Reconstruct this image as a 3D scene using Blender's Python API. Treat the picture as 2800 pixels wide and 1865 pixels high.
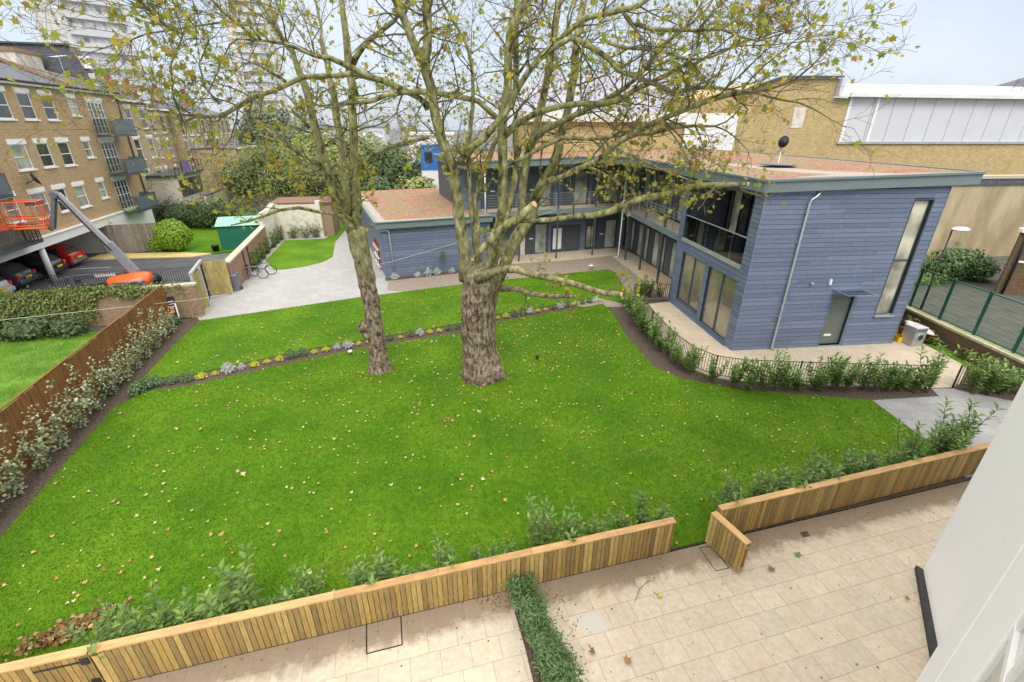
import bpy, math, random
from mathutils import Vector, Matrix
for o in list(bpy.data.objects): bpy.data.objects.remove(o)
C = bpy.context.scene.collection
S = bpy.context.scene
rnd = random.Random(7)
R = math.radians
# ---------------------------------------------------------------- camera
CAM_H = 9.0; PITCH = R(24.76); ROLL = R(-0.25); FPX = 1270.0      # focal length in 2800-px-wide pixels
cf = Vector((0, math.cos(PITCH), -math.sin(PITCH)))
cx = Vector((1, 0, 0)); cu = cx.cross(cf)
cr = cx*math.cos(ROLL) - cu*math.sin(ROLL); cup = cr.cross(cf)
cam_d = bpy.data.cameras.new('camera'); cam = bpy.data.objects.new('camera', cam_d); C.objects.link(cam)
cam.matrix_world = Matrix(((cr.x, cup.x, -cf.x, 0), (cr.y, cup.y, -cf.y, 0), (cr.z, cup.z, -cf.z, CAM_H), (0, 0, 0, 1)))
cam_d.sensor_width = 36; cam_d.lens = 36*FPX/2800; cam_d.clip_start = 0.05; cam_d.clip_end = 3000
S.camera = cam
# ---------------------------------------------------------------- sky and light
SUN_EL, SUN_AZ = R(52), R(170)          # azimuth clockwise from +Y
w = bpy.data.worlds.new('World'); S.world = w; w.use_nodes = True
nt = w.node_tree; nt.nodes.clear()
out = nt.nodes.new('ShaderNodeOutputWorld'); bg = nt.nodes.new('ShaderNodeBackground')
sky = nt.nodes.new('ShaderNodeTexSky'); sky.sky_type = 'NISHITA'; sky.sun_disc = False
sky.sun_elevation = SUN_EL; sky.sun_rotation = SUN_AZ; sky.air_density = 1.0; sky.dust_density = 2.0
tc = nt.nodes.new('ShaderNodeTexCoord'); mp = nt.nodes.new('ShaderNodeMapping'); mp.inputs['Scale'].default_value = (1, 1, 2.2)
ns = nt.nodes.new('ShaderNodeTexNoise'); ns.inputs['Scale'].default_value = 2.1; ns.inputs['Detail'].default_value = 7; ns.inputs['Roughness'].default_value = .55
cr_ = nt.nodes.new('ShaderNodeValToRGB'); cr_.color_ramp.elements[0].position = .30; cr_.color_ramp.elements[1].position = .62
cr_.color_ramp.elements[0].color = (.40, .40, .40, 1); cr_.color_ramp.elements[1].color = (1, 1, 1, 1)
mx = nt.nodes.new('ShaderNodeMix'); mx.data_type = 'RGBA'; mx.inputs['B'].default_value = (4.7, 5.15, 5.8, 1)
for a, b in ((tc.outputs['Generated'], mp.inputs['Vector']), (mp.outputs['Vector'], ns.inputs['Vector']), (ns.outputs['Fac'], cr_.inputs['Fac']),
             (cr_.outputs['Color'], mx.inputs['Factor']), (sky.outputs['Color'], mx.inputs['A']), (mx.outputs['Result'], bg.inputs['Color']), (bg.outputs[0], out.inputs[0])):
    nt.links.new(a, b)
sx_ = nt.nodes.new('ShaderNodeSeparateXYZ'); nt.links.new(tc.outputs['Generated'], sx_.inputs[0])      # overcast dome: cloud brightens towards the zenith
mr = nt.nodes.new('ShaderNodeMapRange'); mr.inputs['From Min'].default_value = .24; mr.inputs['From Max'].default_value = .62; mr.inputs['To Min'].default_value = .10; mr.inputs['To Max'].default_value = .245; mr.interpolation_type = 'SMOOTHSTEP'
m2_ = nt.nodes.new('ShaderNodeMapRange'); m2_.inputs['From Min'].default_value = .2; m2_.inputs['From Max'].default_value = .5; nt.links.new(sx_.outputs[2], m2_.inputs['Value'])
mz = nt.nodes.new('ShaderNodeMix'); mz.data_type = 'RGBA'; mz.inputs['B'].default_value = (5.3, 5.15, 4.95, 1); nt.links.new(m2_.outputs[0], mz.inputs['Factor']); nt.links.new(mx.outputs['Result'], mz.inputs['A']); nt.links.new(mz.outputs['Result'], bg.inputs['Color'])
nt.links.new(sx_.outputs[2], mr.inputs['Value']); nt.links.new(mr.outputs[0], bg.inputs['Strength'])
sl = bpy.data.lights.new('sun', 'SUN'); sl.energy = 1.0; sl.angle = R(24); sl.color = (1, .95, .87)
so = bpy.data.objects.new('sun', sl); C.objects.link(so)
so.rotation_euler = (math.pi/2 - SUN_EL, 0, -SUN_AZ + math.pi)
so.rotation_euler = Vector((-math.sin(SUN_AZ)*math.cos(SUN_EL), -math.cos(SUN_AZ)*math.cos(SUN_EL), -math.sin(SUN_EL))).to_track_quat('-Z', 'Y').to_euler()
S.view_settings.view_transform = 'Standard'; S.view_settings.look = 'None'; S.view_settings.gamma = 1
S.view_settings.exposure = 0.85
S.render.engine = 'CYCLES'
# ---------------------------------------------------------------- measuring helpers (survey of the place, metres)
KX = 2800/2354
def ray(x, y):
    return (cf*FPX + cr*(x*KX-1400) - cup*(y*KX-932.5)).normalized()
def gp(x, y, z=0.0):
    d = ray(x, y); t = (z-CAM_H)/d.z; return (d.x*t, d.y*t)
def at(x, y, Y):
    d = ray(x, y); t = Y/d.y; return Vector((d.x*t, Y, CAM_H+d.z*t))
def depth(p): return Vector((p[0], p[1], p[2]-CAM_H)).dot(cf)
def pxr(wpx, p): return wpx*.5*depth(p)/(FPX/KX)
def onp(x, y, P0, az):
    d = ray(x, y); ux, uy = math.sin(az), math.cos(az)
    det = -d.x*uy + ux*d.y; t = (-P0[0]*uy + ux*P0[1])/det; s = (d.x*P0[1]-d.y*P0[0])/det
    return s, CAM_H+d.z*t, t
# ---------------------------------------------------------------- materials
MATS = {}
def newmat(name):
    m = bpy.data.materials.new(name); m.use_nodes = True; MATS[name] = m
    return m, m.node_tree, m.node_tree.nodes['Principled BSDF']
def N(nt, t, **k):
    n = nt.nodes.new('ShaderNode'+t)
    for a, b in k.items():
        if a in n.inputs: n.inputs[a].default_value = b
        else: setattr(n, a, b)
    return n
def ramp(nt, fac, cols, pos=None):
    r = nt.nodes.new('ShaderNodeValToRGB'); el = r.color_ramp.elements
    while len(el) < len(cols): el.new(.5)
    for i, c in enumerate(cols):
        el[i].position = pos[i] if pos else i/(len(cols)-1); el[i].color = (*c, 1)
    nt.links.new(fac, r.inputs['Fac']); return r.outputs['Color']
def coords(nt, kind='Object', scale=(1, 1, 1), rot=0):
    t = nt.nodes.new('ShaderNodeTexCoord'); m = nt.nodes.new('ShaderNodeMapping')
    m.inputs['Scale'].default_value = scale; m.inputs['Rotation'].default_value = (0, 0, rot)
    nt.links.new(t.outputs[kind], m.inputs['Vector']); return m.outputs['Vector']
def mixc(nt, fac, a, b, mode='MIX'):
    m = nt.nodes.new('ShaderNodeMix'); m.data_type = 'RGBA'; m.blend_type = mode
    for s, v in (('Factor', fac), ('A', a), ('B', b)):
        if hasattr(v, 'links') or hasattr(v, 'is_linked'): nt.links.new(v, m.inputs[s])
        else: m.inputs[s].default_value = v if s == 'Factor' else (*v, 1)
    return m.outputs['Result']
def bump(nt, p, h, s=.3, d=.02):
    b = N(nt, 'Bump', Strength=s, Distance=d); nt.links.new(h, b.inputs['Height']); nt.links.new(b.outputs[0], p.inputs['Normal'])
def mplain(name, cols, scale=3, rough=.7, metal=0, bmp=.15, stretch=(1, 1, 1), spec=.4, detail=6, pos=None):
    m, nt, p = newmat(name); v = coords(nt, scale=stretch)
    n = N(nt, 'TexNoise', Scale=scale, Detail=detail, Roughness=.6); nt.links.new(v, n.inputs['Vector'])
    if len(cols) == 1: cols = [tuple(c*.86 for c in cols[0]), tuple(min(1, c*1.12) for c in cols[0])]
    nt.links.new(ramp(nt, n.outputs['Fac'], cols, pos or [.3+.4*i/(len(cols)-1) for i in range(len(cols))]), p.inputs['Base Color'])
    p.inputs['Roughness'].default_value = rough; p.inputs['Metallic'].default_value = metal; p.inputs['Specular IOR Level'].default_value = spec
    if bmp: bump(nt, p, n.outputs['Fac'], bmp)
    return m
def misland(name, cols, rough=.7, noise=.25, nscale=6, stretch=(1, 1, 1), spec=.3, trans=0, grain=None):
    m, nt, p = newmat(name); g = nt.nodes.new('ShaderNodeNewGeometry')
    c = ramp(nt, g.outputs['Random Per Island'], cols)
    v = coords(nt, scale=stretch); n = N(nt, 'TexNoise', Scale=nscale, Detail=6, Roughness=.65); nt.links.new(v, n.inputs['Vector'])
    k = ramp(nt, n.outputs['Fac'], [(1-noise,)*3, (1+noise*.6,)*3], [.3, .7])
    c = mixc(nt, 1.0, c, k, 'MULTIPLY'); nt.links.new(c, p.inputs['Base Color'])
    p.inputs['Roughness'].default_value = rough; p.inputs['Specular IOR Level'].default_value = spec
    if trans:
        t = nt.nodes.new('ShaderNodeBsdfTranslucent'); nt.links.new(c, t.inputs['Color']); mm = nt.nodes.new('ShaderNodeMixShader')
        mm.inputs[0].default_value = trans; o = nt.nodes['Material Output']
        nt.links.new(p.outputs[0], mm.inputs[1]); nt.links.new(t.outputs[0], mm.inputs[2]); nt.links.new(mm.outputs[0], o.inputs[0])
    else: bump(nt, p, n.outputs['Fac'], .2)
    return m
def mbrick(name, c1, c2, mortar, bw=.225, bh=.075, ms=.012, rough=.9, kind='wall', off=.5, stain=.3, stain_col=(.1, .09, .07), rot=0, bmp=.3, bias=0):
    m, nt, p = newmat(name)
    t = nt.nodes.new('ShaderNodeTexCoord'); sp = nt.nodes.new('ShaderNodeSeparateXYZ'); nt.links.new(t.outputs['Object'], sp.inputs[0])
    cb = nt.nodes.new('ShaderNodeCombineXYZ')
    if kind == 'wall':
        ad = N(nt, 'Math', operation='ADD'); nt.links.new(sp.outputs[0], ad.inputs[0]); nt.links.new(sp.outputs[1], ad.inputs[1])
        nt.links.new(ad.outputs[0], cb.inputs[0]); nt.links.new(sp.outputs[2], cb.inputs[1]); vec = cb.outputs[0]
    else: vec = t.outputs['Object']
    mp = nt.nodes.new('ShaderNodeMapping'); mp.inputs['Rotation'].default_value = (0, 0, rot); nt.links.new(vec, mp.inputs['Vector'])
    b = N(nt, 'TexBrick'); b.inputs['Scale'].default_value = 1; b.inputs['Brick Width'].default_value = bw; b.inputs['Row Height'].default_value = bh
    b.inputs['Mortar Size'].default_value = ms; b.inputs['Mortar Smooth'].default_value = .2; b.inputs['Bias'].default_value = bias; b.offset = off
    b.inputs['Color1'].default_value = (*c1, 1); b.inputs['Color2'].default_value = (*c2, 1); b.inputs['Mortar'].default_value = (*mortar, 1)
    nt.links.new(mp.outputs[0], b.inputs['Vector'])
    n = N(nt, 'TexNoise', Scale=.7, Detail=8, Roughness=.65); nt.links.new(t.outputs['Object'], n.inputs['Vector'])
    n2 = N(nt, 'TexNoise', Scale=9, Detail=4, Roughness=.7); nt.links.new(t.outputs['Object'], n2.inputs['Vector'])
    k2 = ramp(nt, n2.outputs['Fac'], [(.66,)*3, (1.22,)*3] if kind == 'wall' else [(.86,)*3, (1.1,)*3], [.3, .7])
    c = mixc(nt, 1.0, b.outputs['Color'], k2, 'MULTIPLY')
    f = ramp(nt, n.outputs['Fac'], [(0,)*3, (stain,)*3], [.48, .72])
    c = mixc(nt, f, c, stain_col)
    nt.links.new(c, p.inputs['Base Color']); p.inputs['Roughness'].default_value = rough; p.inputs['Specular IOR Level'].default_value = .25
    inv = N(nt, 'Math', operation='SUBTRACT'); inv.inputs[0].default_value = 1; nt.links.new(b.outputs['Fac'], inv.inputs[1])
    bump(nt, p, inv.outputs[0], bmp, .01); return m
def mglass(name, tint=(.75, .82, .8), refl=.25, rough=.02):
    m, nt, p = newmat(name); nt.nodes.remove(p); o = nt.nodes['Material Output']
    tr = N(nt, 'BsdfTransparent'); tr.inputs[0].default_value = (*tint, 1); gl = N(nt, 'BsdfGlossy'); gl.inputs['Roughness'].default_value = rough
    gl.inputs[0].default_value = (.95, .98, 1, 1)
    fr = N(nt, 'Fresnel', IOR=1.5); ma = N(nt, 'Math', operation='ADD'); ma.inputs[1].default_value = refl; ma.use_clamp = True; nt.links.new(fr.outputs[0], ma.inputs[0])
    mm = nt.nodes.new('ShaderNodeMixShader'); nt.links.new(ma.outputs[0], mm.inputs[0]); nt.links.new(tr.outputs[0], mm.inputs[1]); nt.links.new(gl.outputs[0], mm.inputs[2])
    nt.links.new(mm.outputs[0], o.inputs[0]); return m
# ---------------------------------------------------------------- mesh builder
class MB:
    def __init__(s): s.v = []; s.f = []; s.mi = []
    def add(s, vs, fs, mi=0):
        b = len(s.v); s.v += [tuple(v) for v in vs]
        for f in fs: s.f.append(tuple(b+i for i in f)); s.mi.append(mi)
        return s
    def box(s, x0, x1, y0, y1, z0, z1, mi=0):
        if x0 > x1: x0, x1 = x1, x0
        if y0 > y1: y0, y1 = y1, y0
        return s.add([(x0, y0, z0), (x1, y0, z0), (x1, y1, z0), (x0, y1, z0), (x0, y0, z1), (x1, y0, z1), (x1, y1, z1), (x0, y1, z1)],
              [(3, 2, 1, 0), (4, 5, 6, 7), (0, 1, 5, 4), (1, 2, 6, 5), (2, 3, 7, 6), (3, 0, 4, 7)], mi)
    def bar(s, p, q, w, h=None, mi=0, upv=(0, 0, 1)):
        p, q = Vector(p), Vector(q); d = (q-p).normalized(); u = Vector(upv)
        if abs(d.dot(u)) > .98: u = Vector((1, 0, 0))
        a = d.cross(u).normalized()*w/2; b = a.cross(d).normalized()*(h or w)/2
        vs = [p-a-b, p+a-b, p+a+b, p-a+b, q-a-b, q+a-b, q+a+b, q-a+b]
        return s.add(vs, [(0, 1, 2, 3), (7, 6, 5, 4), (0, 4, 5, 1), (1, 5, 6, 2), (2, 6, 7, 3), (3, 7, 4, 0)], mi)
    def prism(s, poly, z0, z1, mi=0, bottom=True):
        A = sum(poly[i][0]*poly[(i+1) % len(poly)][1]-poly[(i+1) % len(poly)][0]*poly[i][1] for i in range(len(poly)))
        if A < 0: poly = poly[::-1]
        n = len(poly); zt = z1 if callable(z1) else (lambda x, y: z1)
        vs = [(x, y, z0(x, y) if callable(z0) else z0) for x, y in poly]+[(x, y, zt(x, y)) for x, y in poly]
        fs = [tuple(range(n, 2*n))]+([tuple(range(n-1, -1, -1))] if bottom else [])+[(i, (i+1) % n, n+(i+1) % n, n+i) for i in range(n)]
        return s.add(vs, fs, mi)
    def tube(s, pts, rs, n=6, mi=0, cap=True):
        pts = [Vector(p) for p in pts]; rs = rs if hasattr(rs, '__len__') else [rs]*len(pts); base = len(s.v); prev = None
        for i, p in enumerate(pts):
            d = (pts[min(i+1, len(pts)-1)]-pts[max(i-1, 0)])
            d = d.normalized() if d.length > 1e-6 else Vector((0, 0, 1))
            a = prev-d*prev.dot(d) if prev is not None else (d.cross(Vector((0, 0, 1))) if abs(d.z) < .9 else d.cross(Vector((1, 0, 0))))
            if a.length < 1e-5: a = d.cross(Vector((0, 1, 0)))
            a.normalize(); prev = a; b = d.cross(a)
            for k in range(n):
                t = 2*math.pi*k/n; s.v.append(tuple(p+(a*math.cos(t)+b*math.sin(t))*rs[i]))
        for i in range(len(pts)-1):
            for k in range(n):
                q = base+i*n; s.f.append((q+k, q+(k+1) % n, q+n+(k+1) % n, q+n+k)); s.mi.append(mi)
        if cap:
            s.f.append(tuple(base+k for k in range(n-1, -1, -1))); s.mi.append(mi)
            q = base+(len(pts)-1)*n; s.f.append(tuple(q+k for k in range(n))); s.mi.append(mi)
        return s
    def lathe(s, prof, c=(0, 0, 0), n=16, mi=0):
        b = len(s.v)
        for r, z in prof:
            for k in range(n): t = 2*math.pi*k/n; s.v.append((c[0]+r*math.cos(t), c[1]+r*math.sin(t), c[2]+z))
        for i in range(len(prof)-1):
            for k in range(n): q = b+i*n; s.f.append((q+k, q+(k+1) % n, q+n+(k+1) % n, q+n+k)); s.mi.append(mi)
        s.f.append(tuple(b+k for k in range(n-1, -1, -1))); s.mi.append(mi); q = b+(len(prof)-1)*n; s.f.append(tuple(q+k for k in range(n))); s.mi.append(mi)
        return s
    def build(s, name, mats, parent=None, smooth=False, bevel=0):
        me = bpy.data.meshes.new(name); me.from_pydata(s.v, [], s.f)
        if not isinstance(mats, (list, tuple)): mats = [mats]
        for m in mats: me.materials.append(MATS[m] if isinstance(m, str) else m)
        if len(mats) > 1: me.polygons.foreach_set('material_index', s.mi)
        if smooth: me.polygons.foreach_set('use_smooth', [True]*len(s.f))
        me.update(); o = bpy.data.objects.new(name, me); C.objects.link(o)
        if parent: o.parent = parent
        if bevel:
            b = o.modifiers.new('bevel', 'BEVEL'); b.width = bevel; b.segments = 2; b.limit_method = 'ANGLE'
        return o
def tag(o, label=None, cat=None, group=None, kind=None):
    if label: o['label'] = label
    if cat: o['category'] = cat
    if group: o['group'] = group
    if kind: o['kind'] = kind
    return o
def thing(name, label, cat, loc=(0, 0, 0), rot=0, group=None):
    o = bpy.data.objects.new(name, None); C.objects.link(o); o.empty_display_size = .2
    o.location = loc if len(loc) == 3 else (*loc, 0); o.rotation_euler = (0, 0, rot)
    return tag(o, label, cat, group)
def copy_tree(o, parent=None):
    c = o.copy(); C.objects.link(c); c.parent = parent
    for ch in list(o.children): copy_tree(ch, c)
    return c
def ground(name, poly, z, mat, th=.3):
    return tag(MB().prism(poly, z-th, z).build(name, mat), kind='structure')
def wall(mb, x0, x1, z0, z1, holes, y, t, mi=0, ends=True):
    """wall in the local x-z plane, outer face at y, inner face at y+t, rectangular openings (x0,x1,z0,z1)"""
    xs = sorted({x0, x1, *[h[0] for h in holes], *[h[1] for h in holes]}); zs = sorted({z0, z1, *[h[2] for h in holes], *[h[3] for h in holes]})
    xs = [x for x in xs if x0 <= x <= x1]; zs = [z for z in zs if z0 <= z <= z1]
    for i in range(len(xs)-1):
        for j in range(len(zs)-1):
            a, b, c, d = xs[i], xs[i+1], zs[j], zs[j+1]; mx_, mz = (a+b)/2, (c+d)/2
            if any(h[0] < mx_ < h[1] and h[2] < mz < h[3] for h in holes): continue
            mb.add([(a, y, c), (b, y, c), (b, y, d), (a, y, d)], [(0, 1, 2, 3)], mi); mb.add([(a, y+t, c), (b, y+t, c), (b, y+t, d), (a, y+t, d)], [(3, 2, 1, 0)], mi)
    for a, b, c, d in holes:
        mb.add([(a, y, c), (b, y, c), (b, y, d), (a, y, d), (a, y+t, c), (b, y+t, c), (b, y+t, d), (a, y+t, d)], [(0, 4, 5, 1), (1, 5, 6, 2), (2, 6, 7, 3), (3, 7, 4, 0)], mi)
    a, b, c, d = x0, x1, z0, z1
    mb.add([(a, y, c), (b, y, c), (b, y, d), (a, y, d), (a, y+t, c), (b, y+t, c), (b, y+t, d), (a, y+t, d)], [(1, 5, 4, 0), (2, 6, 5, 1), (3, 7, 6, 2), (0, 4, 7, 3)], mi)
    return mb
def planks(mb, x0, x1, z0, z1, holes, y, pitch=.19, gap=.016, th=.022, top=None):
    """horizontal cladding boards proud of plane y by th (towards -y)"""
    z = z0
    while z < z1-.02:
        zt = min(z+pitch-gap, z1); mz = (z+zt)/2; segs = [(x0, x1)]
        for h in holes:
            if h[2] < mz < h[3]:
                ns_ = []
                for a, b in segs:
                    if h[1] <= a or h[0] >= b: ns_.append((a, b)); continue
                    if a < h[0]: ns_.append((a, h[0]))
                    if b > h[1]: ns_.append((h[1], b))
                segs = ns_
        for a, b in segs:
            # staggered butt joints
            cuts = [a]; j = a + rnd.uniform(1.2, 3.6)
            while j < b-.5: cuts.append(j); j += 3.6
            cuts.append(b)
            for i in range(len(cuts)-1):
                p, q = cuts[i]+(.003 if i else 0), cuts[i+1]
                if top:
                    zl, zr = min(zt, top(p)), min(zt, top(q))
                    if zl <= z or zr <= z: continue
                else: zl = zr = zt
                mb.add([(p, y-th, z), (q, y-th, z), (q, y, z), (p, y, z), (p, y-th*.75, zl), (q, y-th*.75, zr), (q, y, zr), (p, y, zl)],
                       [(3, 2, 1, 0), (4, 5, 6, 7), (0, 1, 5, 4), (1, 2, 6, 5), (2, 3, 7, 6), (3, 0, 4, 7)])
        z += pitch
    return mb
# leaves: a flat shape (list of 2-d points, stalk at origin, tip along +y) scattered over points
def leafset(mb, pts, shape, size, rr, up=.5, fold=.25, mi=0):
    for p, nrm in pts:
        s_ = size*rr.uniform(.65, 1.25)
        n_ = Vector((rr.gauss(0, 1), rr.gauss(0, 1), rr.gauss(0, 1)))+Vector((0, 0, up*3))
        if nrm: n_ = n_*.5+Vector(nrm)*1.6
        n_.normalize(); t = Vector((rr.gauss(0, 1), rr.gauss(0, 1), rr.gauss(0, 1))); t = (t-n_*t.dot(n_)).normalized(); b = n_.cross(t)
        P = Vector(p); base = len(mb.v)
        for (x, y) in shape: mb.v.append(tuple(P+b*x*s_+t*y*s_+n_*(abs(x)*fold*s_)))
        mb.f.append(tuple(range(base, base+len(shape)))); mb.mi.append(mi)
OVAL = [(0, 0), (.22, .3), (.2, .7), (0, 1), (-.2, .7), (-.22, .3)]
MAPLE = [(0, 0), (.18, .12), (.5, .1), (.38, .38), (.55, .72), (.22, .62), (0, 1.05), (-.22, .62), (-.55, .72), (-.38, .38), (-.5, .1), (-.18, .12)]
LEAF5 = [(0, 0), (.42, .25), (.3, .75), (0, 1), (-.3, .75), (-.42, .25)]
# ---------------------------------------------------------------- material library
def lawn_mat(name, cols, sc=1.0):
    m, nt, p = newmat(name); t = nt.nodes.new('ShaderNodeTexCoord').outputs['Object']
    a = N(nt, 'TexNoise', Scale=.45*sc, Detail=4, Roughness=.5); b = N(nt, 'TexNoise', Scale=5*sc, Detail=6, Roughness=.7); c = N(nt, 'TexNoise', Scale=55, Detail=5, Roughness=.75)
    for x in (a, b, c): nt.links.new(t, x.inputs['Vector'])
    c1 = ramp(nt, a.outputs['Fac'], cols, [.32, .5, .68]); k = ramp(nt, b.outputs['Fac'], [(.78,)*3, (1.18,)*3], [.33, .67]); k2 = ramp(nt, c.outputs['Fac'], [(.66, .7, .66), (1.34, 1.28, 1.25)], [.32, .68])
    d = N(nt, 'TexNoise', Scale=1.1*sc, Detail=8, Roughness=.7); nt.links.new(t, d.inputs['Vector']); c1 = mixc(nt, ramp(nt, d.outputs['Fac'], [(0,)*3, (.34,)*3], [.56, .74]), c1, (.20, .20, .03))
    cc = mixc(nt, 1., mixc(nt, 1., c1, k, 'MULTIPLY'), k2, 'MULTIPLY'); nt.links.new(cc, p.inputs['Base Color'])
    p.inputs['Roughness'].default_value = .85; p.inputs['Specular IOR Level'].default_value = .15; bump(nt, p, c.outputs['Fac'], .8, .03); return m
lawn_mat('lawn', [(.062, .16, .005), (.088, .20, .007), (.122, .24, .010)])
lawn_mat('rough_grass', [(.06, .15, .02), (.10, .22, .03), (.16, .30, .05)], 2.5)
mplain('soil', [(.035, .024, .017), (.08, .058, .042), (.16, .12, .09)], scale=14, rough=.95, bmp=.8)
mplain('yard_dark', [(.07, .075, .06), (.12, .12, .10)], scale=2, rough=.95)
mplain('yard_ground', [(.10, .10, .10), (.16, .16, .155)], scale=2, rough=.9)
mplain('asphalt', [(.06, .062, .07), (.10, .10, .11)], scale=1.2, rough=.85, bmp=.1)
mbrick('patio_slabs', (.585, .50, .385), (.51, .45, .355), (.37, .30, .225), bw=.56, bh=.46, ms=.007, kind='floor', off=.37, stain=.35, stain_col=(.38, .27, .17), rough=.8, bmp=.25)
def foot_dirt():      # earth washed on to the slabs along the fence foot (object y runs away from the fence)
    nt = MATS['patio_slabs'].node_tree; p = nt.nodes['Principled BSDF']; src = p.inputs['Base Color'].links[0].from_socket
    t = nt.nodes.new('ShaderNodeTexCoord'); sp = nt.nodes.new('ShaderNodeSeparateXYZ'); nt.links.new(t.outputs['Object'], sp.inputs[0])
    r = N(nt, 'MapRange'); r.inputs['From Min'].default_value = -.95; r.inputs['From Max'].default_value = .0; r.inputs['To Max'].default_value = .9; nt.links.new(sp.outputs[1], r.inputs['Value'])
    n = N(nt, 'TexNoise', Scale=2.2, Detail=9, Roughness=.72); nt.links.new(t.outputs['Object'], n.inputs['Vector'])
    m = N(nt, 'Math', operation='ADD'); nt.links.new(r.outputs[0], m.inputs[0]); nt.links.new(n.outputs['Fac'], m.inputs[1])
    f = ramp(nt, m.outputs[0], [(0,)*3, (.75,)*3], [.72, 1.25]); c = mixc(nt, f, src, (.17, .12, .075))
    n3 = N(nt, 'TexNoise', Scale=38, Detail=5, Roughness=.7); nt.links.new(t.outputs['Object'], n3.inputs['Vector']); f3 = ramp(nt, n3.outputs['Fac'], [(0,)*3, (.5,)*3], [.60, .68]); c = mixc(nt, f3, c, (.30, .21, .13)); nt.links.new(c, p.inputs['Base Color'])
foot_dirt()
mbrick('terrace_slabs', (.52, .44, .335), (.47, .405, .315), (.34, .27, .20), bw=.6, bh=.6, ms=.008, kind='floor', off=.5, stain=.4, stain_col=(.36, .26, .17), rough=.8, rot=R(6), bmp=.1)
mbrick('grey_pavers', (.34, .335, .33), (.39, .385, .37), (.28, .27, .265), bw=.62, bh=.42, ms=.012, kind='floor', rough=.7, rot=R(16), stain=.15, stain_col=(.3, .28, .25), bmp=.1)
mbrick('wet_slabs', (.24, .24, .245), (.31, .305, .30), (.20, .19, .18), bw=.9, bh=.6, ms=.01, kind='floor', rough=.55, rot=R(8), stain=.3, stain_col=(.38, .35, .31), bmp=.1)
mbrick('brown_pavers', (.27, .22, .175), (.33, .275, .22), (.2, .17, .14), bw=.2, bh=.1, ms=.008, kind='floor', rough=.75, rot=R(20), stain=.2, bmp=.2)
mbrick('stock_brick', (.50, .35, .18), (.38, .255, .13), (.46, .38, .27), ms=.010, stain=.25, stain_col=(.22, .14, .07), bias=-.1)
mbrick('hazed_brick', (.52, .40, .24), (.42, .31, .18), (.46, .38, .28), stain=.2, stain_col=(.3, .24, .17))  # brick lightened for the far houses, distance haze put into its colour
mbrick('yellow_brick', (.60, .47, .23), (.46, .34, .155), (.44, .35, .21), bw=.30, bh=.10, ms=.014, stain=.35, stain_col=(.24, .17, .09), bias=-.1)
mbrick('garden_brick', (.36, .24, .14), (.26, .16, .10), (.34, .28, .21), stain=.35, stain_col=(.20, .17, .09), rough=.95)
mbrick('red_brick', (.34, .17, .10), (.24, .12, .075), (.36, .3, .24), stain=.3, stain_col=(.16, .12, .08))
mbrick('old_brick', (.20, .12, .07), (.13, .085, .05), (.16, .12, .08), stain=.5, stain_col=(.09, .1, .045))
mbrick('slate', (.14, .145, .18), (.10, .105, .135), (.05, .05, .06), bw=.3, bh=.22, ms=.01, stain=.2, rough=.6)
mplain('coping', [(.42, .38, .30), (.55, .50, .40)], scale=5, rough=.9, bmp=.3)
mplain('mossy_coping', [(.34, .36, .17), (.46, .44, .28), (.58, .52, .40)], scale=4, rough=.9, bmp=.3)
mplain('white_render', [(.70, .70, .69), (.78, .78, .77)], scale=1.2, rough=.85, bmp=.05)
mplain('old_render', [(.46, .42, .35), (.66, .62, .54), (.74, .70, .62)], scale=1.6, rough=.9, bmp=.3)
mplain('stucco', [(.25, .20, .12), (.42, .34, .21), (.56, .46, .31)], scale=.7, rough=.95, bmp=.3, stretch=(1, 1, .35), detail=10)
mplain('cream_wall', [(.62, .56, .47), (.72, .66, .57)], scale=1, rough=.85)
mplain('wall_foot', [(.035, .035, .036), (.055, .055, .055)], scale=9, rough=.9)
mplain('camera_building_white', [(.85, .85, .85), (.88, .88, .88)], scale=60, rough=.75, bmp=.25)
mplain('window_white', [(.80, .80, .79), (.84, .84, .83)], scale=5, rough=.35, bmp=0)
mplain('lintel_white', [(.80, .79, .78), (.86, .86, .85)], scale=3, rough=.6, bmp=.05)
mplain('grey_metal', [(.15, .195, .205), (.17, .215, .225)], scale=2, rough=.45, bmp=0, spec=.5)
mplain('dark_grey_metal', [(.055, .068, .085), (.075, .09, .108)], scale=3, rough=.4, bmp=0, spec=.5)
mplain('galvanised', [(.42, .46, .45), (.58, .62, .60)], scale=6, rough=.35, metal=.5, bmp=.05)
mplain('black_metal', [(.012, .012, .014), (.022, .022, .024)], scale=5, rough=.4, bmp=0)
mplain('green_metal', [(.012, .10, .06), (.018, .13, .075)], scale=3, rough=.45, bmp=0)
mplain('green_sheet', [(.012, .13, .075), (.02, .17, .10)], scale=2, rough=.5, bmp=0)
mplain('pale_green_roof', [(.16, .40, .31), (.26, .50, .42)], scale=2, rough=.35, bmp=0)
misland('blue_boards', [(.12, .156, .235), (.145, .183, .268), (.17, .21, .30)], rough=.55, noise=.2, nscale=3, stretch=(1, 1, 5), spec=.4)
mplain('blue_back', [(.028, .036, .065), (.035, .045, .08)], scale=3, rough=.7, bmp=0)  # shade of the board grooves painted into this dark backing
mplain('blue_trim', [(.10, .135, .205), (.125, .165, .245)], scale=3, rough=.5, bmp=.02)
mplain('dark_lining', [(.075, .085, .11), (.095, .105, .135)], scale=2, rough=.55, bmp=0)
misland('patio_timber', [(.30, .19, .06), (.42, .28, .09), (.22, .15, .06), (.54, .39, .14), (.32, .225, .08), (.26, .18, .075)], rough=.75, noise=.3, nscale=7, stretch=(3, 3, .6))
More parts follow.
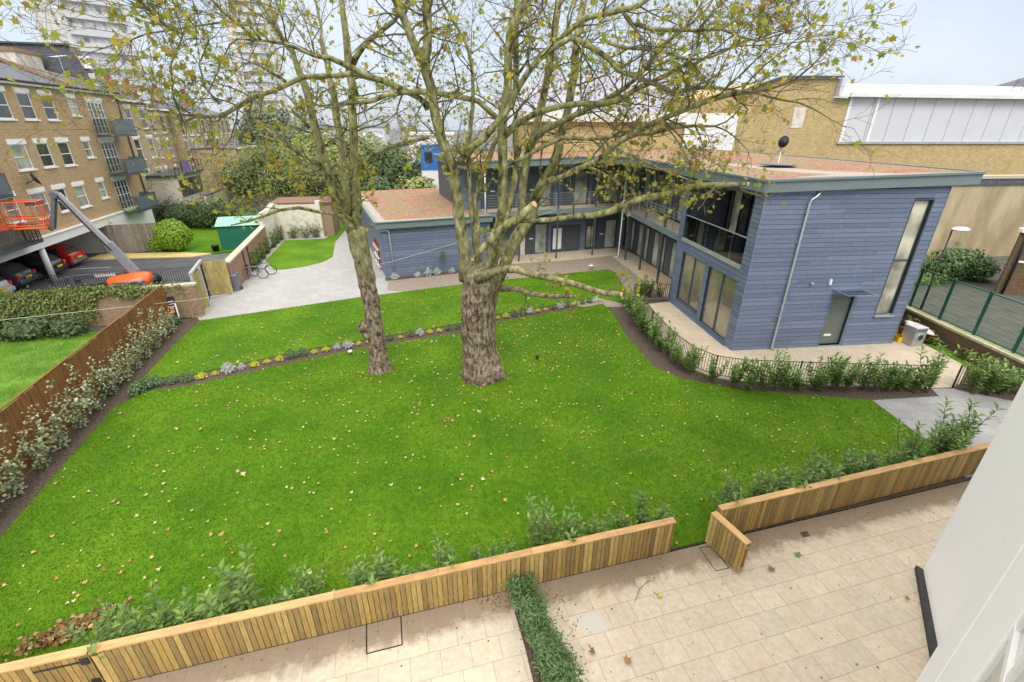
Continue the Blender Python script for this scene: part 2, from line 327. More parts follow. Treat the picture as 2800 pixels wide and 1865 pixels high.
misland('timber_cap', [(.50, .30, .13), (.60, .38, .17), (.43, .26, .11)], rough=.7, noise=.3, nscale=5, stretch=(.5, 3, 3))
misland('brown_fence', [(.20, .085, .028), (.26, .12, .04), (.23, .10, .035), (.17, .08, .03)], rough=.8, noise=.3, nscale=5, stretch=(3, 3, .5))
misland('grey_fence', [(.24, .21, .17), (.32, .28, .23), (.20, .17, .14)], rough=.9, noise=.35, nscale=5, stretch=(3, 3, .5))
misland('gate_timber', [(.38, .30, .11), (.46, .36, .15), (.32, .26, .09)], rough=.85, noise=.35, nscale=3, stretch=(3, 3, .8))
def sedum():
    m, nt, p = newmat('sedum'); t = nt.nodes.new('ShaderNodeTexCoord').outputs['Object']
    a = N(nt, 'TexNoise', Scale=.9, Detail=9, Roughness=.72); b = N(nt, 'TexNoise', Scale=9, Detail=5, Roughness=.75); v = coords(nt, scale=(.8, 1.15, 1)); nt.links.new(v, a.inputs['Vector']); nt.links.new(t, b.inputs['Vector'])
    c = ramp(nt, a.outputs['Fac'], [(.36, .10, .09), (.33, .15, .12), (.29, .21, .12), (.20, .20, .08), (.36, .18, .15)], [.36, .44, .51, .57, .66])
    k = ramp(nt, b.outputs['Fac'], [(.35, .38, .33), (1.55, 1.45, 1.4)], [.36, .64]); nt.links.new(mixc(nt, 1., c, k, 'MULTIPLY'), p.inputs['Base Color'])
    p.inputs['Roughness'].default_value = .95; bump(nt, p, b.outputs['Fac'], .9, .05)
sedum()
mplain('pebbles', [(.26, .13, .10), (.34, .30, .26), (.52, .48, .43)], scale=22, rough=.85, bmp=1, detail=3)
mglass('glass_house', (.85, .88, .82), .07); mglass('glass_balustrade', (.72, .80, .78), .05); mglass('glass_canopy', (.75, .92, .88), .22)
def painted_reflection_mat(name, c):
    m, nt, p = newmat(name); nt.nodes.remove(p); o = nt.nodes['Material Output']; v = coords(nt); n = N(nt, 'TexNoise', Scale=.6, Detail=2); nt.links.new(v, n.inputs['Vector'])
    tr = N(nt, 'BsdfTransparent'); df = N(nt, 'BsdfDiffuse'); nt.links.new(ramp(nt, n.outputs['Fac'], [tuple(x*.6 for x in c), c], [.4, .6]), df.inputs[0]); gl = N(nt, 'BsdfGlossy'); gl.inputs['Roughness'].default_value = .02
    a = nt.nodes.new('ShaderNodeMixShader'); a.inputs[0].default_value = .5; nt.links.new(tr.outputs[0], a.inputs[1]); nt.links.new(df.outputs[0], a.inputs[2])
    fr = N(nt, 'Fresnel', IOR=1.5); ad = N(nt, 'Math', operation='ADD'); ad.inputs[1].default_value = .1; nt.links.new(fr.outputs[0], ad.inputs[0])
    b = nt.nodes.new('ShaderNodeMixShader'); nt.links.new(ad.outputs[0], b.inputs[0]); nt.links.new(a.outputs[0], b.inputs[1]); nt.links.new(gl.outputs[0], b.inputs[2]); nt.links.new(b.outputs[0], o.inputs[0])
painted_reflection_mat('glass_painted_reflection', (.62, .55, .38))  # beige mixed into the glass stands in for reflections and the lit room
def pane_mat(name, c, refl=.5):
    m, nt, p = newmat(name); v = coords(nt); n = N(nt, 'TexNoise', Scale=.8, Detail=2); nt.links.new(v, n.inputs['Vector'])
    nt.links.new(ramp(nt, n.outputs['Fac'], [tuple(x*.45 for x in c), tuple(min(1, x*1.5) for x in c)], [.35, .65]), p.inputs['Base Color'])
    p.inputs['Roughness'].default_value = .05; p.inputs['Specular IOR Level'].default_value = refl; p.inputs['Coat Weight'].default_value = refl; p.inputs['Coat Roughness'].default_value = .02
pane_mat('pane_curtain', (.28, .31, .27)); pane_mat('pane_dark', (.05, .055, .05)); pane_mat('pane_beige', (.42, .41, .33), .4); pane_mat('light_pane', (.62, .60, .46), .3)
mplain('interior_floor', [(.52, .40, .26), (.58, .46, .31)], scale=2, rough=.5, bmp=0, stretch=(1, 6, 1))
mplain('interior_wall', [(.58, .55, .45), (.62, .59, .49)], scale=1, rough=.8, bmp=0)
mplain('orange_paint', [(.82, .10, .012), (.90, .13, .018)], scale=2, rough=.35, bmp=0, spec=.6)
mplain('lift_grey', [(.11, .12, .15), (.15, .16, .19)], scale=3, rough=.4, bmp=0, spec=.5)
mplain('rubber', [(.015, .015, .015), (.03, .03, .03)], scale=8, rough=.8)
mplain('kerb_yellow', [(.52, .40, .14), (.62, .50, .25)], scale=3, rough=.85)
mplain('clay', [(.38, .10, .06), (.50, .15, .09)], scale=4, rough=.8)
mplain('white_plastic', [(.74, .74, .73), (.82, .82, .81)], scale=3, rough=.4, bmp=0)
mplain('cladding_white', [(.56, .58, .62), (.62, .64, .68)], scale=.5, rough=.5, bmp=0)
mplain('roof_white', [(.66, .66, .64), (.80, .80, .78)], scale=1, rough=.6, bmp=0)
mplain('far_roof', [(.30, .30, .37), (.38, .38, .45)], scale=.2, rough=.7, bmp=0)
mplain('concrete_tower', [(.60, .59, .57), (.66, .65, .63)], scale=.1, rough=.9, bmp=0)  # tower paled by colour, in place of haze in the air
mplain('concrete_tower_grey', [(.54, .56, .58), (.60, .62, .64)], scale=.1, rough=.9, bmp=0)  # distance haze painted into this grey as well
mplain('plate_yellow', [(.75, .50, .02)], scale=3, rough=.4, bmp=0)
mplain('lamp_red', [(.45, .01, .015), (.6, .03, .03)], scale=9, rough=.15, bmp=0, spec=.8)
mplain('steel', [(.34, .35, .36), (.44, .45, .46)], scale=4, rough=.35, metal=.4, bmp=0)
mplain('cardboard', [(.50, .30, .17), (.58, .36, .22)], scale=4, rough=.9)
mplain('yellow_plastic', [(.80, .50, .01)], scale=4, rough=.5, bmp=0); mplain('blue_plastic', [(.03, .16, .5)], scale=4, rough=.5, bmp=0)
mplain('purple_cloth', [(.18, .12, .42)], scale=5, rough=.9); mplain('rope', [(.6, .6, .57)], scale=8, rough=.9, bmp=0)
mplain('bark_big', [(.03, .02, .014), (.16, .115, .08), (.33, .255, .19), (.50, .41, .33)], scale=8, rough=.95, bmp=2.2, stretch=(1, 1, .42), detail=12, pos=[.38, .46, .54, .66])
mplain('bark_small', [(.07, .055, .035), (.20, .165, .11), (.34, .29, .21)], scale=11, rough=.95, bmp=.8, stretch=(1, 1, .3), detail=9)
def bark():
    m, nt, p = newmat('bark'); v = coords(nt, scale=(1, 1, .5)); t = nt.nodes.new('ShaderNodeTexCoord'); sp = nt.nodes.new('ShaderNodeSeparateXYZ'); nt.links.new(t.outputs['Object'], sp.inputs[0])
    n1 = N(nt, 'TexNoise', Scale=9, Detail=12, Roughness=.68); n2 = N(nt, 'TexNoise', Scale=5.5, Detail=6, Roughness=.6); n3 = N(nt, 'TexNoise', Scale=1.6, Detail=4)
    for n in (n1, n2, n3): nt.links.new(v, n.inputs['Vector'])
    rough = ramp(nt, n1.outputs['Fac'], [(.035, .024, .017), (.15, .11, .08), (.30, .235, .175), (.46, .38, .30)], [.36, .46, .55, .68])
    limb_ = ramp(nt, n2.outputs['Fac'], [(.07, .055, .035), (.20, .19, .09), (.29, .285, .125), (.50, .47, .31)], [.36, .44, .56, .67])
    a = N(nt, 'Math', operation='MULTIPLY_ADD'); a.inputs[1].default_value = 2.6; a.inputs[2].default_value = -1.3; nt.links.new(n3.outputs['Fac'], a.inputs[0])
    b = N(nt, 'Math', operation='ADD'); nt.links.new(sp.outputs[2], b.inputs[0]); nt.links.new(a.outputs[0], b.inputs[1])
    r = N(nt, 'MapRange'); r.inputs['From Min'].default_value = 3.5; r.inputs['From Max'].default_value = 5.6; nt.links.new(b.outputs[0], r.inputs['Value'])
    nt.links.new(mixc(nt, r.outputs[0], rough, limb_), p.inputs['Base Color']); p.inputs['Roughness'].default_value = .92; p.inputs['Specular IOR Level'].default_value = .2
    h = mixc(nt, r.outputs[0], n1.outputs['Color'], n2.outputs['Color']); bump(nt, p, h, 1.3, .06)
bark()
mplain('bark_limb', [(.07, .055, .035), (.21, .195, .095), (.30, .295, .13), (.52, .48, .32)], scale=6.5, rough=.9, bmp=.8, stretch=(1, 1, .6), detail=9, pos=[.36, .44, .55, .66])
mplain('bark_twig', [(.08, .07, .04), (.17, .155, .08)], scale=9, rough=.9, bmp=.2)
mplain('cut_wood', [(.55, .40, .24), (.66, .50, .32)], scale=9, rough=.8)
mplain('stem', [(.10, .09, .04), (.16, .13, .07)], scale=9, rough=.9)
def leafm(name, cols, trans=.25, rough=.5, spec=.35): misland(name, cols, rough=rough, noise=.2, nscale=14, spec=spec, trans=trans)
leafm('plane_leaves', [(.38, .40, .05), (.30, .37, .04), (.50, .46, .07), (.24, .33, .04), (.62, .42, .04), (.42, .44, .09), (.52, .28, .05), (.20, .28, .04), (.36, .42, .06)], .5)
leafm('laurel_leaves', [(.13, .23, .05), (.19, .31, .06), (.09, .17, .045), (.26, .40, .09), (.15, .26, .07)], .25, .42, .4)
leafm('hedge_leaves', [(.06, .125, .03), (.09, .18, .045), (.07, .14, .045), (.13, .23, .07)], .15, .35, .5)
leafm('bright_leaves', [(.20, .36, .02), (.28, .46, .03), (.15, .28, .02), (.34, .50, .05)], .2)
leafm('conifer_leaves', [(.20, .26, .10), (.32, .34, .10), (.14, .20, .10), (.42, .41, .12), (.11, .17, .09)], .1, .7, .2)
leafm('far_tree_leaves', [(.16, .21, .13), (.21, .26, .14), (.27, .30, .19), (.13, .18, .12)], .1, .8, .1)
leafm('dark_leaves', [(.06, .10, .04), (.10, .16, .06), (.045, .075, .035), (.15, .21, .08)], .1, .6, .3)
leafm('ivy_leaves', [(.10, .15, .03), (.16, .21, .045), (.22, .26, .06), (.07, .11, .03), (.24, .18, .06)], .15)
leafm('climber_leaves', [(.28, .34, .16), (.42, .46, .28), (.17, .24, .09), (.56, .56, .42), (.26, .30, .12)], .15, .4, .5)
leafm('silver_leaves', [(.42, .46, .42), (.55, .58, .54), (.34, .38, .34)], .15); leafm('lime_leaves', [(.48, .50, .03), (.60, .58, .05), (.36, .42, .03)], .2)
leafm('fallen', [(.50, .40, .18), (.42, .27, .10), (.60, .50, .28), (.34, .16, .07), (.52, .40, .10), (.64, .57, .38)], .1, .8, .2)
leafm('litter', [(.20, .10, .05), (.28, .16, .08), (.13, .075, .045), (.40, .27, .12), (.5, .36, .16)], .05, .9, .1)
leafm('red_flowers', [(.5, .03, .04), (.4, .02, .05), (.06, .12, .03)], .1)
leafm('grass_blades', [(.08, .175, .006), (.105, .215, .008), (.065, .15, .005), (.14, .26, .012)], .3, .6, .25)

mplain('litter_roof', [(.14, .08, .05), (.26, .16, .10)], scale=9, rough=.95, bmp=.6)
# ---------------------------------------------------------------- ground, lawns, paths
PROT = R(15.05)
def PL(x, y):      # patio frame -> world (x along the timber fence, y away from the camera building)
    return (.05+x*math.cos(PROT)-y*math.sin(PROT), 6.84+x*math.sin(PROT)+y*math.cos(PROT))
def PI(X, Y):
    X -= .05; Y -= 6.84; return (X*math.cos(PROT)+Y*math.sin(PROT), -X*math.sin(PROT)+Y*math.cos(PROT))
ground('ground', [(-900, -300), (900, -300), (900, 1500), (-900, 1500)], -.06, 'yard_ground')
ground('garden_soil', [PL(-16, 0), PL(14.5, 0), (15, 12), (19.5, 13), (19.7, 19.2), (9, 27), (8, 37), (-20, 41.5), (-20.2, 38), (-16.4, 22), (-17, 20.8), (-12.4, 5.2)], .0, 'soil', .1)
P = lambda *l: [gp(x, y) for x, y in l]
near_lawn = [PL(-14, .02), PL(5.2, .02), gp(1708, 1217), gp(2245, 1082), (13.6, 10.9)] + P((2112, 1002), (2003, 921), (1850, 909), (1700, 897), (1560, 870), (1500, 842), (1440, 772), (1405, 715), (1385, 700), (1130, 744), (1060, 766), (830, 803), (700, 829), (440, 888), (330, 902), (262, 940), (0, 1240)) + [(-12.0, 6.4)]
far_lawn = P((325, 876), (440, 862), (700, 805), (830, 783), (1060, 744), (1130, 726), (1375, 685), (1437, 700), (1436, 664), (1416, 628), (1398, 620), (1200, 640), (1060, 655), (830, 684), (700, 703), (462, 738), (400, 795))
side_lawn = [gp(*p) for p in [(664, 570), (800, 562), (833, 525), (815, 600-37), (803, 606-30), (770, 598), (720, 612), (655, 620), (604, 612)]]
Z = lambda x, y: ((450+x*.2551)/KX, (550+y*.2551)/KX)
side_lawn = [gp(*Z(*p)) for p in [(1290, 425), (1730, 405), (1870, 262), (2010, 230), (1830, 440), (1800, 600), (1700, 655), (1500, 705), (1290, 735), (1170, 740), (1085, 640)]]
ground('lawn', near_lawn, .035, 'lawn', .03); ground('lawn', far_lawn, .035, 'lawn', .03); ground('lawn', side_lawn, .035, 'lawn', .03)
ground('patio', [(x, y) for x, y in [PL(-16, -.05), PL(14, -.05), PL(14, -9), PL(-16, -9)]], .02, 'patio_slabs', .1)
# turn the patio into its own frame so that the slab joints follow the fence
pt = bpy.data.objects['patio']; pt.rotation_euler[2] = PROT; pt.location = (.05, 6.84, 0)
for v in pt.data.vertices: v.co.x, v.co.y = PI(v.co.x, v.co.y)
ground('path', [(-15.75, 21.7), (-16.3, 22.3), (-17.6, 25.6), (-16.5, 25.9), (-20.4, 41), (-16.8, 41.8), (-16.5, 49), (-9, 49), (-6, 36), (0, 30), (0, 24), (-14, 20)], .015, 'grey_pavers', .01)
ground('courtyard', [gp(*p) for p in [(890, 668), (893, 642), (1060, 618), (1115, 596)]]+[(8.6, 38), (9.4, 27), (9.2, 25.3), (6.7, 25.2), (6.3, 24), (4, 24), (-4, 26)], .02, 'brown_pavers', .01)
ground('gallery_paving', [(-2.3, 32.2), (-2.3, 34.3), (8.7, 38), (10.5, 33), (11.0, 25.3), (9.0, 25.3), (8.1, 31.5), (7.6, 35.2), (3.4, 33.6)], .026, 'terrace_slabs', .01)
RAIL = [(6.8, 25.18), (6.66, 24.2), (6.78, 20.8), (6.98, 18.3), (7.42, 16.75), (8.05, 16.05), (8.95, 15.75), (12.08, 15.49), (15.95, 15.36)]
ground('terrace', RAIL[1:]+[(16.8, 15.42), (17.3, 15.6), (18.9, 17.1), (18.9, 20.2), (17.4, 20.6), (10, 25.2)], .03, 'terrace_slabs', .03)
ground('path', [gp(*p) for p in [(2005, 921), (2112, 1002)]]+[PL(13.3, .06), PL(16.5, .06), (18.4, 12.6), (18.6, 14.2), gp(2200, 897), (16.85, 15.35), (15.95, 15.3), gp(2158, 912)], .022, 'wet_slabs', .01)
ground('lawn', [(18.95, 19.2), (19.5, 19.4), (19.45, 16.0), (18.4, 16.2), (18.9, 17.1)], .04, 'lawn', .03)
ground('yard', [(20.2, 5), (60, 5), (60, 60), (20.2, 60)], .80, 'yard_dark', .7)
# beyond the timber fence
ground('neighbour_lawn', [(-12.3, 4.5), (-17.0, 21.0), (-28, 18.5), (-28, 4.5)], .03, 'rough_grass', .05)
ground('carpark', [(-16.6, 22.6), (-17.6, 25.8), (-23.6, 34.5), (-31.0, 33.6), (-40, 36), (-36, 16), (-21, 19.8)], .0, 'asphalt', .04)
ground('kerb_path', [(-23.2, 35.3), (-24.0, 34.3), (-31.2, 33.4), (-31.4, 34.9), (-26.6, 35.6)], .06, 'kerb_yellow', .1)
ground('neighbour_lawn', [(-19.8, 37.2), (-23.2, 35.4), (-26.4, 35.7), (-30.5, 36), (-36, 52), (-26, 52), (-20.6, 40.8)], .03, 'lawn', .05)
# parking bay lines
lm = mplain('line_paint', [(.55, .55, .5)], scale=6, rough=.8, bmp=0)
mb = MB()
for s in (2.9, 5.3, .5, -1.9):
    a = R(-13.9); ux, uy = math.sin(a), math.cos(a); nx, ny = -math.cos(a), math.sin(a)
    q = [(-28.89+ux*(s+ds)+nx*d, 28.28+uy*(s+ds)+ny*d) for ds, d in ((0, -1.6), (.08, -1.6), (.08, 3), (0, 3))]; mb.prism(q, .0, .004)
tag(mb.build('bay_markings', 'line_paint'), kind='structure')
# ---------------------------------------------------------------- windows
def sash(parent, x0, x1, z0, z1, y, name='window', lintel=True, mull=1, bars=0, pane='pane_curtain', fw=.06, proud=.02, fmat='window_white', sill=True, transom=True, lab=None):
    """window in the local x-z plane, wall face at y (outside is -y)"""
    f = MB(); d = .07; ya, yb = y+.02, y+.09
    f.box(x0, x1, ya, yb, z0, z0+fw); f.box(x0, x1, ya, yb, z1-fw, z1); f.box(x0, x0+fw, ya+.002, yb, z0+fw, z1-fw); f.box(x1-fw, x1, ya+.002, yb, z0+fw, z1-fw)
    if transom: f.box(x0+fw, x1-fw, ya+.004, yb, (z0+z1)/2-fw*.4, (z0+z1)/2+fw*.4)
    for k in range(1, mull): xm = x0+(x1-x0)*k/mull; f.box(xm-fw*.4, xm+fw*.4, ya+.006, yb, z0+fw, z1-fw)
    for k in range(1, bars): zm = z0+(z1-z0)*k/bars; f.box(x0+fw, x1-fw, ya+.012, yb, zm-.02, zm+.02)
    o = f.build(name, fmat, parent)
    MB().box(x0+.01, x1-.01, y+.06, y+.075, z0+.01, z1-.01).build('pane', pane, o)
    if sill: MB().box(x0-.08, x1+.08, y-.1, y+.03, z0-.09, z0-.004).build('sill', 'lintel_white', o)
    if lintel: MB().box(x0-.12, x1+.12, y-.03, y+.02, z1+.004, z1+.28).build('lintel', 'lintel_white', o)
    return o
def railing(parent, pts, z0, h, spacing=.11, bar=.014, posts=True, mat='black_metal', top=.045, names=('top_rail', 'balusters', 'post'), flat=True):
    tr = MB(); bl = MB()
    for a, b in zip(pts[:-1], pts[1:]):
        A, B = Vector((*a, z0)), Vector((*b, z0)); L = (B-A).length; d = (B-A)/L
        tr.bar(A+Vector((0, 0, h)), B+Vector((0, 0, h)), top, .012 if flat else top); tr.bar(A+Vector((0, 0, .1)), B+Vector((0, 0, .1)), top, .012 if flat else top)
        n = max(1, int(L/spacing))
        for k in range(1, n):
            q = A+d*(L*k/n); bl.bar(q+Vector((0, 0, .106)), q+Vector((0, 0, h-.007)), bar)
    tr.build(names[0], mat, parent); bl.build(names[1], mat, parent)
    if posts:
        for a in pts: MB().box(a[0]-.022, a[0]+.022, a[1]-.022, a[1]+.022, z0-.02, z0+h+.04).build(names[2], mat, parent)

# ---------------------------------------------------------------- blue two-storey house
HR = R(6.25); HA = (9.73, 18.55)
H_ = thing('blue_house', 'two storey house clad in blue boards with overhanging red and brown planted roof', 'house', HA, HR)
gd = (4.06, 5.12, .08, 2.42); gw = (6.38, 7.2, 1.46, 6.4)
top = lambda x: 6.76+.027*x
mb = MB(); wall(mb, 0, 7.75, 0, 6.85, [gd, gw], 0, .22); mb.build('gable_wall', 'blue_back', H_)
mb = MB(); planks(mb, 0, 7.75, .03, 7.0, [gd, gw], 0, top=top); mb.box(-.03, .0, -.03, -.0, .02, 6.74); mb.box(7.75, 7.79, -.03, .2, .02, 6.9); mb.build('gable_cladding', 'blue_boards', H_)
# west front (plane x=0, running back along +y); built in its own child frame: local x' = -y
def west(mb):      # convert (x',y',z) built in a wall frame to the house frame: wall x'->-y, wall y'->+x
    mb.v = [(v[1], -v[0], v[2]) for v in mb.v]; return mb
wh = [(-3.08, -.62, .12, 3.03), (-5.87, -3.42, .42, 3.04), (-6.2, -.6, 3.63, 6.9)]
mb = MB(); wall(mb, -6.6, -.222, 0, 6.8, wh, 0, .22); west(mb).build('west_wall', 'blue_back', H_)
mb = MB(); planks(mb, -6.6, 0, .03, 6.72, wh, 0); west(mb).build('west_cladding', 'blue_boards', H_)
mb = MB(); mb.box(0, 1.72, 6.6, 6.8, 0, 6.9); mb.build('return_wall', 'blue_trim', H_)
# rest of the block
mb = MB(); mb.box(7.55, 7.75, .222, 14, 0, 6.85); mb.box(1.97, 7.55, 13.8, 14, 0, 6.85); mb.build('rear_walls', 'blue_back', H_)
mb = MB(); mb.box(.23, 7.54, .23, 13.7, .0, .10); mb.build('ground_floor', 'interior_floor', H_)
mb = MB(); mb.box(.23, 7.54, .23, 6.6, 3.15, 3.55); mb.box(3.4, 3.5, .23, 6.6, .1, 3.15); mb.box(.23, 3.4, 6.58, 6.6, .1, 3.15); mb.box(.23, 7.5, 6.58, 6.6, 3.6, 6.8); mb.box(5.3, 5.4, .3, 6.6, 3.6, 6.8); mb.build('inner_walls', 'interior_wall', H_)
def slider(x0, x1, z0, z1, plane='west', y=0, fr='dark_grey_metal', n=2, glass='glass_painted_reflection', name='glazed_door'):
    f = MB(); a, b = y+.06, y+.15; w_ = .07
    f.box(x0-.04, x1+.04, y-.04, y+.2, z0-.05, z0+.02); f.box(x0, x1, a, b, z0+.02, z0+.1); f.box(x0, x1, a, b, z1-w_, z1); f.box(x0, x0+w_, a+.002, b, z0+.1, z1-w_); f.box(x1-w_, x1, a+.002, b, z0+.1, z1-w_)
    for k in range(1, n): xm = x0+(x1-x0)*k/n; f.box(xm-.05, xm+.05, a-.004, b, z0+.1, z1-w_)
    o = (west(f) if plane == 'west' else f).build(name, fr, H_)
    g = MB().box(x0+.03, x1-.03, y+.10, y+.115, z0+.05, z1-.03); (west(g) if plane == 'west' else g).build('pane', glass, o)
    hd = MB(); hd.bar((x0+.3, y+.03, (z0+z1)/2-.35), (x0+.3, y+.03, (z0+z1)/2-.1), .03); (west(hd) if plane == 'west' else hd).build('handle', 'steel', o)
    return o
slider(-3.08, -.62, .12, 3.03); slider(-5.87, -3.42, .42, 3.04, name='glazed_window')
mb = MB(); mb.box(-3.2, -.5, -.06, -.0, 3.035, 3.12); mb.box(-5.98, -3.32, -.06, -.0, 3.045, 3.12); mb.box(-6.62, -.5, -.12, -.026, .0, .10); west(mb).build('window_trim', 'blue_trim', H_)
# loggia with balcony
mb = MB(); mb.box(.02, 2.2, .61, 6.19, 3.55, 3.63); mb.build('balcony_floor', 'terrace_slabs', H_)
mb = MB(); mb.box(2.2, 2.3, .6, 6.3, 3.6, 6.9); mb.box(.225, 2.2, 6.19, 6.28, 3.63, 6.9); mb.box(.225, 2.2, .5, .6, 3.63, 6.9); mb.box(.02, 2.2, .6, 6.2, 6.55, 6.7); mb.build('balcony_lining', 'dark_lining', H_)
f = MB()
for yy in (4.2, 4.92, 5.68, 6.1): f.box(2.1, 2.19, yy-.045, yy+.045, 3.66, 6.5)
f.box(2.1, 2.19, 4.2, 6.14, 6.4, 6.5); f.box(2.1, 2.19, 4.2, 6.14, 3.64, 3.7); dd = f.build('balcony_door', 'black_metal', H_); MB().box(2.14, 2.16, 4.96, 5.64, 3.7, 6.4).build('pane', 'light_pane', dd); MB().box(2.14, 2.16, 4.25, 4.88, 3.7, 6.4).build('pane', 'pane_dark', dd)
br = MB(); br.box(-.06, .10, .6, 6.2, 3.555, 3.72); o = br.build('balcony_edge', 'galvanised', H_)
gb = MB()
for k in range(5):
    y0 = .62+k*1.112; gb.box(.0, .014, y0, y0+1.10, 3.72, 4.86)
gb.build('glass_balustrade', 'glass_balustrade', H_)
MB().box(-.015, .03, .6, 6.2, 4.86, 4.90).build('handrail', 'galvanised', H_)
MB().box(-.04, .16, 6.2, 6.62, 3.6, 6.8).build('corner_post', 'blue_trim', H_)
mplain('joint_pale', [(.30, .35, .43), (.36, .41, .49)], scale=5, bmp=0)
# gable door, canopy, tall window, pipe, lamps
f = MB(); f.box(gd[0], gd[1], .10, .16, .12, 2.40); do = f.build('door', mplain('door_grey_green', [(.115, .135, .12), (.13, .15, .135)], scale=2, rough=.4, bmp=0), H_)
MB().box(4.32, 4.66, .085, .099, .50, .60).build('letter_plate', 'white_plastic', do); MB().bar((4.13, .07, 1.15), (4.26, .07, 1.15), .03).build('handle', 'steel', do)
f = MB(); f.box(gd[0]-.005, gd[0]+.05, -.03, .12, .08, 2.42); f.box(gd[1], gd[1]+.12, -.03, .10, .05, 2.44); f.box(gd[0]-.03, gd[1]+.14, -.03, .1, 2.42, 2.47); f.build('door_frame', 'blue_trim', H_)
MB().box(gd[0]-.05, gd[1]+.02, -.12, .12, .03, .08).build('door_step', 'galvanised', H_)
cn = MB(); cn.box(4.0, 5.3, -.85, -.02, 2.72, 2.735); c_ = cn.build('canopy', 'glass_canopy', H_)
m_ = MB(); m_.bar((4.03, -.86, 2.74), (4.03, -.02, 2.74), .03); m_.bar((5.27, -.86, 2.74), (5.27, -.02, 2.74), .03); m_.bar((4.0, -.86, 2.735), (5.3, -.86, 2.735), .02); m_.build('canopy_frame', 'steel', c_)
f = MB(); a, b = .10, .16
f.box(gw[0], gw[1], a, b, gw[2], gw[2]+.05); f.box(gw[0], gw[1], a, b, gw[3]-.05, gw[3]); f.box(gw[0], gw[0]+.04, a, b, gw[2], gw[3]); f.box(gw[1]-.05, gw[1], a, b, gw[2], gw[3]); f.box(gw[0], gw[1], a-.005, b, 3.88, 3.95)
f.box(gw[0]-.03, gw[0], -.035, .1, gw[2], gw[3]); f.box(gw[1], gw[1]+.05, -.035, .1, gw[2], gw[3]); f.box(gw[0]-.03, gw[1]+.05, -.035, .1, gw[3], gw[3]+.05)
wo = f.build('tall_window', 'dark_grey_metal', H_); MB().box(gw[0]+.03, gw[1]-.03, .12, .13, gw[2]+.03, gw[3]-.03).build('pane', 'pane_beige', wo); MB().box(gw[0]-.05, gw[1]+.08, -.12, .1, gw[2]-.06, gw[2]-.005).build('sill', 'galvanised', wo)
pp = MB(); pp.tube([(2.1, .08, 6.84), (2.1, -.12, 6.70), (2.0, -.12, 6.58), (1.86, -.12, 6.50), (1.80, -.12, 6.36), (1.80, -.12, .28), (1.80, -.14, .14), (1.88, -.2, .04)], [.045]*8, 10)
po = pp.build('downpipe', 'galvanised', H_, smooth=True)
for z in (5.95, 4.75, 3.05, 1.55): MB().lathe([(.058, 0), (.058, .06)], (1.80, -.12, z), 10).box(1.74, 1.86, -.11, -.02, z+.02, z+.04).build('bracket', 'galvanised', po)
MB().box(3.68, 3.76, -.12, -.02, 2.98, 3.22).build('wall_lamp', 'white_plastic', H_); MB().lathe([(.06, 0), (.07, .05), (.04, .08)], (2.9, -.09, 3.02), 10).build('vent_cowl', 'steel', H_)
for zx, zy in ((938, 392), (1168, 432), (1140, 525), (890, 578), (1112, 612), (1086, 700), (838, 745), (1075, 785), (1050, 870), (300, 940), (930, 455)):
    s_, z_, _t = onp((2000+zx*.3188)/KX, (480+zy*.3188)/KX, HA, R(83.75)); z_ = .03+.19*round((z_-.03)/.19); MB().box(s_-.006, s_+.006, -.0245, -.0225, z_+.01, z_+.165).build('board_joint', 'joint_pale', H_)
# gallery front (recessed at x=1.75)
gf_holes = []; mb = MB()
seg = []
y = 6.9
while y < 18.8: seg.append(y); y += 2.95
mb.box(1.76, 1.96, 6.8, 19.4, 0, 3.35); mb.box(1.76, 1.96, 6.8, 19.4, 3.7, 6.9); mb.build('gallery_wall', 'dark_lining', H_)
for y in seg:
    for z0 in (0.06, 3.72):
        f = MB()
        for q in (y+.05, y+1.0, y+1.95, y+2.55): f.box(1.66, 1.74, q-.045, q+.045, z0, z0+2.45)
        f.box(1.66, 1.74, y, y+2.6, z0, z0+.09); f.box(1.66, 1.74, y, y+2.6, z0+2.36, z0+2.45); f.box(1.69, 1.735, y+1.05, y+1.9, z0+.1, z0+2.35)
        o = f.build('glazed_screen', 'dark_grey_metal', H_); g = MB(); g.box(1.70, 1.72, y+.1, y+.96, z0+.1, z0+2.35); g.box(1.70, 1.72, y+2.0, y+2.5, z0+.1, z0+2.35); g.build('pane', rnd.choice(['pane_beige', 'pane_curtain']), o)
        b = MB(); b.box(1.64, 1.75, y+2.62, y+2.93, z0-.03, z0+2.6); b.build('blue_pier', 'blue_trim', H_)
mb = MB(); mb.box(.2, 1.75, 6.62, 17.6, 3.42, 3.60); mb.build('gallery_deck', 'terrace_slabs', H_)
MB().box(.14, .2, 6.62, 17.5, 3.32, 3.66).build('deck_edge', 'grey_metal', H_)
for y in (9.5, 12.6, 15.6):
    MB().box(.33, .45, y-.06, y+.06, .02, 3.42).build('gallery_post', 'dark_grey_metal', H_)
    MB().box(.33, .45, y-.06, y+.06, 3.61, 6.9).build('gallery_post', 'dark_grey_metal', H_)
m_ = MB(); r_ = MB()
for y in [6.8+1.35*k for k in range(8)]: MB().bar((.24, y, 3.6), (.24, y, 4.72), .035).build('gallery_stanchion', 'steel', H_)
for z in (3.85, 4.03, 4.21, 4.39, 4.57): r_.bar((.24, 6.8, z), (.24, 17.4, z), .014)
r_.bar((.24, 6.8, 4.74), (.24, 17.4, 4.74), .045, .02); r_.build('gallery_rails', 'steel', H_)
MB().tube([(.1, 16.3, 6.8), (.1, 16.3, .1), (-.2, 16.2, .04)], .07, 10).build('downpipe', 'galvanised', H_, smooth=True)
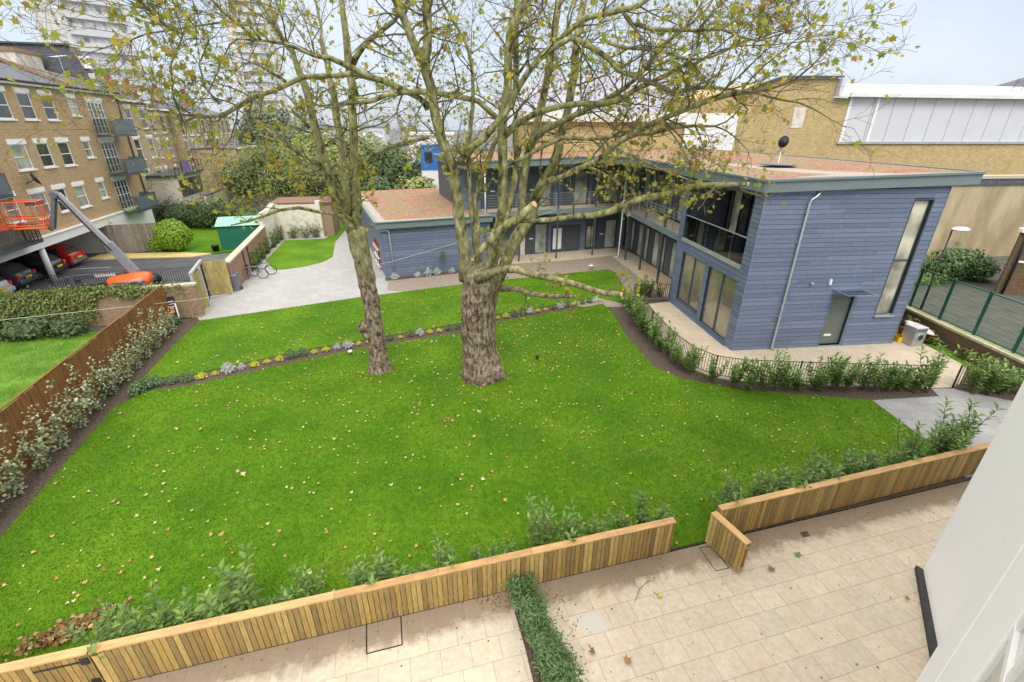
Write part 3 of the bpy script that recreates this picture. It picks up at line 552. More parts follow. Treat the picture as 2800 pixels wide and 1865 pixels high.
# roof: polygon in house frame; height rises slightly to the east
rt = lambda x, y: 7.235+.027*x
RP = [(-.26, -.22), (8.74, -.22), (8.6, 14.2), (6.0, 24.5), (-1.2, 24), (-12.4, 14.8), (-12.9, 16.2)]
def hw(x, y): return (HA[0]+x*math.cos(HR)-y*math.sin(HR), HA[1]+x*math.sin(HR)+y*math.cos(HR))
def hi(X, Y): X -= HA[0]; Y -= HA[1]; return (X*math.cos(HR)+Y*math.sin(HR), -X*math.sin(HR)+Y*math.cos(HR))
BO = (-2.3, 34.35); BR = R(18.2)
def bw(x, y): return (BO[0]+x*math.cos(BR)-y*math.sin(BR), BO[1]+x*math.sin(BR)+y*math.cos(BR))
bh = lambda x, y: hi(*bw(x, y))
RP = [(-.26, -.22), (8.74, -.22), (8.6, 14.2), (7.0, 25.0), bh(12, 9.5), bh(-1.6, 9.5), bh(-1.6, -2.0), bh(7.2, -2.0), bh(8.6, -2.3), (-.26, 14.0)]
fas = MB(); n = len(RP); inner = []
cen = (4.0, 14.0)
th = .14
# fascia ring + soffit + planting surface
fas.prism(RP, lambda x, y: rt(x, y)-.46, lambda x, y: rt(x, y)-.06); fas.build('roof_deck', 'grey_metal', H_)
rim = MB()
for i in range(n):
    a, b = RP[i], RP[(i+1) % n]; rim.bar((a[0], a[1], rt(*a)-.02), (b[0], b[1], rt(*b)-.02), .16, .08)
rim.build('roof_rim', 'grey_metal', H_)
sd = gp(1789, 378, 7.42); SD = thing('roof_satellite_dish', 'dark satellite dish on a weighted tray and tripod on the planted roof', 'satellite dish', (sd[0], sd[1], 7.40))
MB().lathe([(.7, 0), (.8, .02), (.8, .05), (.7, .06)], (0, 0, 0), 24).build('tray', 'lift_grey', SD)
for a_ in (0, 2.1, 4.2): MB().bar((.5*math.cos(a_), .5*math.sin(a_), .08), (0, 0, .75), .035).build('strut', 'galvanised', SD)
MB().tube([(0, 0, .5), (0, 0, 1.9)], .025, 8).build('mast', 'galvanised', SD)
d_ = MB().lathe([(.02, 0), (.2, .02), (.36, .09), (.44, .16)], (0, 0, 0), 20).build('dish', 'black_metal', SD, smooth=True); d_.location = (.0, -.12, 1.0); d_.rotation_euler = (R(80), 0, R(-62)); d_.scale = (.6, .6, .6)
f = MB(); f.bar((-.55, 0, 1.75), (.55, 0, 1.75), .02)
for k in range(7): f.bar((-.5+k*.16, -.18, 1.75), (-.5+k*.16, .18, 1.75), .012)
f.build('aerial', 'galvanised', SD)
ins = [(x+(cen[0]-x)*.008, y+(cen[1]-y)*.008) for x, y in RP]
MB().prism(ins, lambda x, y: rt(x, y)-.05, lambda x, y: rt(x, y)-.02).build('roof_planting', 'sedum', H_)
def peb(l): return [(x, y) for x, y in l]
MB().prism([(1.0, .35), (5.2, .05), (8.0, -.0), (5.6, .4), (3.9, 2.3), (2.6, 6.5), (2.2, 13), (1.7, 13), (1.8, 6), (2.4, 2.2), (3.2, .9)], lambda x, y: rt(x, y)-.02, lambda x, y: rt(x, y)-.008).build('roof_pebbles', 'pebbles', H_)

# ---------------------------------------------------------------- back wing (same terrace of homes, own block)
W_ = thing('gallery_house', 'two storey blue clad wing behind the big tree with an upper walkway and steel railing', 'house', BO, BR)
dl = [(3.45, 5.26), (.6, 1.9), (9.2, 10.9)]
mb = MB(); mb.box(-1.4, 12, .03, 9, 0, 6.9); mb.build('wall', 'dark_lining', W_)
mb = MB(); planks(mb, -1.4, 12, .03, 3.3, [(a-.1, b+.1, -1, 3) for a, b in dl]+[(5.55, 8.1, -1, 2.2), (8.5, 11.4, -1, 2.7)], .03); mb.build('cladding', 'blue_boards', W_)
mb = MB(); mb.box(-1.42, -.0, -.0, .028, 3.6, 6.9); planks(mb, -1.4, 0, 3.6, 6.9, [], -.0); mb.build('end_cladding', 'blue_boards', W_)
MB().box(3.05, 3.42, -.04, .028, .0, 2.7).build('stone_panel', 'old_render', W_)
def wdoor(x0, x1, z0, h, side=True):
    f = MB(); f.box(x0, x1, -.05, .02, z0, z0+.07); f.box(x0, x1, -.05, .02, z0+h-.07, z0+h); f.box(x0, x0+.07, -.052, .02, z0+.07, z0+h-.07); f.box(x1-.07, x1, -.052, .02, z0+.07, z0+h-.07)
    xm = x0+(x1-x0)*.42; f.box(xm-.04, xm+.04, -.054, .02, z0+.07, z0+h-.07); f.box(x0+.07, xm-.04, -.04, .0, z0+.07, z0+h-.07)
    o = f.build('door', 'dark_grey_metal', W_); MB().box(xm+.04, x1-.07, -.03, -.01, z0+.07, z0+h-.07).build('pane', 'pane_curtain', o)
    MB().box(x0+.25, x0+.55, -.056, -.041, z0+1.15, z0+1.24).build('letter_plate', 'white_plastic', o); MB().bar((xm-.12, -.07, z0+1.0), (xm-.12, -.07, z0+1.15), .03).build('handle', 'steel', o)
wdoor(3.5, 5.2, .04, 2.3); wdoor(.55, 2.1, .04, 2.3); wdoor(9.5, 11.2, .04, 2.3)
for x0 in (.5, 3.5, 6.5, 9.3): wdoor(x0, x0+1.9, 3.62, 2.45)
for x0, x1, m_ in ((5.65, 6.5, 'white_plastic'), (6.75, 7.95, 'dark_grey_metal'), (8.55, 9.4, 'pane_beige')):
    f = MB(); f.box(x0, x1, -.05, .02, .2, .28); f.box(x0, x1, -.05, .02, 1.9, 1.98); f.box(x0, x0+.06, -.052, .02, .28, 1.9); f.box(x1-.06, x1, -.052, .02, .28, 1.9); f.box((x0+x1)/2-.03, (x0+x1)/2+.03, -.052, .02, .28, 1.9)
    o = f.build('window', 'dark_grey_metal', W_); MB().box(x0+.06, x1-.06, -.03, -.01, .28, 1.9).build('pane', m_, o)
for x0 in (2.6, 5.6, 8.5): MB().box(x0, x0+.3, -.06, .02, 3.62, 6.3).build('blue_pier', 'blue_trim', W_)
MB().box(-.1, 12, -1.78, .0, 3.46, 3.60).build('walkway', 'terrace_slabs', W_)
MB().box(-.1, 10.6, -1.84, -1.785, 3.32, 3.66).build('walkway_edge', 'grey_metal', W_)
for x in (-.05, 2.35, 5.32, 8.32):
    MB().box(x-.05, x+.05, -1.78, -1.68, .02, 3.46).build('post', 'dark_grey_metal', W_); MB().box(x-.05, x+.05, -1.78, -1.68, 3.6, 6.95).build('post', 'dark_grey_metal', W_)
m_ = MB(); r_ = MB()
for k in range(9): MB().bar((-.05+k*1.3, -1.72, 3.6), (-.05+k*1.3, -1.72, 4.72), .035).build('stanchion', 'steel', W_)
for z in (3.85, 4.03, 4.21, 4.39, 4.57): r_.bar((-.05, -1.72, z), (10.4, -1.72, z), .014)
r_.bar((-.05, -1.72, 4.74), (10.4, -1.72, 4.74), .045, .02); r_.build('rails', 'steel', W_)
MB().tube([(-.15, -1.9, 6.8), (-.15, -1.9, .05)], .05, 8).build('downpipe', 'galvanised', W_, smooth=True)

# ---------------------------------------------------------------- low blue block left of the big tree
SR = R(22)
L_ = thing('low_blue_house', 'single storey blue clad block with reddish planted roof between the two tree trunks', 'house', (-8.2, 29.17), SR)
MB().box(.03, 7.2, .03, 16, 0, 3.3).build('wall', 'blue_back', L_)
mb = MB(); planks(mb, 0, 7.2, .03, 3.2, [], .03); mb.build('cladding', 'blue_boards', L_)
mb = MB(); wall(mb, -16, 0, 0, 3.2, [], 0, .03); mb.v = [(v[1]-.0, -v[0], v[2]) for v in mb.v]; mb.build('side_cladding', 'blue_trim', L_)
MB().prism([(-.32, -.3), (7.3, -.3), (7.3, 16.2), (-.32, 16.2)], 3.22, 3.60).build('roof_fascia', 'grey_metal', L_)
mb = MB(); mb.bar((-.32, -.3, 3.63), (7.3, -.3, 3.63), .16, .06); mb.bar((-.32, -.3, 3.63), (-.32, 16.2, 3.63), .16, .06); mb.build('roof_rim', 'grey_metal', L_)
MB().prism([(.35, .5), (7.25, .1), (7.25, 16), (.35, 16)], 3.59, 3.625).build('roof_planting', 'sedum', L_)
MB().prism([(-.2, -.2), (7.25, -.2), (7.25, .09), (.34, .49), (.34, 16), (-.2, 16)], 3.595, 3.62).build('roof_pebbles', 'pebbles', L_)
MB().tube([(-.05, -.1, 3.1), (.35, -.1, 3.1), (.45, -.1, 3.0), (.55, -.1, .1)], .045, 8).build('downpipe', 'galvanised', L_, smooth=True)
# ---------------------------------------------------------------- brick apartment building on the left
AR = R(103.9); AO = (-28.89, 28.28)        # local x runs away from the camera along the front, +y into the building
A_ = thing('apartment_building', 'yellow brick apartment building with white sash windows above a parking undercroft', 'building', AO, AR)
wins = [(-1.65, -.5, 3.85, 5.25), (.75, 2.1, 3.75, 5.2), (3.0, 4.2, 3.8, 5.2), (5.15, 6.35, 3.75, 5.15), (8.05, 8.95, 4.0, 5.15),
        (.75, 2.1, 6.55, 7.95), (3.0, 4.2, 6.55, 7.95), (5.15, 6.35, 6.5, 7.95), (8.05, 8.95, 6.85, 7.95),
        (.75, 2.1, 9.3, 10.75), (3.0, 4.2, 9.3, 10.75), (5.15, 6.35, 9.3, 10.75), (8.05, 8.95, 9.6, 10.7), (-1.65, -.5, 9.3, 10.75), (-4.6, -3.4, 9.3, 10.75)]
doors = [(10.3, 12.4, 2.75, 5.05), (10.3, 12.4, 5.55, 7.85), (10.3, 12.4, 8.35, 10.6)]
mb = MB(); wall(mb, -12, 14.6, 2.7, 11.2, wins+doors, 0, .3); mb.box(14.3, 14.6, .302, 11, 2.7, 11.2); mb.box(-12, -11.7, .302, 11, 0, 11.2); mb.box(-11.7, 14.3, 10.7, 11, 0, 11.2); mb.build('brick_wall', 'stock_brick', A_)
MB().box(-11.6, 14.2, .4, 10.6, 2.8, 3.0).box(-11.6, 14.2, .4, 10.6, 5.55, 5.7).box(-11.6, 14.2, .4, 10.6, 8.3, 8.45).box(-11.6, 14.2, 2.5, 2.6, 3.0, 11).build('inner_floors', 'interior_wall', A_)
mb = MB(); mb.box(-12, 7.6, -.12, .28, 2.15, 2.68); mb.box(7.6, 14.7, -.14, .3, 0, 2.69); mb.build('white_beam', 'white_render', A_)
mb = MB(); mb.box(-12.1, 14.8, -.22, .1, 2.70, 2.78); mb.build('string_course', 'lintel_white', A_)
mb = MB(); mb.box(-11.7, 14.3, .3, 10.7, 2.5, 2.68); mb.box(-11.7, 7.6, 6.8, 7, 0, 2.5); mb.box(7.6, 7.8, .3, 6.8, 0, 2.5); mb.build('undercroft_walls', 'white_render', A_)
MB().box(7.3, 10.6, -.22, -.14, .0, .36).build('brick_plinth', 'red_brick', A_)
for s in (0, -5.2, -10.4): MB().lathe([(.17, 0), (.16, 2.15)], (s, .1, 0), 16).build('column', 'white_render', A_, smooth=True)
for x0, x1, z0, z1 in wins: sash(A_, x0, x1, z0, z1, 0, pane='pane_dark' if rnd.random() < .3 else 'pane_curtain')
for x0, x1, z0, z1 in doors:
    o = sash(A_, x0, x1, z0, z1, 0, name='french_door', mull=4, bars=4, pane='pane_dark', transom=False, sill=False, fw=.11)
def balcony(x0, x1, z, pr=1.35, h=1.05, slats=False):
    b = MB().box(x0, x1, -pr, -.14, z-.16, z).build('balcony', 'dark_grey_metal', A_)
    f = MB(); f.bar((x0, -pr+.02, z+h), (x1, -pr+.02, z+h), .05); f.bar((x0+.02, -pr+.05, z+h), (x0+.02, -.16, z+h), .05); f.bar((x1-.02, -pr+.05, z+h), (x1-.02, -.16, z+h), .05)
    for q in ((x0+.02, -pr+.02), (x1-.02, -pr+.02), (x0+.02, -.18), (x1-.02, -.18)): f.bar((q[0], q[1], z), (q[0], q[1], z+h), .04)
    if slats:
        for k in range(int((x1-x0)/.11)): f.bar((x0+.06+k*.11, -pr+.02, z), (x0+.06+k*.11, -pr+.02, z+h), .035, .02)
        for k in range(int(pr/.11)-1): f.bar((x1-.02, -pr+.1+k*.11, z), (x1-.02, -pr+.1+k*.11, z+h), .035, .02)
    f.build('railing', 'dark_grey_metal', b)
    if not slats:
        g = MB(); g.box(x0+.05, x1-.05, -pr+.01, -pr+.03, z+.03, z+h-.05); g.box(x1-.03, x1-.01, -pr+.05, -.2, z+.03, z+h-.05); g.build('panel', 'balcony_panel', b)
        g = MB(); g.box(x0+.01, x0+.03, -pr+.05, -.2, z+.03, z+h-.05); g.build('glass_panel', 'glass_balustrade', b)
mplain('balcony_panel', [(.10, .125, .155), (.14, .165, .20)], scale=1, rough=.4, bmp=0)
for z in (8.35, 5.55, 2.75): balcony(10.0, 13.4, z)
balcony(-4.6, -1.3, 2.9, 1.0, .95, slats=True); balcony(-4.6, -2.1, 5.55, 1.0, 1.05)
# side reveal beyond the balconies and down pipes
f = MB(); f.tube([(14.75, -.08, 11.1), (14.75, -.08, 2.8)], .05, 8); f.build('downpipe', 'black_metal', A_, smooth=True)
f = MB(); f.tube([(16.1, 1.1, 11.9), (16.1, 1.1, .2)], .06, 8); f.build('downpipe', 'black_metal', A_, smooth=True)
# roof
EZ = 11.2
mb = MB(); mb.box(-12.2, 14.75, -.28, -.0, EZ-.02, EZ+.16); mb.build('fascia_board', 'lintel_white', A_)
MB().tube([(-12.2, -.36, EZ+.16), (14.8, -.36, EZ+.16)], .07, 8).build('gutter', 'black_metal', A_, smooth=True)
mb = MB(); mb.add([(-12.2, -.4, EZ+.2), (14.8, -.4, EZ+.2), (14.7, 1.2, EZ+.75), (9, 3, EZ+1.6), (-12.2, 3, EZ+1.6), (-12.2, 10.8, EZ+.1), (14.8, 10.8, EZ+.1)], [(0, 1, 2, 3, 4), (4, 3, 5), (3, 6, 5), (3, 2, 6), (0, 4, 5), (1, 6, 2), (6, 1, 0, 5)]); mb.build('roof', 'slate', A_)
mb = MB(); mb.bar((9, 3, EZ+1.63), (-12.2, 3, EZ+1.63), .3, .1); mb.bar((14.7, 1.2, EZ+.78), (9, 3, EZ+1.63), .3, .1); mb.build('ridge_flashing', 'coping', A_)
c_ = MB().box(11.6, 14.5, 4.0, 4.9, EZ+.2, EZ+2.55).build('chimney', 'old_render', A_); MB().box(11.5, 14.6, 3.9, 5.0, EZ+2.55, EZ+2.8).build('chimney_cap', 'garden_brick', c_)
for xq in (7.9, -5.0): MB().bar((xq, -.42, EZ+.3), (xq, 3, EZ+1.78), .25, .2).build('parapet', 'garden_brick', A_)
mh = thing('slate_house', 'tall slate hung house rising directly behind the end of the brick apartment building', 'house', (AO[0]+math.cos(AR)*14.95, AO[1]+math.sin(AR)*14.95), AR)
MB().box(0, 1.3, 1.3, 11, 0, 11.4).build('wall', 'stock_brick', mh)
MB().add([(0, 1.2, 11.4), (1.3, 1.2, 11.4), (1.3, 11, 11.4), (0, 11, 11.4), (.05, 2.1, 14.6), (1.25, 2.1, 14.6), (1.25, 11, 14.6), (.05, 11, 14.6)], [(3, 2, 1, 0), (4, 5, 6, 7), (0, 1, 5, 4), (1, 2, 6, 5), (2, 3, 7, 6), (3, 0, 4, 7)]).build('mansard', 'slate', mh)
MB().bar((0, 2.1, 14.66), (0, 11, 14.66), .25, .12).build('ridge', 'dark_grey_metal', mh)
for z in (11.9, 13.1): w_ = MB().box(.25, .95, 1.15, 1.9, z, z+.85).build('dormer', 'window_white', mh); MB().box(.32, .88, 1.12, 1.145, z+.08, z+.77).build('pane', 'pane_curtain', w_)
an = MB(); an.tube([(8.6, -.1, 10.9), (8.6, -.1, 13.3)], .025, 5); an.tube([(7.9, -.1, 13.1), (9.4, -.1, 13.35)], .018, 5)
for k in range(9): an.tube([(7.95+k*.17, -.35, 13.12+k*.028), (7.95+k*.17, .15, 13.12+k*.028)], .012, 4)
an.build('aerial', 'galvanised', A_)
d_ = MB(); d_.lathe([(.02, -.04), (.2, -.02), (.34, .05), (.40, .12)], (0, 0, 0), 18); ds = d_.build('satellite_dish', 'black_metal', A_, smooth=True); ds.location = (.9, -.45, 6.05); ds.rotation_euler = (R(70), 0, R(25))
MB().bar((.9, 0, 5.8), (.9, -.45, 6.0), .04).build('dish_bracket', 'black_metal', A_)

# ---------------------------------------------------------------- terraced houses beyond
def frame_house(name, label, s0, s1, y0, dep, h, matw, rows, cols, ww=1.0, wh=1.5, chim=None, roofh=1.8, gable=False, group=None):
    t = thing(name, label, 'house', (AO[0]+math.cos(AR)*s0-math.sin(AR)*y0, AO[1]+math.sin(AR)*s0+math.cos(AR)*y0), AR, group)
    L = s1-s0; mb = MB(); hs = []
    for r in rows:
        for k in range(cols): xm = L*(k+.5)/cols; hs.append((xm-ww/2, xm+ww/2, r, r+wh))
    wall(mb, 0, L, 0, h, hs, 0, .3); mb.box(0, .3, .302, dep, 0, h); mb.box(L-.3, L, .302, dep, 0, h); mb.box(.3, L-.3, dep-.3, dep, 0, h); mb.box(.3, L-.3, 1.2, 1.3, 0, h); mb.build('wall', matw, t)
    for q in hs: sash(t, *q, 0, fw=.09, pane='pane_curtain' if rnd.random() < .6 else 'pane_dark')
    rf = MB(); rf.add([(-.1, -.3, h), (L+.1, -.3, h), (L+.1, dep+.3, h), (-.1, dep+.3, h), (-.1, dep/2, h+roofh), (L+.1, dep/2, h+roofh)], [(0, 1, 5, 4), (2, 3, 4, 5), (0, 4, 3), (1, 2, 5), (3, 2, 1, 0)]); rf.build('roof', 'slate', t)
    MB().box(-.1, L+.1, -.38, -.28, h-.05, h+.12).build('gutter', 'lintel_white', t)
    if chim:
        for cx_, cw in chim:
            c = MB().box(cx_-cw/2, cx_+cw/2, dep/2-.5, dep/2+.5, h+roofh-1.0, h+roofh+1.2).build('chimney', 'stock_brick', t)
            for k in range(max(2, int(cw/.33))): MB().lathe([(.13, 0), (.10, .5), (.13, .55)], (cx_-cw/2+.2+k*.33, dep/2, h+roofh+1.2), 10).build('chimney_pot', 'clay', c)
    return t
frame_house('terraced_house', 'terraced brick house next to the apartment building, with a broad chimney stack of clay pots', 16.3, 21.6, .6, 8, 10.9, 'hazed_brick', (3.4, 6.2, 8.7), 2, 1.15, 1.7, [(1.6, 2.6)], 1.6)
frame_house('terraced_house', 'terraced brick house second beyond the apartment building with tall white windows', 21.8, 27.2, 1.2, 8, 10.4, 'hazed_brick', (3.4, 6.0, 8.3), 2, 1.1, 1.6, [(4.8, 1.0)], 1.5)
frame_house('terraced_house', 'terraced brick house in the middle of the far row above the green trees', 27.5, 34, .4, 8, 10.2, 'hazed_brick', (3.2, 5.8, 8.0), 3, 1.0, 1.6, [(.8, 1.0)], 1.4)
frame_house('terraced_house', 'last visible terraced brick house at the far end of the row behind the round tree', 34.3, 46, .4, 8, 10.2, 'hazed_brick', (3.2, 5.8, 8.0), 6, .9, 1.7, [(.8, 1.2), (9.0, 1.0)], 1.4)
e1 = frame_house('rear_extension', 'low brick rear extension with a flat white edged roof among the trees', 29, 37, -4.2, 4.5, 6.6, 'hazed_brick', (3.4,), 2, 1.0, 1.5, None, .15)
e2 = thing('rear_extension', 'cream rendered rear extension with dark glazed front and roof terrace beside the balconies', 'extension', (AO[0]+math.cos(AR)*17.4+math.sin(AR)*1.6, AO[1]+math.sin(AR)*17.4-math.cos(AR)*1.6), AR)
MB().box(0, 7.2, 0, 2.6, 0, 4.6).build('wall', 'cream_wall', e2); MB().box(.8, 6.4, -.06, -.005, 2.7, 4.3).build('dark_glazing', 'pane_dark', e2); MB().box(-.2, 7.4, -.25, 2.8, 4.6, 4.8).build('roof_edge', 'dark_grey_metal', e2)
m_ = MB(); 
for k in range(9): m_.bar((k*.9, -.2, 4.8), (k*.9, -.2, 5.8), .05)
m_.bar((0, -.2, 5.8), (7.2, -.2, 5.8), .05); m_.bar((0, -.2, 5.3), (7.2, -.2, 5.3), .04); m_.build('terrace_railing', 'black_metal', e2)
MB().box(2.0, 3.6, -.26, -.22, 5.1, 5.75).build('hanging_cloth', 'purple_cloth', e2)
MB().box(-1.0, 7.5, -2.6, -2.35, 0, 3.0).build('garden_wall', 'cream_wall', e2); MB().bar((-1, -2.5, 3.05), (7.5, -2.5, 3.05), .35, .12).build('wall_capping', 'dark_grey_metal', e2)

# ---------------------------------------------------------------- tower blocks in the far distance
def tower(label, azL, azR, dist, h, mat, floors, nwin, yaw, dep=18):
    mid = (azL+azR)/2; W = 2*dist*math.tan((azR-azL)/2)
    t = thing('tower_block', label, 'tower block', (dist*math.sin(mid), dist*math.cos(mid)), -mid+yaw)
    MB().box(-W/2, W/2, -dep/2, dep/2, 0, h).build('wall', mat, t)
    b = MB(); wn = MB(); fh = h/floors
    for k in range(1, floors):
        b.box(-W*.30, W*.42, -dep/2-.9, -dep/2-.01, k*fh, k*fh+1.1)
        MB().box(-W*.46, W*.46, -dep/2-.06, -dep/2-.012, k*fh+1.3, k*fh+fh-.3).build('window_band', 'far_glass', t)
    for j in range(nwin+1): x = -W*.46+(W*.92)*j/nwin; MB().box(x-W*.2/nwin, x+W*.2/nwin, -dep/2-.12, -dep/2-.065, 0, h-1).build('fin', mat, t)
    b.box(-W*.5, W*.5, -dep/2-.02, -dep/2, h-.5, h); b.build('balcony_bands', 'concrete_tower_grey', t); return t
pane_mat('far_glass', (.54, .56, .60), .2)  # window bands faded by colour to stand in for haze
tower('tall pale concrete tower block rising behind the apartment roof at the left', R(-40.4), R(-35.4), 150, 62, 'concrete_tower', 22, 7, R(10))
tower('distant slim pinkish tower block seen through the twigs in the middle left', R(-27.2), R(-23.6), 210, 48, 'concrete_tower', 17, 6, R(-8))
# ---------------------------------------------------------------- distant low buildings behind the trees
def far_block(label, x0, x1, Y, z0, z1, mat, roofm='far_roof', dep=10, az=8, win=True):
    (ax, ay), (bx, by) = [(at(x, 300, Y).x, Y) for x in (x0, x1)]
    t = thing('distant_building', label, 'building', (ax, ay), R(az)); L = (bx-ax)
    MB().box(0, L, 0, dep, 0, z1).build('wall', mat, t); MB().box(-.3, L+.3, -.3, dep+.3, z1, z1+.4).build('roof', roofm, t)
    if win:
        wn = MB(); n_ = max(2, int(L/3))
        for z in (z1-2.4, z1-5.2): MB().box(.5, L-.5, -.05, -.01, z, z+1.4).build('window_band', 'far_glass', t)
    return t
far_block('white distant flats with pale window bands behind the round tree', 690, 760, 92, 0, 8.6, 'white_render')
far_block('grey distant block low on the skyline behind the smaller trunk stems', 770, 880, 120, 0, 8.9, 'concrete_tower_grey')
far_block('pale low warehouse behind the trees between the two trunks', 930, 1040, 88, 0, 7.6, 'white_render', 'roof_white', win=False)
cb = thing('site_cabin', 'bright blue cabin container showing between the big trunk limbs', 'container', (*at(965, 340, 60).xy, 0), R(10))
MB().box(0, 3.2, 0, 2.5, 4.2, 7.0).build('body', 'blue_plastic', cb); MB().box(.0, 3.2, .1, 2.4, 0, 4.19).build('lower_cabin', 'white_plastic', cb); MB().box(.5, 1.4, -.04, -.01, 5.0, 6.2).build('window', 'pane_dark', cb)

# ---------------------------------------------------------------- industrial building behind the blue house
IA = R(90-82); IO = (20.0, 44.0)
I_ = thing('industrial_building', 'large yellow brick works with tall blank gable and white sheet cladding on its upper side', 'building', IO, IA)
# brick: low band (right), tall gable (left)
gp_ = [(1.0, 0), (9.2, 0), (9.2, 11.35), (7.6, 11.4), (7.6, 12.85), (2.3, 12.75), (-1.5, 11.5), (-1.5, 0)]
mb = MB(); mb.add([(x, 0, z) for x, z in gp_]+[(x, 14, z) for x, z in gp_], [tuple(range(8)), tuple(range(15, 7, -1))]+[((i+1) % 8, i, i+8, (i+1) % 8+8) for i in range(8)]); mb.build('brick_gable', 'yellow_brick', I_)
MB().bar((2.3, -.05, 12.85), (7.9, -.05, 12.95), .5, .14).bar((-1.5, -.05, 11.6), (2.3, -.05, 12.85), .5, .14).build('gable_coping', 'dark_grey_metal', I_)
MB().box(9.2, 60, .02, 12, 0, 7.75).build('brick_wall', 'yellow_brick', I_)
MB().box(9.05, 60, -.12, .0, 7.72, 7.86).build('flashing', 'galvanised', I_)
for k in range(24):
    x0 = 9.3+k*2.05+(.0 if k < 1 else .35); mbp = MB().box(x0, x0+2.0 if k else x0+2.35, .04-.0, .16, 7.88, 11.5); mbp.build('cladding_panel', 'cladding_white', I_)
MB().box(9.3, 60, .17, .3, 7.8, 11.5).build('cladding_backing', 'cladding_white', I_)
for x in (9.32, 12.0, 30.4): MB().box(x-.12, x+.12, -.1, .035, 7.88, 11.5).build('cladding_trim', 'window_white', I_)
MB().box(7.7, 60, -.55, -.3, 11.45, 11.75).build('eaves_gutter', 'roof_white', I_)
mb = MB(); mb.add([(7.8, -.5, 11.76), (60, -.5, 11.76), (60, 9, 13.2), (7.8, 9, 13.2), (7.8, -.5, 11.5), (60, -.5, 11.5), (60, 9, 12.8), (7.8, 9, 12.8)], [(0, 1, 2, 3), (7, 6, 5, 4), (0, 4, 5, 1), (1, 5, 6, 2), (2, 6, 7, 3), (3, 7, 4, 0)]); mb.build('sheet_roof', 'roof_white', I_)
MB().box(7.62, 8.0, -.5, 1.2, 11.5, 12.8).build('parapet_end', 'cladding_white', I_)
f = MB(); f.bar((27.0, 1.5, 12.2), (27.3, 1.5, 13.2), .05); f.bar((28.0, 1.5, 12.2), (28.3, 1.5, 13.2), .05); f.bar((27.1, 1.5, 12.6), (28.1, 1.5, 12.6), .04); f.bar((27.2, 1.5, 13.0), (28.2, 1.5, 13.0), .04); f.build('roof_ladder', 'dark_grey_metal', I_)
MB().box(4.2, 5.3, -.03, -.005, 9.0, 10.6).build('painted_patch', 'old_render', I_)
# roller door panel and the long lower range on the left
MB().box(-5.6, -1.0, -.25, -.06, 0, 10.1).build('white_panel_door', 'white_plastic', I_)
MB().box(-19, -1.5, .1, 6, 0, 9.75).build('lower_brick_range', 'yellow_brick', I_)
MB().box(-19.3, -5.7, -.4, 6.2, 9.4, 10.15).build('white_roof_edge', 'roof_white', I_)
mb = MB(); mb.add([(-22, 12, 9), (4, 12, 9), (4, 19, 14.6), (-14, 19, 14.6), (-22, 27, 9), (4, 27, 9)], [(0, 1, 2, 3), (1, 5, 2), (5, 4, 3, 2), (4, 0, 3), (4, 5, 1, 0)]); mb.build('grey_shed_roof', 'far_roof', I_)

dp = at(2283, 208, 78); dm = thing('dark_roofed_building', 'dark roofed building just showing above the sheet roof at the far right', 'building', (dp.x, dp.y), R(-30))
MB().box(0, 20, 0, 8, 0, at(2300, 205, 80).z).build('wall', 'old_brick', dm)
z_ = at(2300, 205, 80).z; MB().add([(-.3, -.3, z_), (20, -.3, z_), (20, 8, z_), (-.3, 8, z_), (4, 3.5, z_+1.6), (20, 3.5, z_+1.6)], [(0, 1, 5, 4), (2, 3, 4, 5), (3, 0, 4), (1, 2, 5)]).build('roof', 'slate', dm)

# ---------------------------------------------------------------- stucco boundary building, brown house, right side
T_ = thing('stucco_wall', 'tall stained ochre stucco wall behind the street lamp with a grey coping', 'wall', (24, 31.0), R(8))
MB().box(-9, 30, 0, .6, .0, 5.65).build('wall_face', 'stucco', T_); MB().box(-9, 30, -.1, .75, 5.66, 6.05).build('slate_coping', 'slate', T_); MB().box(-9, 30, -.15, .35, 6.06, 6.25).build('ridge_coping', 'coping', T_)
B_ = thing('brown_brick_house', 'dark brown brick house corner at the right edge with a white window', 'house', (26.6, 24.4, .8), R(-25))
mb = MB(); hs = [(1.55, 3.6, .3, 1.35)]; wall(mb, 0, 9, 0, 3.3, hs, 0, .25); mb.prism([(.05, .252), (8.9, .252), (8.9, 3.2), (1.5, 3.2)], 0, 3.3); mb.build('wall', 'old_brick', B_); MB().prism([(.0, .31), (9, .31), (9, 3.3), (1.5, 3.3)], 3.31, 3.5).build('roof', 'slate', B_)
sash(B_, 1.55, 3.6, .3, 1.35, 0, lintel=False, mull=3, pane='pane_dark', fw=.08); MB().box(-.1, 9, -.2, .3, 3.32, 3.5).build('eaves', 'lintel_white', B_); MB().box(.3, 9, -.06, -.01, 1.75, 1.85).build('string_course', 'lintel_white', B_)
MB().tube([(.25, -.1, 3.6), (.25, -.1, 0)], .06, 8).build('downpipe', 'black_metal', B_, smooth=True)
ll = MB(); 
for k in range(14): ll.bar((1.5+k*.16, -.35, -.1), (1.5+k*.16, -.35, .28), .06, .03)
ll.build('white_picket_guard', 'window_white', B_)
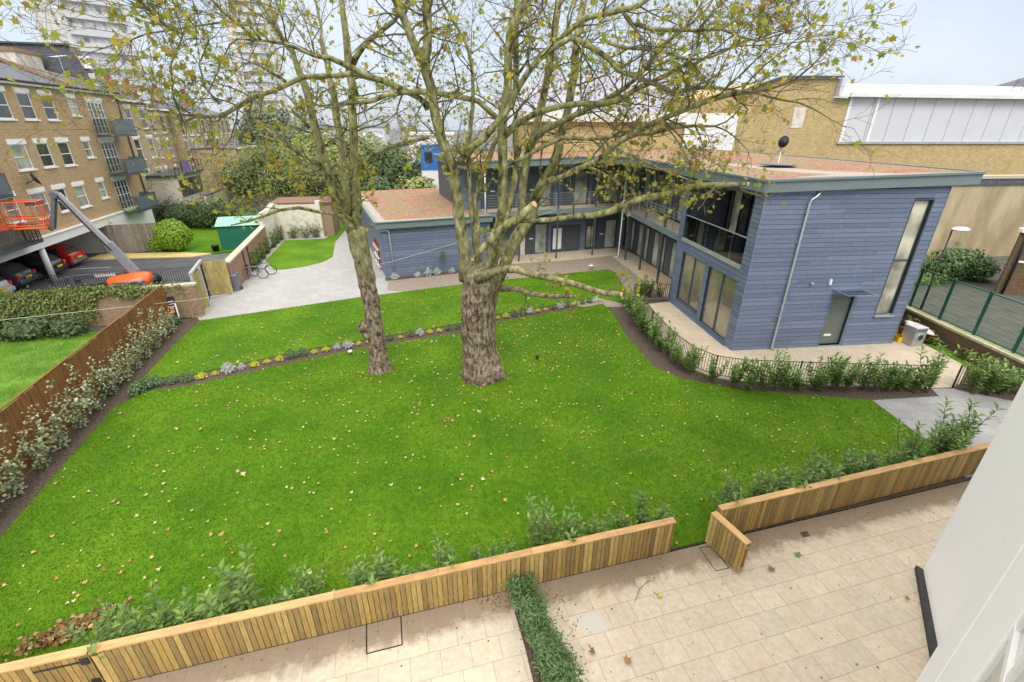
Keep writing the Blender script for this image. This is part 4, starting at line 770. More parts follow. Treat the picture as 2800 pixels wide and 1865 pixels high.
# low retaining wall with green mesh fence
V_ = thing('retaining_wall', 'old brown brick retaining wall with mossy coping at the right of the blue house', 'wall', (19.7, 27.5), R(-90))
MB().box(0, 17, 0, .42, 0, .78).build('brickwork', 'old_brick', V_); MB().box(-.1, 17, -.03, .5, .785, .88).build('coping', 'mossy_coping', V_)
M_ = thing('mesh_fence', 'green welded mesh fence standing on the retaining wall', 'fence', (20.0, 27.3, .88), R(-90))
px_ = [k*1.77 for k in range(10)]
for x in px_: MB().box(x-.04, x+.04, -.03, .05, 0, 1.98).build('post', 'green_metal', M_)
for i in range(9):
    a, b = px_[i]+.06, px_[i+1]-.06; mb = MB(); n_ = int((b-a)/.075)
    for k in range(n_+1): x = a+(b-a)*k/n_; mb.bar((x, .0, .08), (x, .0, 1.88), .007)
    for k in range(10): mb.bar((a, .0, .1+k*.198), (b, .0, .1+k*.198), .007)
    mb.bar((a, -.0, 1.9), (b, .0, 1.9), .045); mb.bar((a, .0, .06), (b, .0, .06), .045); mb.bar((a, .0, .06), (a, .0, 1.9), .03); mb.bar((b, .0, .06), (b, .0, 1.9), .03)
    mb.build('mesh_panel', 'green_metal', M_)
# street lamp
lx, ly = gp(*[((2400+370*.319)/KX), ((500+1080*.319)/KX)], .8)
K_ = thing('street_lamp', 'black street lamp with a flat white head in front of the stucco wall', 'street lamp', (lx, ly, .8))
MB().tube([(0, 0, 0), (0, 0, 1.2), (0, 0, 1.25), (0, 0, 3.9)], [.06, .06, .04, .035], 10).build('pole', 'black_metal', K_, smooth=True)
hdm = MB(); hdm.lathe([(.02, .12), (.16, .11), (.24, .05), (.25, .0), (.2, -.05), (.05, -.06)], (0, 0, 0), 20); hd = hdm.build('lamp_head', 'white_plastic', K_, smooth=True); hd.location = (.28, -.1, 3.95); hd.scale = (1.7, .9, 1)
# ---------------------------------------------------------------- white building the photograph is taken from
u50 = R(50); ux, uy = math.sin(u50), math.cos(u50)
q0 = (.7*math.cos(u50), -.7*math.sin(u50))
P1 = Vector((9.14, 7.25)); P2 = Vector((8.12, 5.65)); dd_ = (P2-P1).normalized(); P3 = P1+dd_*4.3
N_ = thing('white_building', 'smooth white rendered building at the right edge with a dark base strip', 'building', (9.14, 7.25))
def rel(p): return (p[0]-9.14, p[1]-7.25)
MB().prism([rel(P1), rel(P3), rel((13, 1)), rel((15.5, 9.6))], .12, 11).build('end_wall', 'camera_building_white', N_)
nb = Vector((-dd_.y, dd_.x)); nb = nb if nb.x < 0 else -nb
MB().prism([rel(P1+nb*.12-dd_*.05), rel(P3+nb*.12), rel(P3), rel(P1)], .02, .13).build('base_strip', 'wall_foot', N_)
def uq(s, d): return (q0[0]+ux*s+uy*d, q0[1]+uy*s-ux*d)       # s along wall, d into the building
hw_ = 9.0
MB().prism([rel(uq(s, d)) for s, d in ((7.44, 0), (6.06, 0), (6.06, .14), (6.06, 3), (7.44, 3))], 0, 11).build('pilaster', 'camera_building_white', N_)
# window wall, built as solid piers around openings
for s0, s1 in ((4.62, 6.06), (2.1, 2.6)): MB().prism([rel(uq(s, d)) for s, d in ((s1, .012), (s0, .012), (s0, 3), (s1, 3))], 0, 11).build('pier', 'camera_building_white', N_)
for z0, z1 in ((0, 3.4), (8.3, 9.4), (11.0, 11.1)): MB().prism([rel(uq(s, d)) for s, d in ((4.62, .012), (2.6, .012), (2.6, 2.9), (4.62, 2.9))], z0, z1).build('spandrel', 'camera_building_white', N_)
MB().prism([rel(uq(s, d)) for s, d in ((4.6, 2.5), (2.6, 2.5), (2.6, 2.6), (4.6, 2.6))], 3.4, 11.0).build('inner_wall', 'interior_wall', N_)
fr = MB()
def ub(s0, s1, z0, z1, d0=.03, d1=.10):
    fr.prism([rel(uq(s, d)) for s, d in ((s1, d0), (s0, d0), (s0, d1), (s1, d1))], z0, z1)
for z0, z1 in ((3.4, 8.3), (9.4, 11.0)):
    ub(2.6, 4.62, z0, z0+.09); ub(2.6, 4.62, z1-.09, z1)
    for s in (4.53, 3.9, 3.2, 2.6): ub(s, s+.09, z0+.09, z1-.09, .026, .105)
    if z0 < 5: ub(2.6, 4.62, 5.36, 5.45, .022, .11)
fo = fr.build('window_frame', 'window_white', N_)
for z0, z1 in ((3.4, 8.3), (9.4, 11.0)): MB().prism([rel(uq(s, d)) for s, d in ((4.58, .055), (2.62, .055), (2.62, .07), (4.58, .07))], z0+.03, z1-.03).build('pane', 'pane_curtain', fo)

# ---------------------------------------------------------------- patio timber fence and gates (frame: x along fence)
def boards(mb, x0, x1, y, z0, z1, w_=.102, gap=.012, th=.024):
    x = x0
    while x < x1-.03:
        e = min(x+w_, x1); mb.box(x, e-gap, y-th, y, z0, z1+rnd.uniform(-.004, .004)); x += w_
def patio_fence(name, label, cat, x0, x1, hinge=None, caplen=1.8, extra_y=0, rot=PROT, loc=None, h=.93, height0=.03, group=None, hardware=None):
    L = x1-x0; t = thing(name, label, cat, loc or PL(x0, 0), rot, group)
    mb = MB(); boards(mb, 0, L, -.02, height0, h); mb.build('boards', 'patio_timber', t)
    mb = MB(); x = .005
    boards(mb, .0, L, .085, height0, h); mb.build('back_boards', 'patio_timber', t)
    mb = MB(); mb.box(0, L, -.018, .025, .15, .23); mb.box(0, L, -.018, .025, h-.14, h-.05); mb.build('rail', 'patio_timber', t)
    mb = MB(); x = 0
    while x < L-.01:
        e = min(x+caplen, L); mb.box(x, e-.006, -.06, .10, h+.004, h+.036+rnd.uniform(0, .004)); x = e
    mb.build('cap', 'timber_cap', t)
    if hardware:
        for z in (.22, .78):
            m2 = MB(); m2.bar((hardware[0], -.055, z), (hardware[0]+.72, -.055, z), .006, .035, upv=(0, 0, 1)); m2.box(hardware[0]+.66, hardware[0]+.78, -.062, -.045, z-.075, z+.075); m2.build('strap_hinge', 'black_metal', t)
        m2 = MB(); m2.box(hardware[1], hardware[1]+.16, -.07, -.045, .68, .76); m2.bar((hardware[1]-.05, -.075, .72), (hardware[1]+.22, -.075, .72), .02); m2.build('latch', 'black_metal', t)
    else:
        for x in [k*1.9 for k in range(int(L/1.9)+1)]: MB().box(x+.03, x+.105, -.016, .058, -.3, h).build('post', 'patio_timber', t)
    return t
XA = PI(*gp(15, 1535, 0))[0]
xg0 = PI(*gp(60, 1600))[0]
xs_gate = (-9.55, -7.42)     # the closed gate at the lower left
patio_fence('patio_fence', 'low vertical board timber fence piece at the bottom left corner beyond the closed gate', 'fence', -13, xs_gate[0]-.02, group='low timber patio fences')
patio_fence('patio_gate', 'closed low timber gate with black strap hinges at the bottom left', 'gate', *xs_gate, hardware=(1.32, .06), caplen=2.3)
patio_fence('patio_fence', 'long low vertical board timber fence between the closed gate and the open gate', 'fence', xs_gate[1]+.02, PI(*gp(1538, 1266))[0], group='low timber patio fences', caplen=1.95)
rx = PI(*gp(1708, 1221))
RR = math.atan2(gp(2240, 1087)[1]-gp(1708, 1221)[1], gp(2240, 1087)[0]-gp(1708, 1221)[0])
rs = gp(1632, 1240)
ra = Vector(gp(1708, 1221)); rb = Vector(gp(2245, 1086)); du = (rb-ra).normalized(); r0 = ra-du*.86
t = patio_fence('patio_fence', 'low vertical board timber fence running from the open gate to the white building', 'fence', 0, (rb-r0).length+.3, loc=tuple(r0), rot=RR, group='low timber patio fences', caplen=1.9)
ga, gb_ = Vector(gp(1622, 1247)), Vector(gp(1699, 1323))
t = patio_fence('patio_gate', 'open low timber gate swung out over the slabs', 'gate', 0, (gb_-ga).length, loc=tuple(ga), rot=math.atan2(gb_.y-ga.y, gb_.x-ga.x), height0=.07, caplen=3)
# drain covers and marks on the patio
def frame2(name, label, cat, pts, w_=.03, mat='black_metal', z=.0225):
    t = MB()
    for a, b in zip(pts, pts[1:]+pts[:1]): t.bar((*a, z), (*b, z), w_*.8, .003)
    return tag(t.build(name, mat), label, cat)
Q9 = lambda x, y: gp((800+x*.38233)/KX, (1350+y*.38233)/KX)
frame2('access_cover', 'rectangular recessed access cover with black edge beside the long patio fence', 'drain cover', [Q9(530, 920), Q9(775, 870), Q9(785, 1085), Q9(530, 1150)])
ZB = lambda x, y: gp((1600+x*.50977)/KX, (1100+y*.50977)/KX)
frame2('access_cover', 'slab access cover with black edge under the open gate', 'drain cover', [ZB(612, 785), ZB(680, 775), ZB(770, 893), ZB(700, 908)], .02)
sk = [ZB(1150, 700), ZB(1190, 695), ZB(1208, 722), ZB(1168, 728)]
tag(MB().prism(sk, .018, .026).build('drain_gap', 'soil'), 'small dark square hole in the slabs near the right patio fence', 'drain')
gs = [Q9(2025, 875), Q9(2195, 845), Q9(2255, 985), Q9(2085, 1025)]
tag(MB().prism(gs, .017, .0245).build('grey_slab', mplain('grey_slab', [(.46, .44, .39), (.52, .49, .43)], scale=40, rough=.8, bmp=.1)), 'single grey paving slab among the beige ones near the hedge strip', 'slab')
tag(MB().prism([Q9(1600, 800), Q9(1660, 760), Q9(1760, 950), Q9(1900, 1300), Q9(2100, 1600), Q9(1850, 1600), Q9(1720, 1347), Q9(1660, 1100), Q9(1590, 860)], .017, .03).build('hedge_bed', 'soil'), kind='structure')
tw = MB(); tw.tube([(*ZB(265, 1080), .035), (*ZB(290, 1010), .05), (*ZB(330, 970), .04), (*ZB(372, 960), .035)], [.005, .006, .005, .003], 5); tw.tube([(*ZB(365, 1022), .035), (*ZB(400, 1050), .035)], .006, 5)
tag(tw.build('fallen_twig', 'bark_twig'), 'thin curved fallen twig on the patio slabs', 'twig')

# ---------------------------------------------------------------- brown timber fence on the left
fa, fb = Vector((-11.95, 4.0)), Vector((-16.97, 21.55)); fd = (fb-fa); FL = fd.length; fr_ = math.atan2(fd.y, fd.x)
Fn = thing('timber_fence', 'long brown close boarded timber fence down the left side of the lawn', 'fence', tuple(fa), fr_)
mb = MB(); x = 0
while x < FL:
    hgt = 1.93+.05*math.floor((x+.9)/1.83 % 2); mb.box(x, min(x+.098, FL), -.012-.006*(int(x/.1) % 2), .012, .03, hgt); x += .1
mb.build('boards', 'brown_fence', Fn)
mb = MB(); mb.box(0, FL, .014, .06, .3, .38); mb.box(0, FL, .014, .06, 1.6, 1.68); mb.build('rails', 'brown_fence', Fn)
mb = MB(); x = 0
while x < FL: mb.box(x, min(x+1.82, FL), -.03, .03, 1.985, 2.01); x += 1.83
mb.build('capping', 'brown_fence', Fn)
for k in range(10): MB().box(k*1.95, k*1.95+.09, .06, .15, 0, 1.95).build('post', 'brown_fence', Fn)

# ---------------------------------------------------------------- brick walls left, gate, garden wall
G1 = thing('ivy_wall', 'weathered garden brick wall grown over with ivy along the neighbour lawn', 'wall', (-16.1, 22.5), R(180+16.5))
MB().box(0, 14, -.12, .12, 0, 1.68).box(-.05, .45, -.2, .2, 0, 1.68).build('brickwork', 'garden_brick', G1); MB().box(-.1, 14, -.17, .17, 1.685, 1.78).build('coping', 'coping', G1)
G2 = thing('garden_wall', 'brick garden wall with sloping stone coping beside the bicycles', 'wall', (-16.5, 26.2), R(106.4))
MB().box(0, 11.4, -.12, .12, 0, 1.78).build('brickwork', 'red_brick', G2); MB().box(-.05, 11.45, -.2, .2, 1.785, 1.88).build('coping', 'coping', G2)
for x in (3.2, 4.5): MB().tube([(x, -.16, 0), (x, -.16, 1.78)], .03, 6).build('pipe', 'black_metal', G2)
O_ = thing('rendered_outbuilding', 'cream rendered outbuilding with brown flat roof at the end of the side lawn', 'outbuilding', (-19.75, 37.2), R(101))
MB().box(0, 3.75, -.0, .25, 0, 2.75).box(3.75, 3.9, -3.4, .25, 0, 2.85).box(3.7, 4.1, -.35, .2, 0, 2.9).box(3.6, 4.1, -3.75, -3.4, 0, 3.1).build('wall', 'old_render', O_)
MB().bar((-.1, .1, 2.35), (3.8, .1, 2.95), .42, .1).build('coping', 'coping', O_)
MB().box(3.9, 7.5, -4.6, .3, 0, 2.85).build('rear_block', 'garden_brick', O_); MB().box(3.75, 7.6, -4.7, .4, 2.86, 3.0).build('flat_roof', 'litter_roof', O_)
GT = thing('timber_clad_gate', 'open yellow timber clad double gate between the brick walls with a galvanised top beam', 'gate', (-16.3, 22.75))
def gpanel(a, b, mat='gate_timber', h0=.1, h1=2.05, name='timber_panel', w_=.16):
    A, B = Vector((*a, 0)), Vector((*b, 0)); L = (B-A).length; d = (B-A)/L; mb = MB(); n_ = max(1, int(L/w_))
    for k in range(n_):
        p = A+d*(L*(k+.5)/n_)-Vector((-16.3, 22.75, 0)); mb.bar(p+Vector((0, 0, h0)), p+Vector((0, 0, h1)), L/n_-.008 if mat == 'gate_timber' else .028, .03, upv=(-d.y, d.x, 0))
    o = mb.build(name, mat, GT); return o
gpanel((-16.35, 22.8), (-16.55, 23.85)); gpanel((-16.56, 23.9), (-17.35, 25.3), 'black_metal', name='bar_panel', w_=.12); gpanel((-17.35, 25.35), (-16.4, 26.0), w_=.2)
k_ = MB(); k_.bar((0, -.05, 2.15), (-1.1, 2.65, 2.15), .14); k_.build('top_beam', 'galvanised', GT)
for x, y in ((0, 0), (-.27, 1.13), (-1.08, 2.6)): MB().box(x-.05, x+.05, y-.05, y+.05, 0, 2.2).build('post', 'galvanised', GT)
MB().bar((-.2, 1.0, .9), (.15, 1.0, 1.1), .03).build('bolt', 'galvanised', GT)
# black railings along the car park
RL = thing('metal_railing', 'black bar railing along the car park behind the ivy wall', 'railing', (0, 0, 0))
railing(RL, [(-17.6, 26.6), (-20.0, 28.3), (-23.5, 27.3), (-27.2, 26.3), (-31.0, 25.2)], .02, .95, .13, .02, mat='black_metal')
tr = thing('metal_railing', 'curved black metal railing round the terrace of the blue house behind the laurel hedge', 'railing', (0, 0, 0))
RC = [(9.05, 25.2), (6.95, 25.18), (6.72, 24.4), (6.82, 21.0), (7.0, 18.4), (7.42, 16.85), (8.0, 16.15), (8.9, 15.85), (11.0, 15.66), (13.5, 15.52), (15.95, 15.42)]
railing(tr, RC, .03, .92, .105, .016)
t2 = thing('metal_railing', 'short black metal railing right of the terrace opening by the wet path', 'railing', (0, 0, 0))
railing(t2, [(16.85, 15.42), (18.6, 15.35)], .03, .92, .105, .016)
# banner sign leaning on the fence end: black board with orange discs
bn = thing('banner_sign', 'black banner board with orange discs and white edge leaning at the fence corner', 'sign', (-16.75, 21.25, .05), R(37))
b_ = MB().box(-.3, .3, -.02, .02, 0, 1.35).build('board', 'black_metal', bn); b_.rotation_euler = (R(-14), 0, 0)
MB().box(-.3, .3, -.0215, -.0205, .22, .26).box(.24, .3, -.0215, -.0205, .3, 1.0).build('white_edge', 'white_plastic', b_)
ds_ = MB()
for k, (x, z) in enumerate([(-.12, 1.02), (-.05, .86), (-.12, .70), (-.02, .56), (-.1, .42), (.08, .78), (.1, .62)]): ds_.tube([(x, -.024, z), (x, -.0205, z)], .075, 14)
ds_.build('orange_discs', mplain('banner_orange', [(.85, .28, .05)], scale=9, bmp=0), b_)
l_ = MB()
for z in (1.1, .97, .84): MB().box(.02, .22, -.0225, -.0206, z, z+.03).build('white_bar', 'white_plastic', b_)

# wheelie bin
bx, by = gp((450+765*.2551)/KX, (550+965*.2551)/KX)
bi = thing('wheelie_bin', 'dark grey wheelie bin standing beside the timber clad gate', 'bin', (bx, by, .02), R(15))
mb = MB(); mb.add([(-.22, -.26, 0), (.22, -.26, 0), (.22, .2, 0), (-.22, .2, 0), (-.28, -.34, .98), (.28, -.34, .98), (.28, .34, .98), (-.28, .34, .98)], [(3, 2, 1, 0), (4, 5, 6, 7), (0, 1, 5, 4), (1, 2, 6, 5), (2, 3, 7, 6), (3, 0, 4, 7)]); mb.build('body', 'lift_grey', bi, bevel=.02)
mb = MB(); mb.add([(-.3, -.37, .985), (.3, -.37, .985), (.3, .38, .985), (-.3, .38, .985), (-.27, -.3, 1.06), (.27, -.3, 1.06), (.27, .33, 1.09), (-.27, .33, 1.09)], [(3, 2, 1, 0), (4, 5, 6, 7), (0, 1, 5, 4), (1, 2, 6, 5), (2, 3, 7, 6), (3, 0, 4, 7)]); mb.build('lid', 'lift_grey', bi, bevel=.015)
for s in (-1, 1): MB().tube([(s*.25, .27, .1), (s*.31, .27, .1)], .1, 14).build('wheel', 'rubber', bi)
# bicycles
def bicycle(label, x, y, rz, mat, lean=.12):
    t = thing('bicycle', label, 'bicycle', (x, y, .02), rz, 'bicycles parked at the brick garden wall'); t.rotation_euler = (lean, 0, rz)
    def ring(cx_, r, th, n=28):
        m_ = MB(); pts = [(cx_+r*math.cos(2*math.pi*k/n), 0, .35+r*math.sin(2*math.pi*k/n)) for k in range(n+1)]; m_.tube(pts, th, 6, cap=False); return m_
    for c in (-.52, .53):
        w_ = ring(c, .335, .021).build('tyre', 'rubber', t); ring(c, .31, .009).build('rim', 'steel', w_)
        sp = MB()
        for k in range(14): a = 2*math.pi*k/14; sp.bar((c, 0, .35), (c+.31*math.cos(a), 0, .35+.31*math.sin(a)), .003)
        sp.build('spokes', 'steel', w_)
    f = MB(); b, s, h = (-.1, 0, .30), (-.25, 0, .82), (.36, 0, .85)
    for p, q, r in ((b, s, .016), (b, (.39, 0, .72), .018), (s, h, .015), (b, (-.52, 0, .35), .010), (s, (-.52, 0, .35), .009), (h, (.41, 0, .64), .018), ((.41, 0, .64), (.53, 0, .35), .012)): f.tube([p, q], r, 7)
    f.build('frame', mat, t); f = MB(); f.tube([(.34, 0, .86), (.33, 0, .96)], .013, 6); f.tube([(.38, -.27, .98), (.33, 0, .96), (.38, .27, .98)], .012, 6); f.build('handlebar', 'black_metal', t)
    f = MB(); f.tube([s, (-.28, 0, .93)], .013, 6); f.box(-.42, -.14, -.06, .06, .93, .97); f.build('saddle', 'rubber', t)
    f = MB(); f.tube([(-.1, -.03, .30), (-.1, .03, .30)], .09, 14); f.bar((-.1, .05, .30), (-.02, .05, .17), .02); f.bar((-.1, -.05, .30), (-.18, -.05, .43), .02); f.build('crankset', 'steel', t)
ZG = lambda x, y: gp((450+x*.2551)/KX, (550+y*.2551)/KX)
w1, w2 = Vector(ZG(870, 840)), Vector(ZG(1075, 832)); c_ = (w1+w2)/2
bicycle('silver bicycle standing in front at the brick garden wall', c_.x, c_.y, math.atan2(w2.y-w1.y, w2.x-w1.x), 'steel')
bicycle('dark green bicycle leaning behind the silver one at the garden wall', c_.x+.15, c_.y+.75, math.atan2(w2.y-w1.y, w2.x-w1.x)+.25, 'green_metal', .18)
# weathered board fence and green shed, flower stand
wf0 = Vector((-30.9, 34.9)); wf1 = Vector((-27.9, 36.0)); d = wf1-wf0
t = thing('board_fence', 'tall weathered grey vertical board fence beside the round clipped bush', 'fence', tuple(wf0), math.atan2(d.y, d.x))
mb = MB(); boards(mb, 0, d.length+.5, 0, .05, 2.2, .13, .012); mb.build('boards', 'grey_fence', t); MB().box(0, d.length+.5, .0, .05, .4, .5).box(0, d.length+.5, .0, .05, 1.8, 1.9).build('rails', 'grey_fence', t)
sh = thing('garden_shed', 'dark green metal garden shed with pale green pitched roof behind the brick garden wall', 'shed', (-23.07, 36.54), R(17.4))
mb = MB(); x = 0
while x < 2.85: mb.box(x, x+.09, -.02, .0, .03, 1.85); mb.box(x+.09, x+.18, -.008, .0, .03, 1.85); x += .18
mb.box(0, 3.0, .001, 2.6, .02, 1.85); mb.build('wall', 'green_sheet', sh)
mb = MB(); mb.add([(-.12, -.15, 1.86), (3.1, -.15, 1.86), (3.1, 2.75, 1.86), (-.12, 2.75, 1.86), (-.12, 1.4, 2.35), (3.1, 1.4, 2.35)], [(0, 1, 5, 4), (2, 3, 4, 5), (3, 0, 4), (1, 2, 5), (3, 2, 1, 0)]); mb.build('roof', 'pale_green_roof', sh)
pt_ = gp(*[((450+555*.2551)/KX), (550+540*.2551)/KX])
tag(MB().lathe([(.2, 0), (.27, .42), (.29, .42), (.29, .46), (.24, .46), (.22, .3)], (*pt_, .03), 16).build('planter', 'black_metal', smooth=True), 'black round planter tub on the path edge beside the green shed', 'planter')
fs = thing('flower_stand', 'white shelf stand with potted red flowers at the corner of the low blue block', 'plant stand', (-9.0, 31.2), R(112))
mb = MB()
for z in (.15, .75, 1.35): mb.box(0, 2.4, -.2, .2, z, z+.03)
for x in (0, 1.2, 2.37): mb.box(x, x+.03, -.2, -.17, 0, 1.4); mb.box(x, x+.03, .17, .2, 0, 1.4)
mb.build('shelf', 'white_plastic', fs); rr = random.Random(5); mb = MB(); pots = MB()
for z in (.18, .78, 1.38):
    for k in range(5):
        x = .25+k*.46; pots.lathe([(.09, 0), (.13, .2)], (x, 0, z), 8)
        leafset(mb, [((x+rr.gauss(0, .1), rr.gauss(0, .1), z+.28+rr.gauss(0, .09)), None) for _ in range(34)], LEAF5, .1, rr)
pots.build('pots', 'clay', fs); mb.build('flowers', 'red_flowers', fs)
# washing machine, boxes and bag behind the blue house
ZR = lambda x, y: gp((2400+x*.319)/KX, (500+y*.319)/KX)
a = Vector(ZR(280, 1408)); b = Vector(ZR(385, 1400)); d = b-a
wm = thing('washing_machine', 'old grey washing machine standing on the terrace behind the blue house', 'washing machine', (a.x, a.y, .035), math.atan2(d.y, d.x))
MB().box(0, .6, 0, .6, 0, .84).build('body', 'steel', wm, bevel=.012); MB().box(-.005, .605, -.01, .61, .845, .875).build('top', mplain('wm_top', [(.5, .51, .52)], scale=3, rough=.4, bmp=0), wm)
dr = MB().tube([(.3, -.03, .42), (.3, -.001, .42)], [.20, .22], 24).build('door', mplain('wm_ring', [(.30, .34, .42)], scale=3, rough=.3, bmp=0), wm); MB().tube([(.3, -.045, .42), (.3, -.031, .42)], [.13, .14], 20).build('glass', 'pane_dark', dr)
MB().box(.03, .57, -.006, -.001, .70, .81).build('panel', 'lift_grey', wm)
def carton(label, x, y, rz, s, mat):
    t = thing('cardboard_box' if mat == 'cardboard' else 'plastic_crate', label, 'box' if mat == 'cardboard' else 'crate', (x, y, .035), rz)
    mb = MB(); X, Y_, Z_ = s; mb.box(-X/2, X/2, -Y_/2, -Y_/2+.02, 0, Z_); mb.box(-X/2, X/2, Y_/2-.02, Y_/2, 0, Z_); mb.box(-X/2, -X/2+.02, -Y_/2+.02, Y_/2-.02, 0, Z_); mb.box(X/2-.02, X/2, -Y_/2+.02, Y_/2-.02, 0, Z_); mb.box(-X/2+.02, X/2-.02, -Y_/2+.02, Y_/2-.02, 0, .03); mb.build('body', mat, t)
    fl = MB(); fl.bar((-X/2, -Y_/2, Z_), (-X/2-.12, -Y_/2, Z_+.08), .01, Y_*.0+.01); fl.add([(-X/2, -Y_/2, Z_), (-X/2, Y_/2, Z_), (-X/2-.15, Y_/2, Z_+.08), (-X/2-.15, -Y_/2, Z_+.08)], [(0, 1, 2, 3)]); fl.build('flap' if mat == 'cardboard' else 'rim', mat, t)
p_ = ZR(195, 1300); carton('brown cardboard box between the washing machine and the blue wall', p_[0]+.1, p_[1]-.5, R(10), (.55, .5, .55), 'cardboard')
p_ = ZR(150, 1330); carton('yellow plastic crate at the foot of the blue wall', p_[0]-.1, p_[1]-.35, R(5), (.5, .4, .24), 'yellow_plastic')
p_ = ZR(190, 1200); carton('blue plastic crate behind the cardboard box', p_[0]-.2, p_[1]+.1, R(5), (.45, .35, .5), 'blue_plastic')
sg = MB(); sg.lathe([(.2, 0), (.42, .06), (.5, .16), (.4, .26), (.1, .30)], (0, 0, 0), 14)
so_ = sg.build('rubble_sack', 'white_plastic', smooth=True); so_.location = (a.x+.75, a.y+.75, .55); so_.scale = (1.3, .6, .6); so_.rotation_euler = (0, R(18), R(-40)); tag(so_, 'pale plastic sack lying behind the washing machine', 'sack')
sk_ = MB(); sk_.box(-.6, .6, -.3, .3, 0, .5); tag(sk_.build('timber_offcut', 'brown_fence'), 'dark timber offcut pile under the sack', 'timber').location = (a.x+.8, a.y+.85, .04)
# white bucket and garden light
bp = gp(1422, 600+30); bp = gp((1600+52*.29737)/KX, (400+1140*.29737)/KX)
bk = thing('bucket', 'white bucket on the brown paving at the lawn corner', 'bucket', (*bp, .02))
MB().lathe([(.12, 0), (.16, .30), (.17, .30), (.17, .33), (.145, .33), (.13, .05)], (0, 0, 0), 18).build('body', 'white_plastic', bk, smooth=True); MB().tube([(.16*math.cos(t_), .0+.05, .3+.12*math.sin(t_)) for t_ in [math.pi*k/8 for k in range(9)]], .004, 4).build('handle', 'steel', bk)
for (x, y), l in (((958, 971), 'small round white topped garden light on the lawn left of the small tree trunk'), ((1468, 983), 'small dark spot fitting in the lawn right of the big trunk')):
    pass
for (sx, sy), l, m_ in (((959, 970), 'small white capped garden light in the lawn beside the smaller trunk', 'white_plastic'), ((1469, 984), 'small dark garden light in the lawn right of the big trunk', 'black_metal')):
    X, Y = gp(sx/KX, sy/KX); t = thing('garden_light', l, 'light', (X, Y, .03)); MB().lathe([(.03, 0), (.03, .1)], (0, 0, 0), 8).build('spike', 'black_metal', t); MB().lathe([(.08, .1), (.1, .14), (.07, .18)], (0, 0, 0), 12).build('cap', m_, t, smooth=True)
tag(MB().tube([at(-60, 742, 17.5), at(0, 736, 18), at(455, 688, 21), at(895, 603, 27), at(1113, 540, 30.5), at(1281, 481, 32.3)], .008, 4).build('cable', 'rope'), 'thin pale cable slung from the left boundary across to the upper walkway', 'cable')
# cars in the undercroft
def car(label, s, d0, paint, trim='rubber', tone=(.5, .5, .5), rz=0):
    n = (-math.cos(R(-13.9)), math.sin(R(-13.9))); uu = (math.sin(R(-13.9)), math.cos(R(-13.9)))
    ox, oy = AO[0]+uu[0]*s+n[0]*d0, AO[1]+uu[1]*s+n[1]*d0
    t = thing('parked_car', label, 'car', (ox, oy, .0), math.atan2(n[1], n[0])+rz, 'cars parked in the undercroft')
    # stations along x (0 = rear, 3.9 = nose): half width, z bottom, z belt, half width roof, z top
    st = [(.0, .74, .34, .70, .66, .72), (.06, .82, .26, .86, .76, .90), (.16, .84, .24, .90, .70, 1.02), (.48, .85, .22, .92, .60, 1.40), (1.0, .86, .22, .92, .58, 1.47), (1.9, .86, .22, .90, .58, 1.47), (2.35, .86, .22, .90, .60, 1.36), (2.95, .85, .22, .88, .70, .93), (3.6, .80, .26, .76, .62, .80), (3.85, .68, .34, .6, .5, .66)]
    mb = MB(); m = 10
    for x, w_, zb, zl, wr, zt in st:
        loop = [(w_*.9, zb), (w_, zb+.12), (w_, zl-.12), (w_*.97, zl), (wr, zt-.05 if zt > zl+.1 else zt-.01), (wr*.8, zt)]
        for y, z in loop: mb.v.append((x, y, z))
        for y, z in loop[::-1]: mb.v.append((x, -y, z))
    L = 12
    for i in range(len(st)-1):
        for k in range(L): mb.f.append((i*L+k, i*L+(k+1) % L, (i+1)*L+(k+1) % L, (i+1)*L+k)); mb.mi.append(0)
    mb.f.append(tuple(range(L))[::-1]); mb.mi.append(0); q = (len(st)-1)*L; mb.f.append(tuple(range(q, q+L))); mb.mi.append(0)
    b = mb.build('body', paint, t, smooth=True)
    g = MB(); g.add([(.145, .60, 1.0), (.145, -.60, 1.0), (.46, -.52, 1.36), (.46, .52, 1.36)], [(0, 1, 2, 3)]); g.v = [(x-.02, y, z+.012) for x, y, z in g.v]; g.build('rear_window', 'pane_dark', t)
    for s_ in (1, -1):
        g = MB(); g.add([(.55, s_*.80, .97), (2.75, s_*.80, .95), (2.3, s_*.66, 1.33), (.75, s_*.66, 1.38)], [(0, 1, 2, 3)] if s_ > 0 else [(3, 2, 1, 0)]); g.v = [(x, y+s_*.035, z) for x, y, z in g.v]; g.build('side_window', 'pane_dark', t)
        MB().box(-.01, .14, s_*.60, s_*.82, .70, .92).build('tail_light', 'lamp_red', t)
        for x in (.72, 3.15): w_ = MB().tube([(x, s_*.70, .31), (x, s_*.88, .31)], .31, 20).build('wheel', 'rubber', t); MB().tube([(x, s_*.881, .31), (x, s_*.895, .31)], .19, 14).build('hub_cap', 'steel', w_)
    MB().box(-.06, .1, -.82, .82, .34, .58).build('bumper', trim, t, bevel=.04); MB().box(-.085, -.062, -.26, .26, .62, .73).build('number_plate', 'plate_yellow', t)
    MB().box(-.03, .04, -.27, .27, .60, .75).build('plate_recess', trim, t)
    return t
mplain('paint_red', [(.42, .008, .012), (.5, .012, .018)], scale=1, rough=.2, bmp=0, spec=.8); mplain('paint_black', [(.012, .014, .02), (.02, .022, .03)], scale=1, rough=.2, bmp=0, spec=.8)
mplain('paint_grey', [(.06, .065, .075), (.08, .085, .10)], scale=1, rough=.22, bmp=0, spec=.8); mplain('paint_silver', [(.40, .44, .48), (.5, .54, .58)], scale=1, rough=.22, bmp=0, spec=.8)
car('bright red hatchback parked under the apartment building', 3.75, .45, 'paint_red', 'lift_grey')
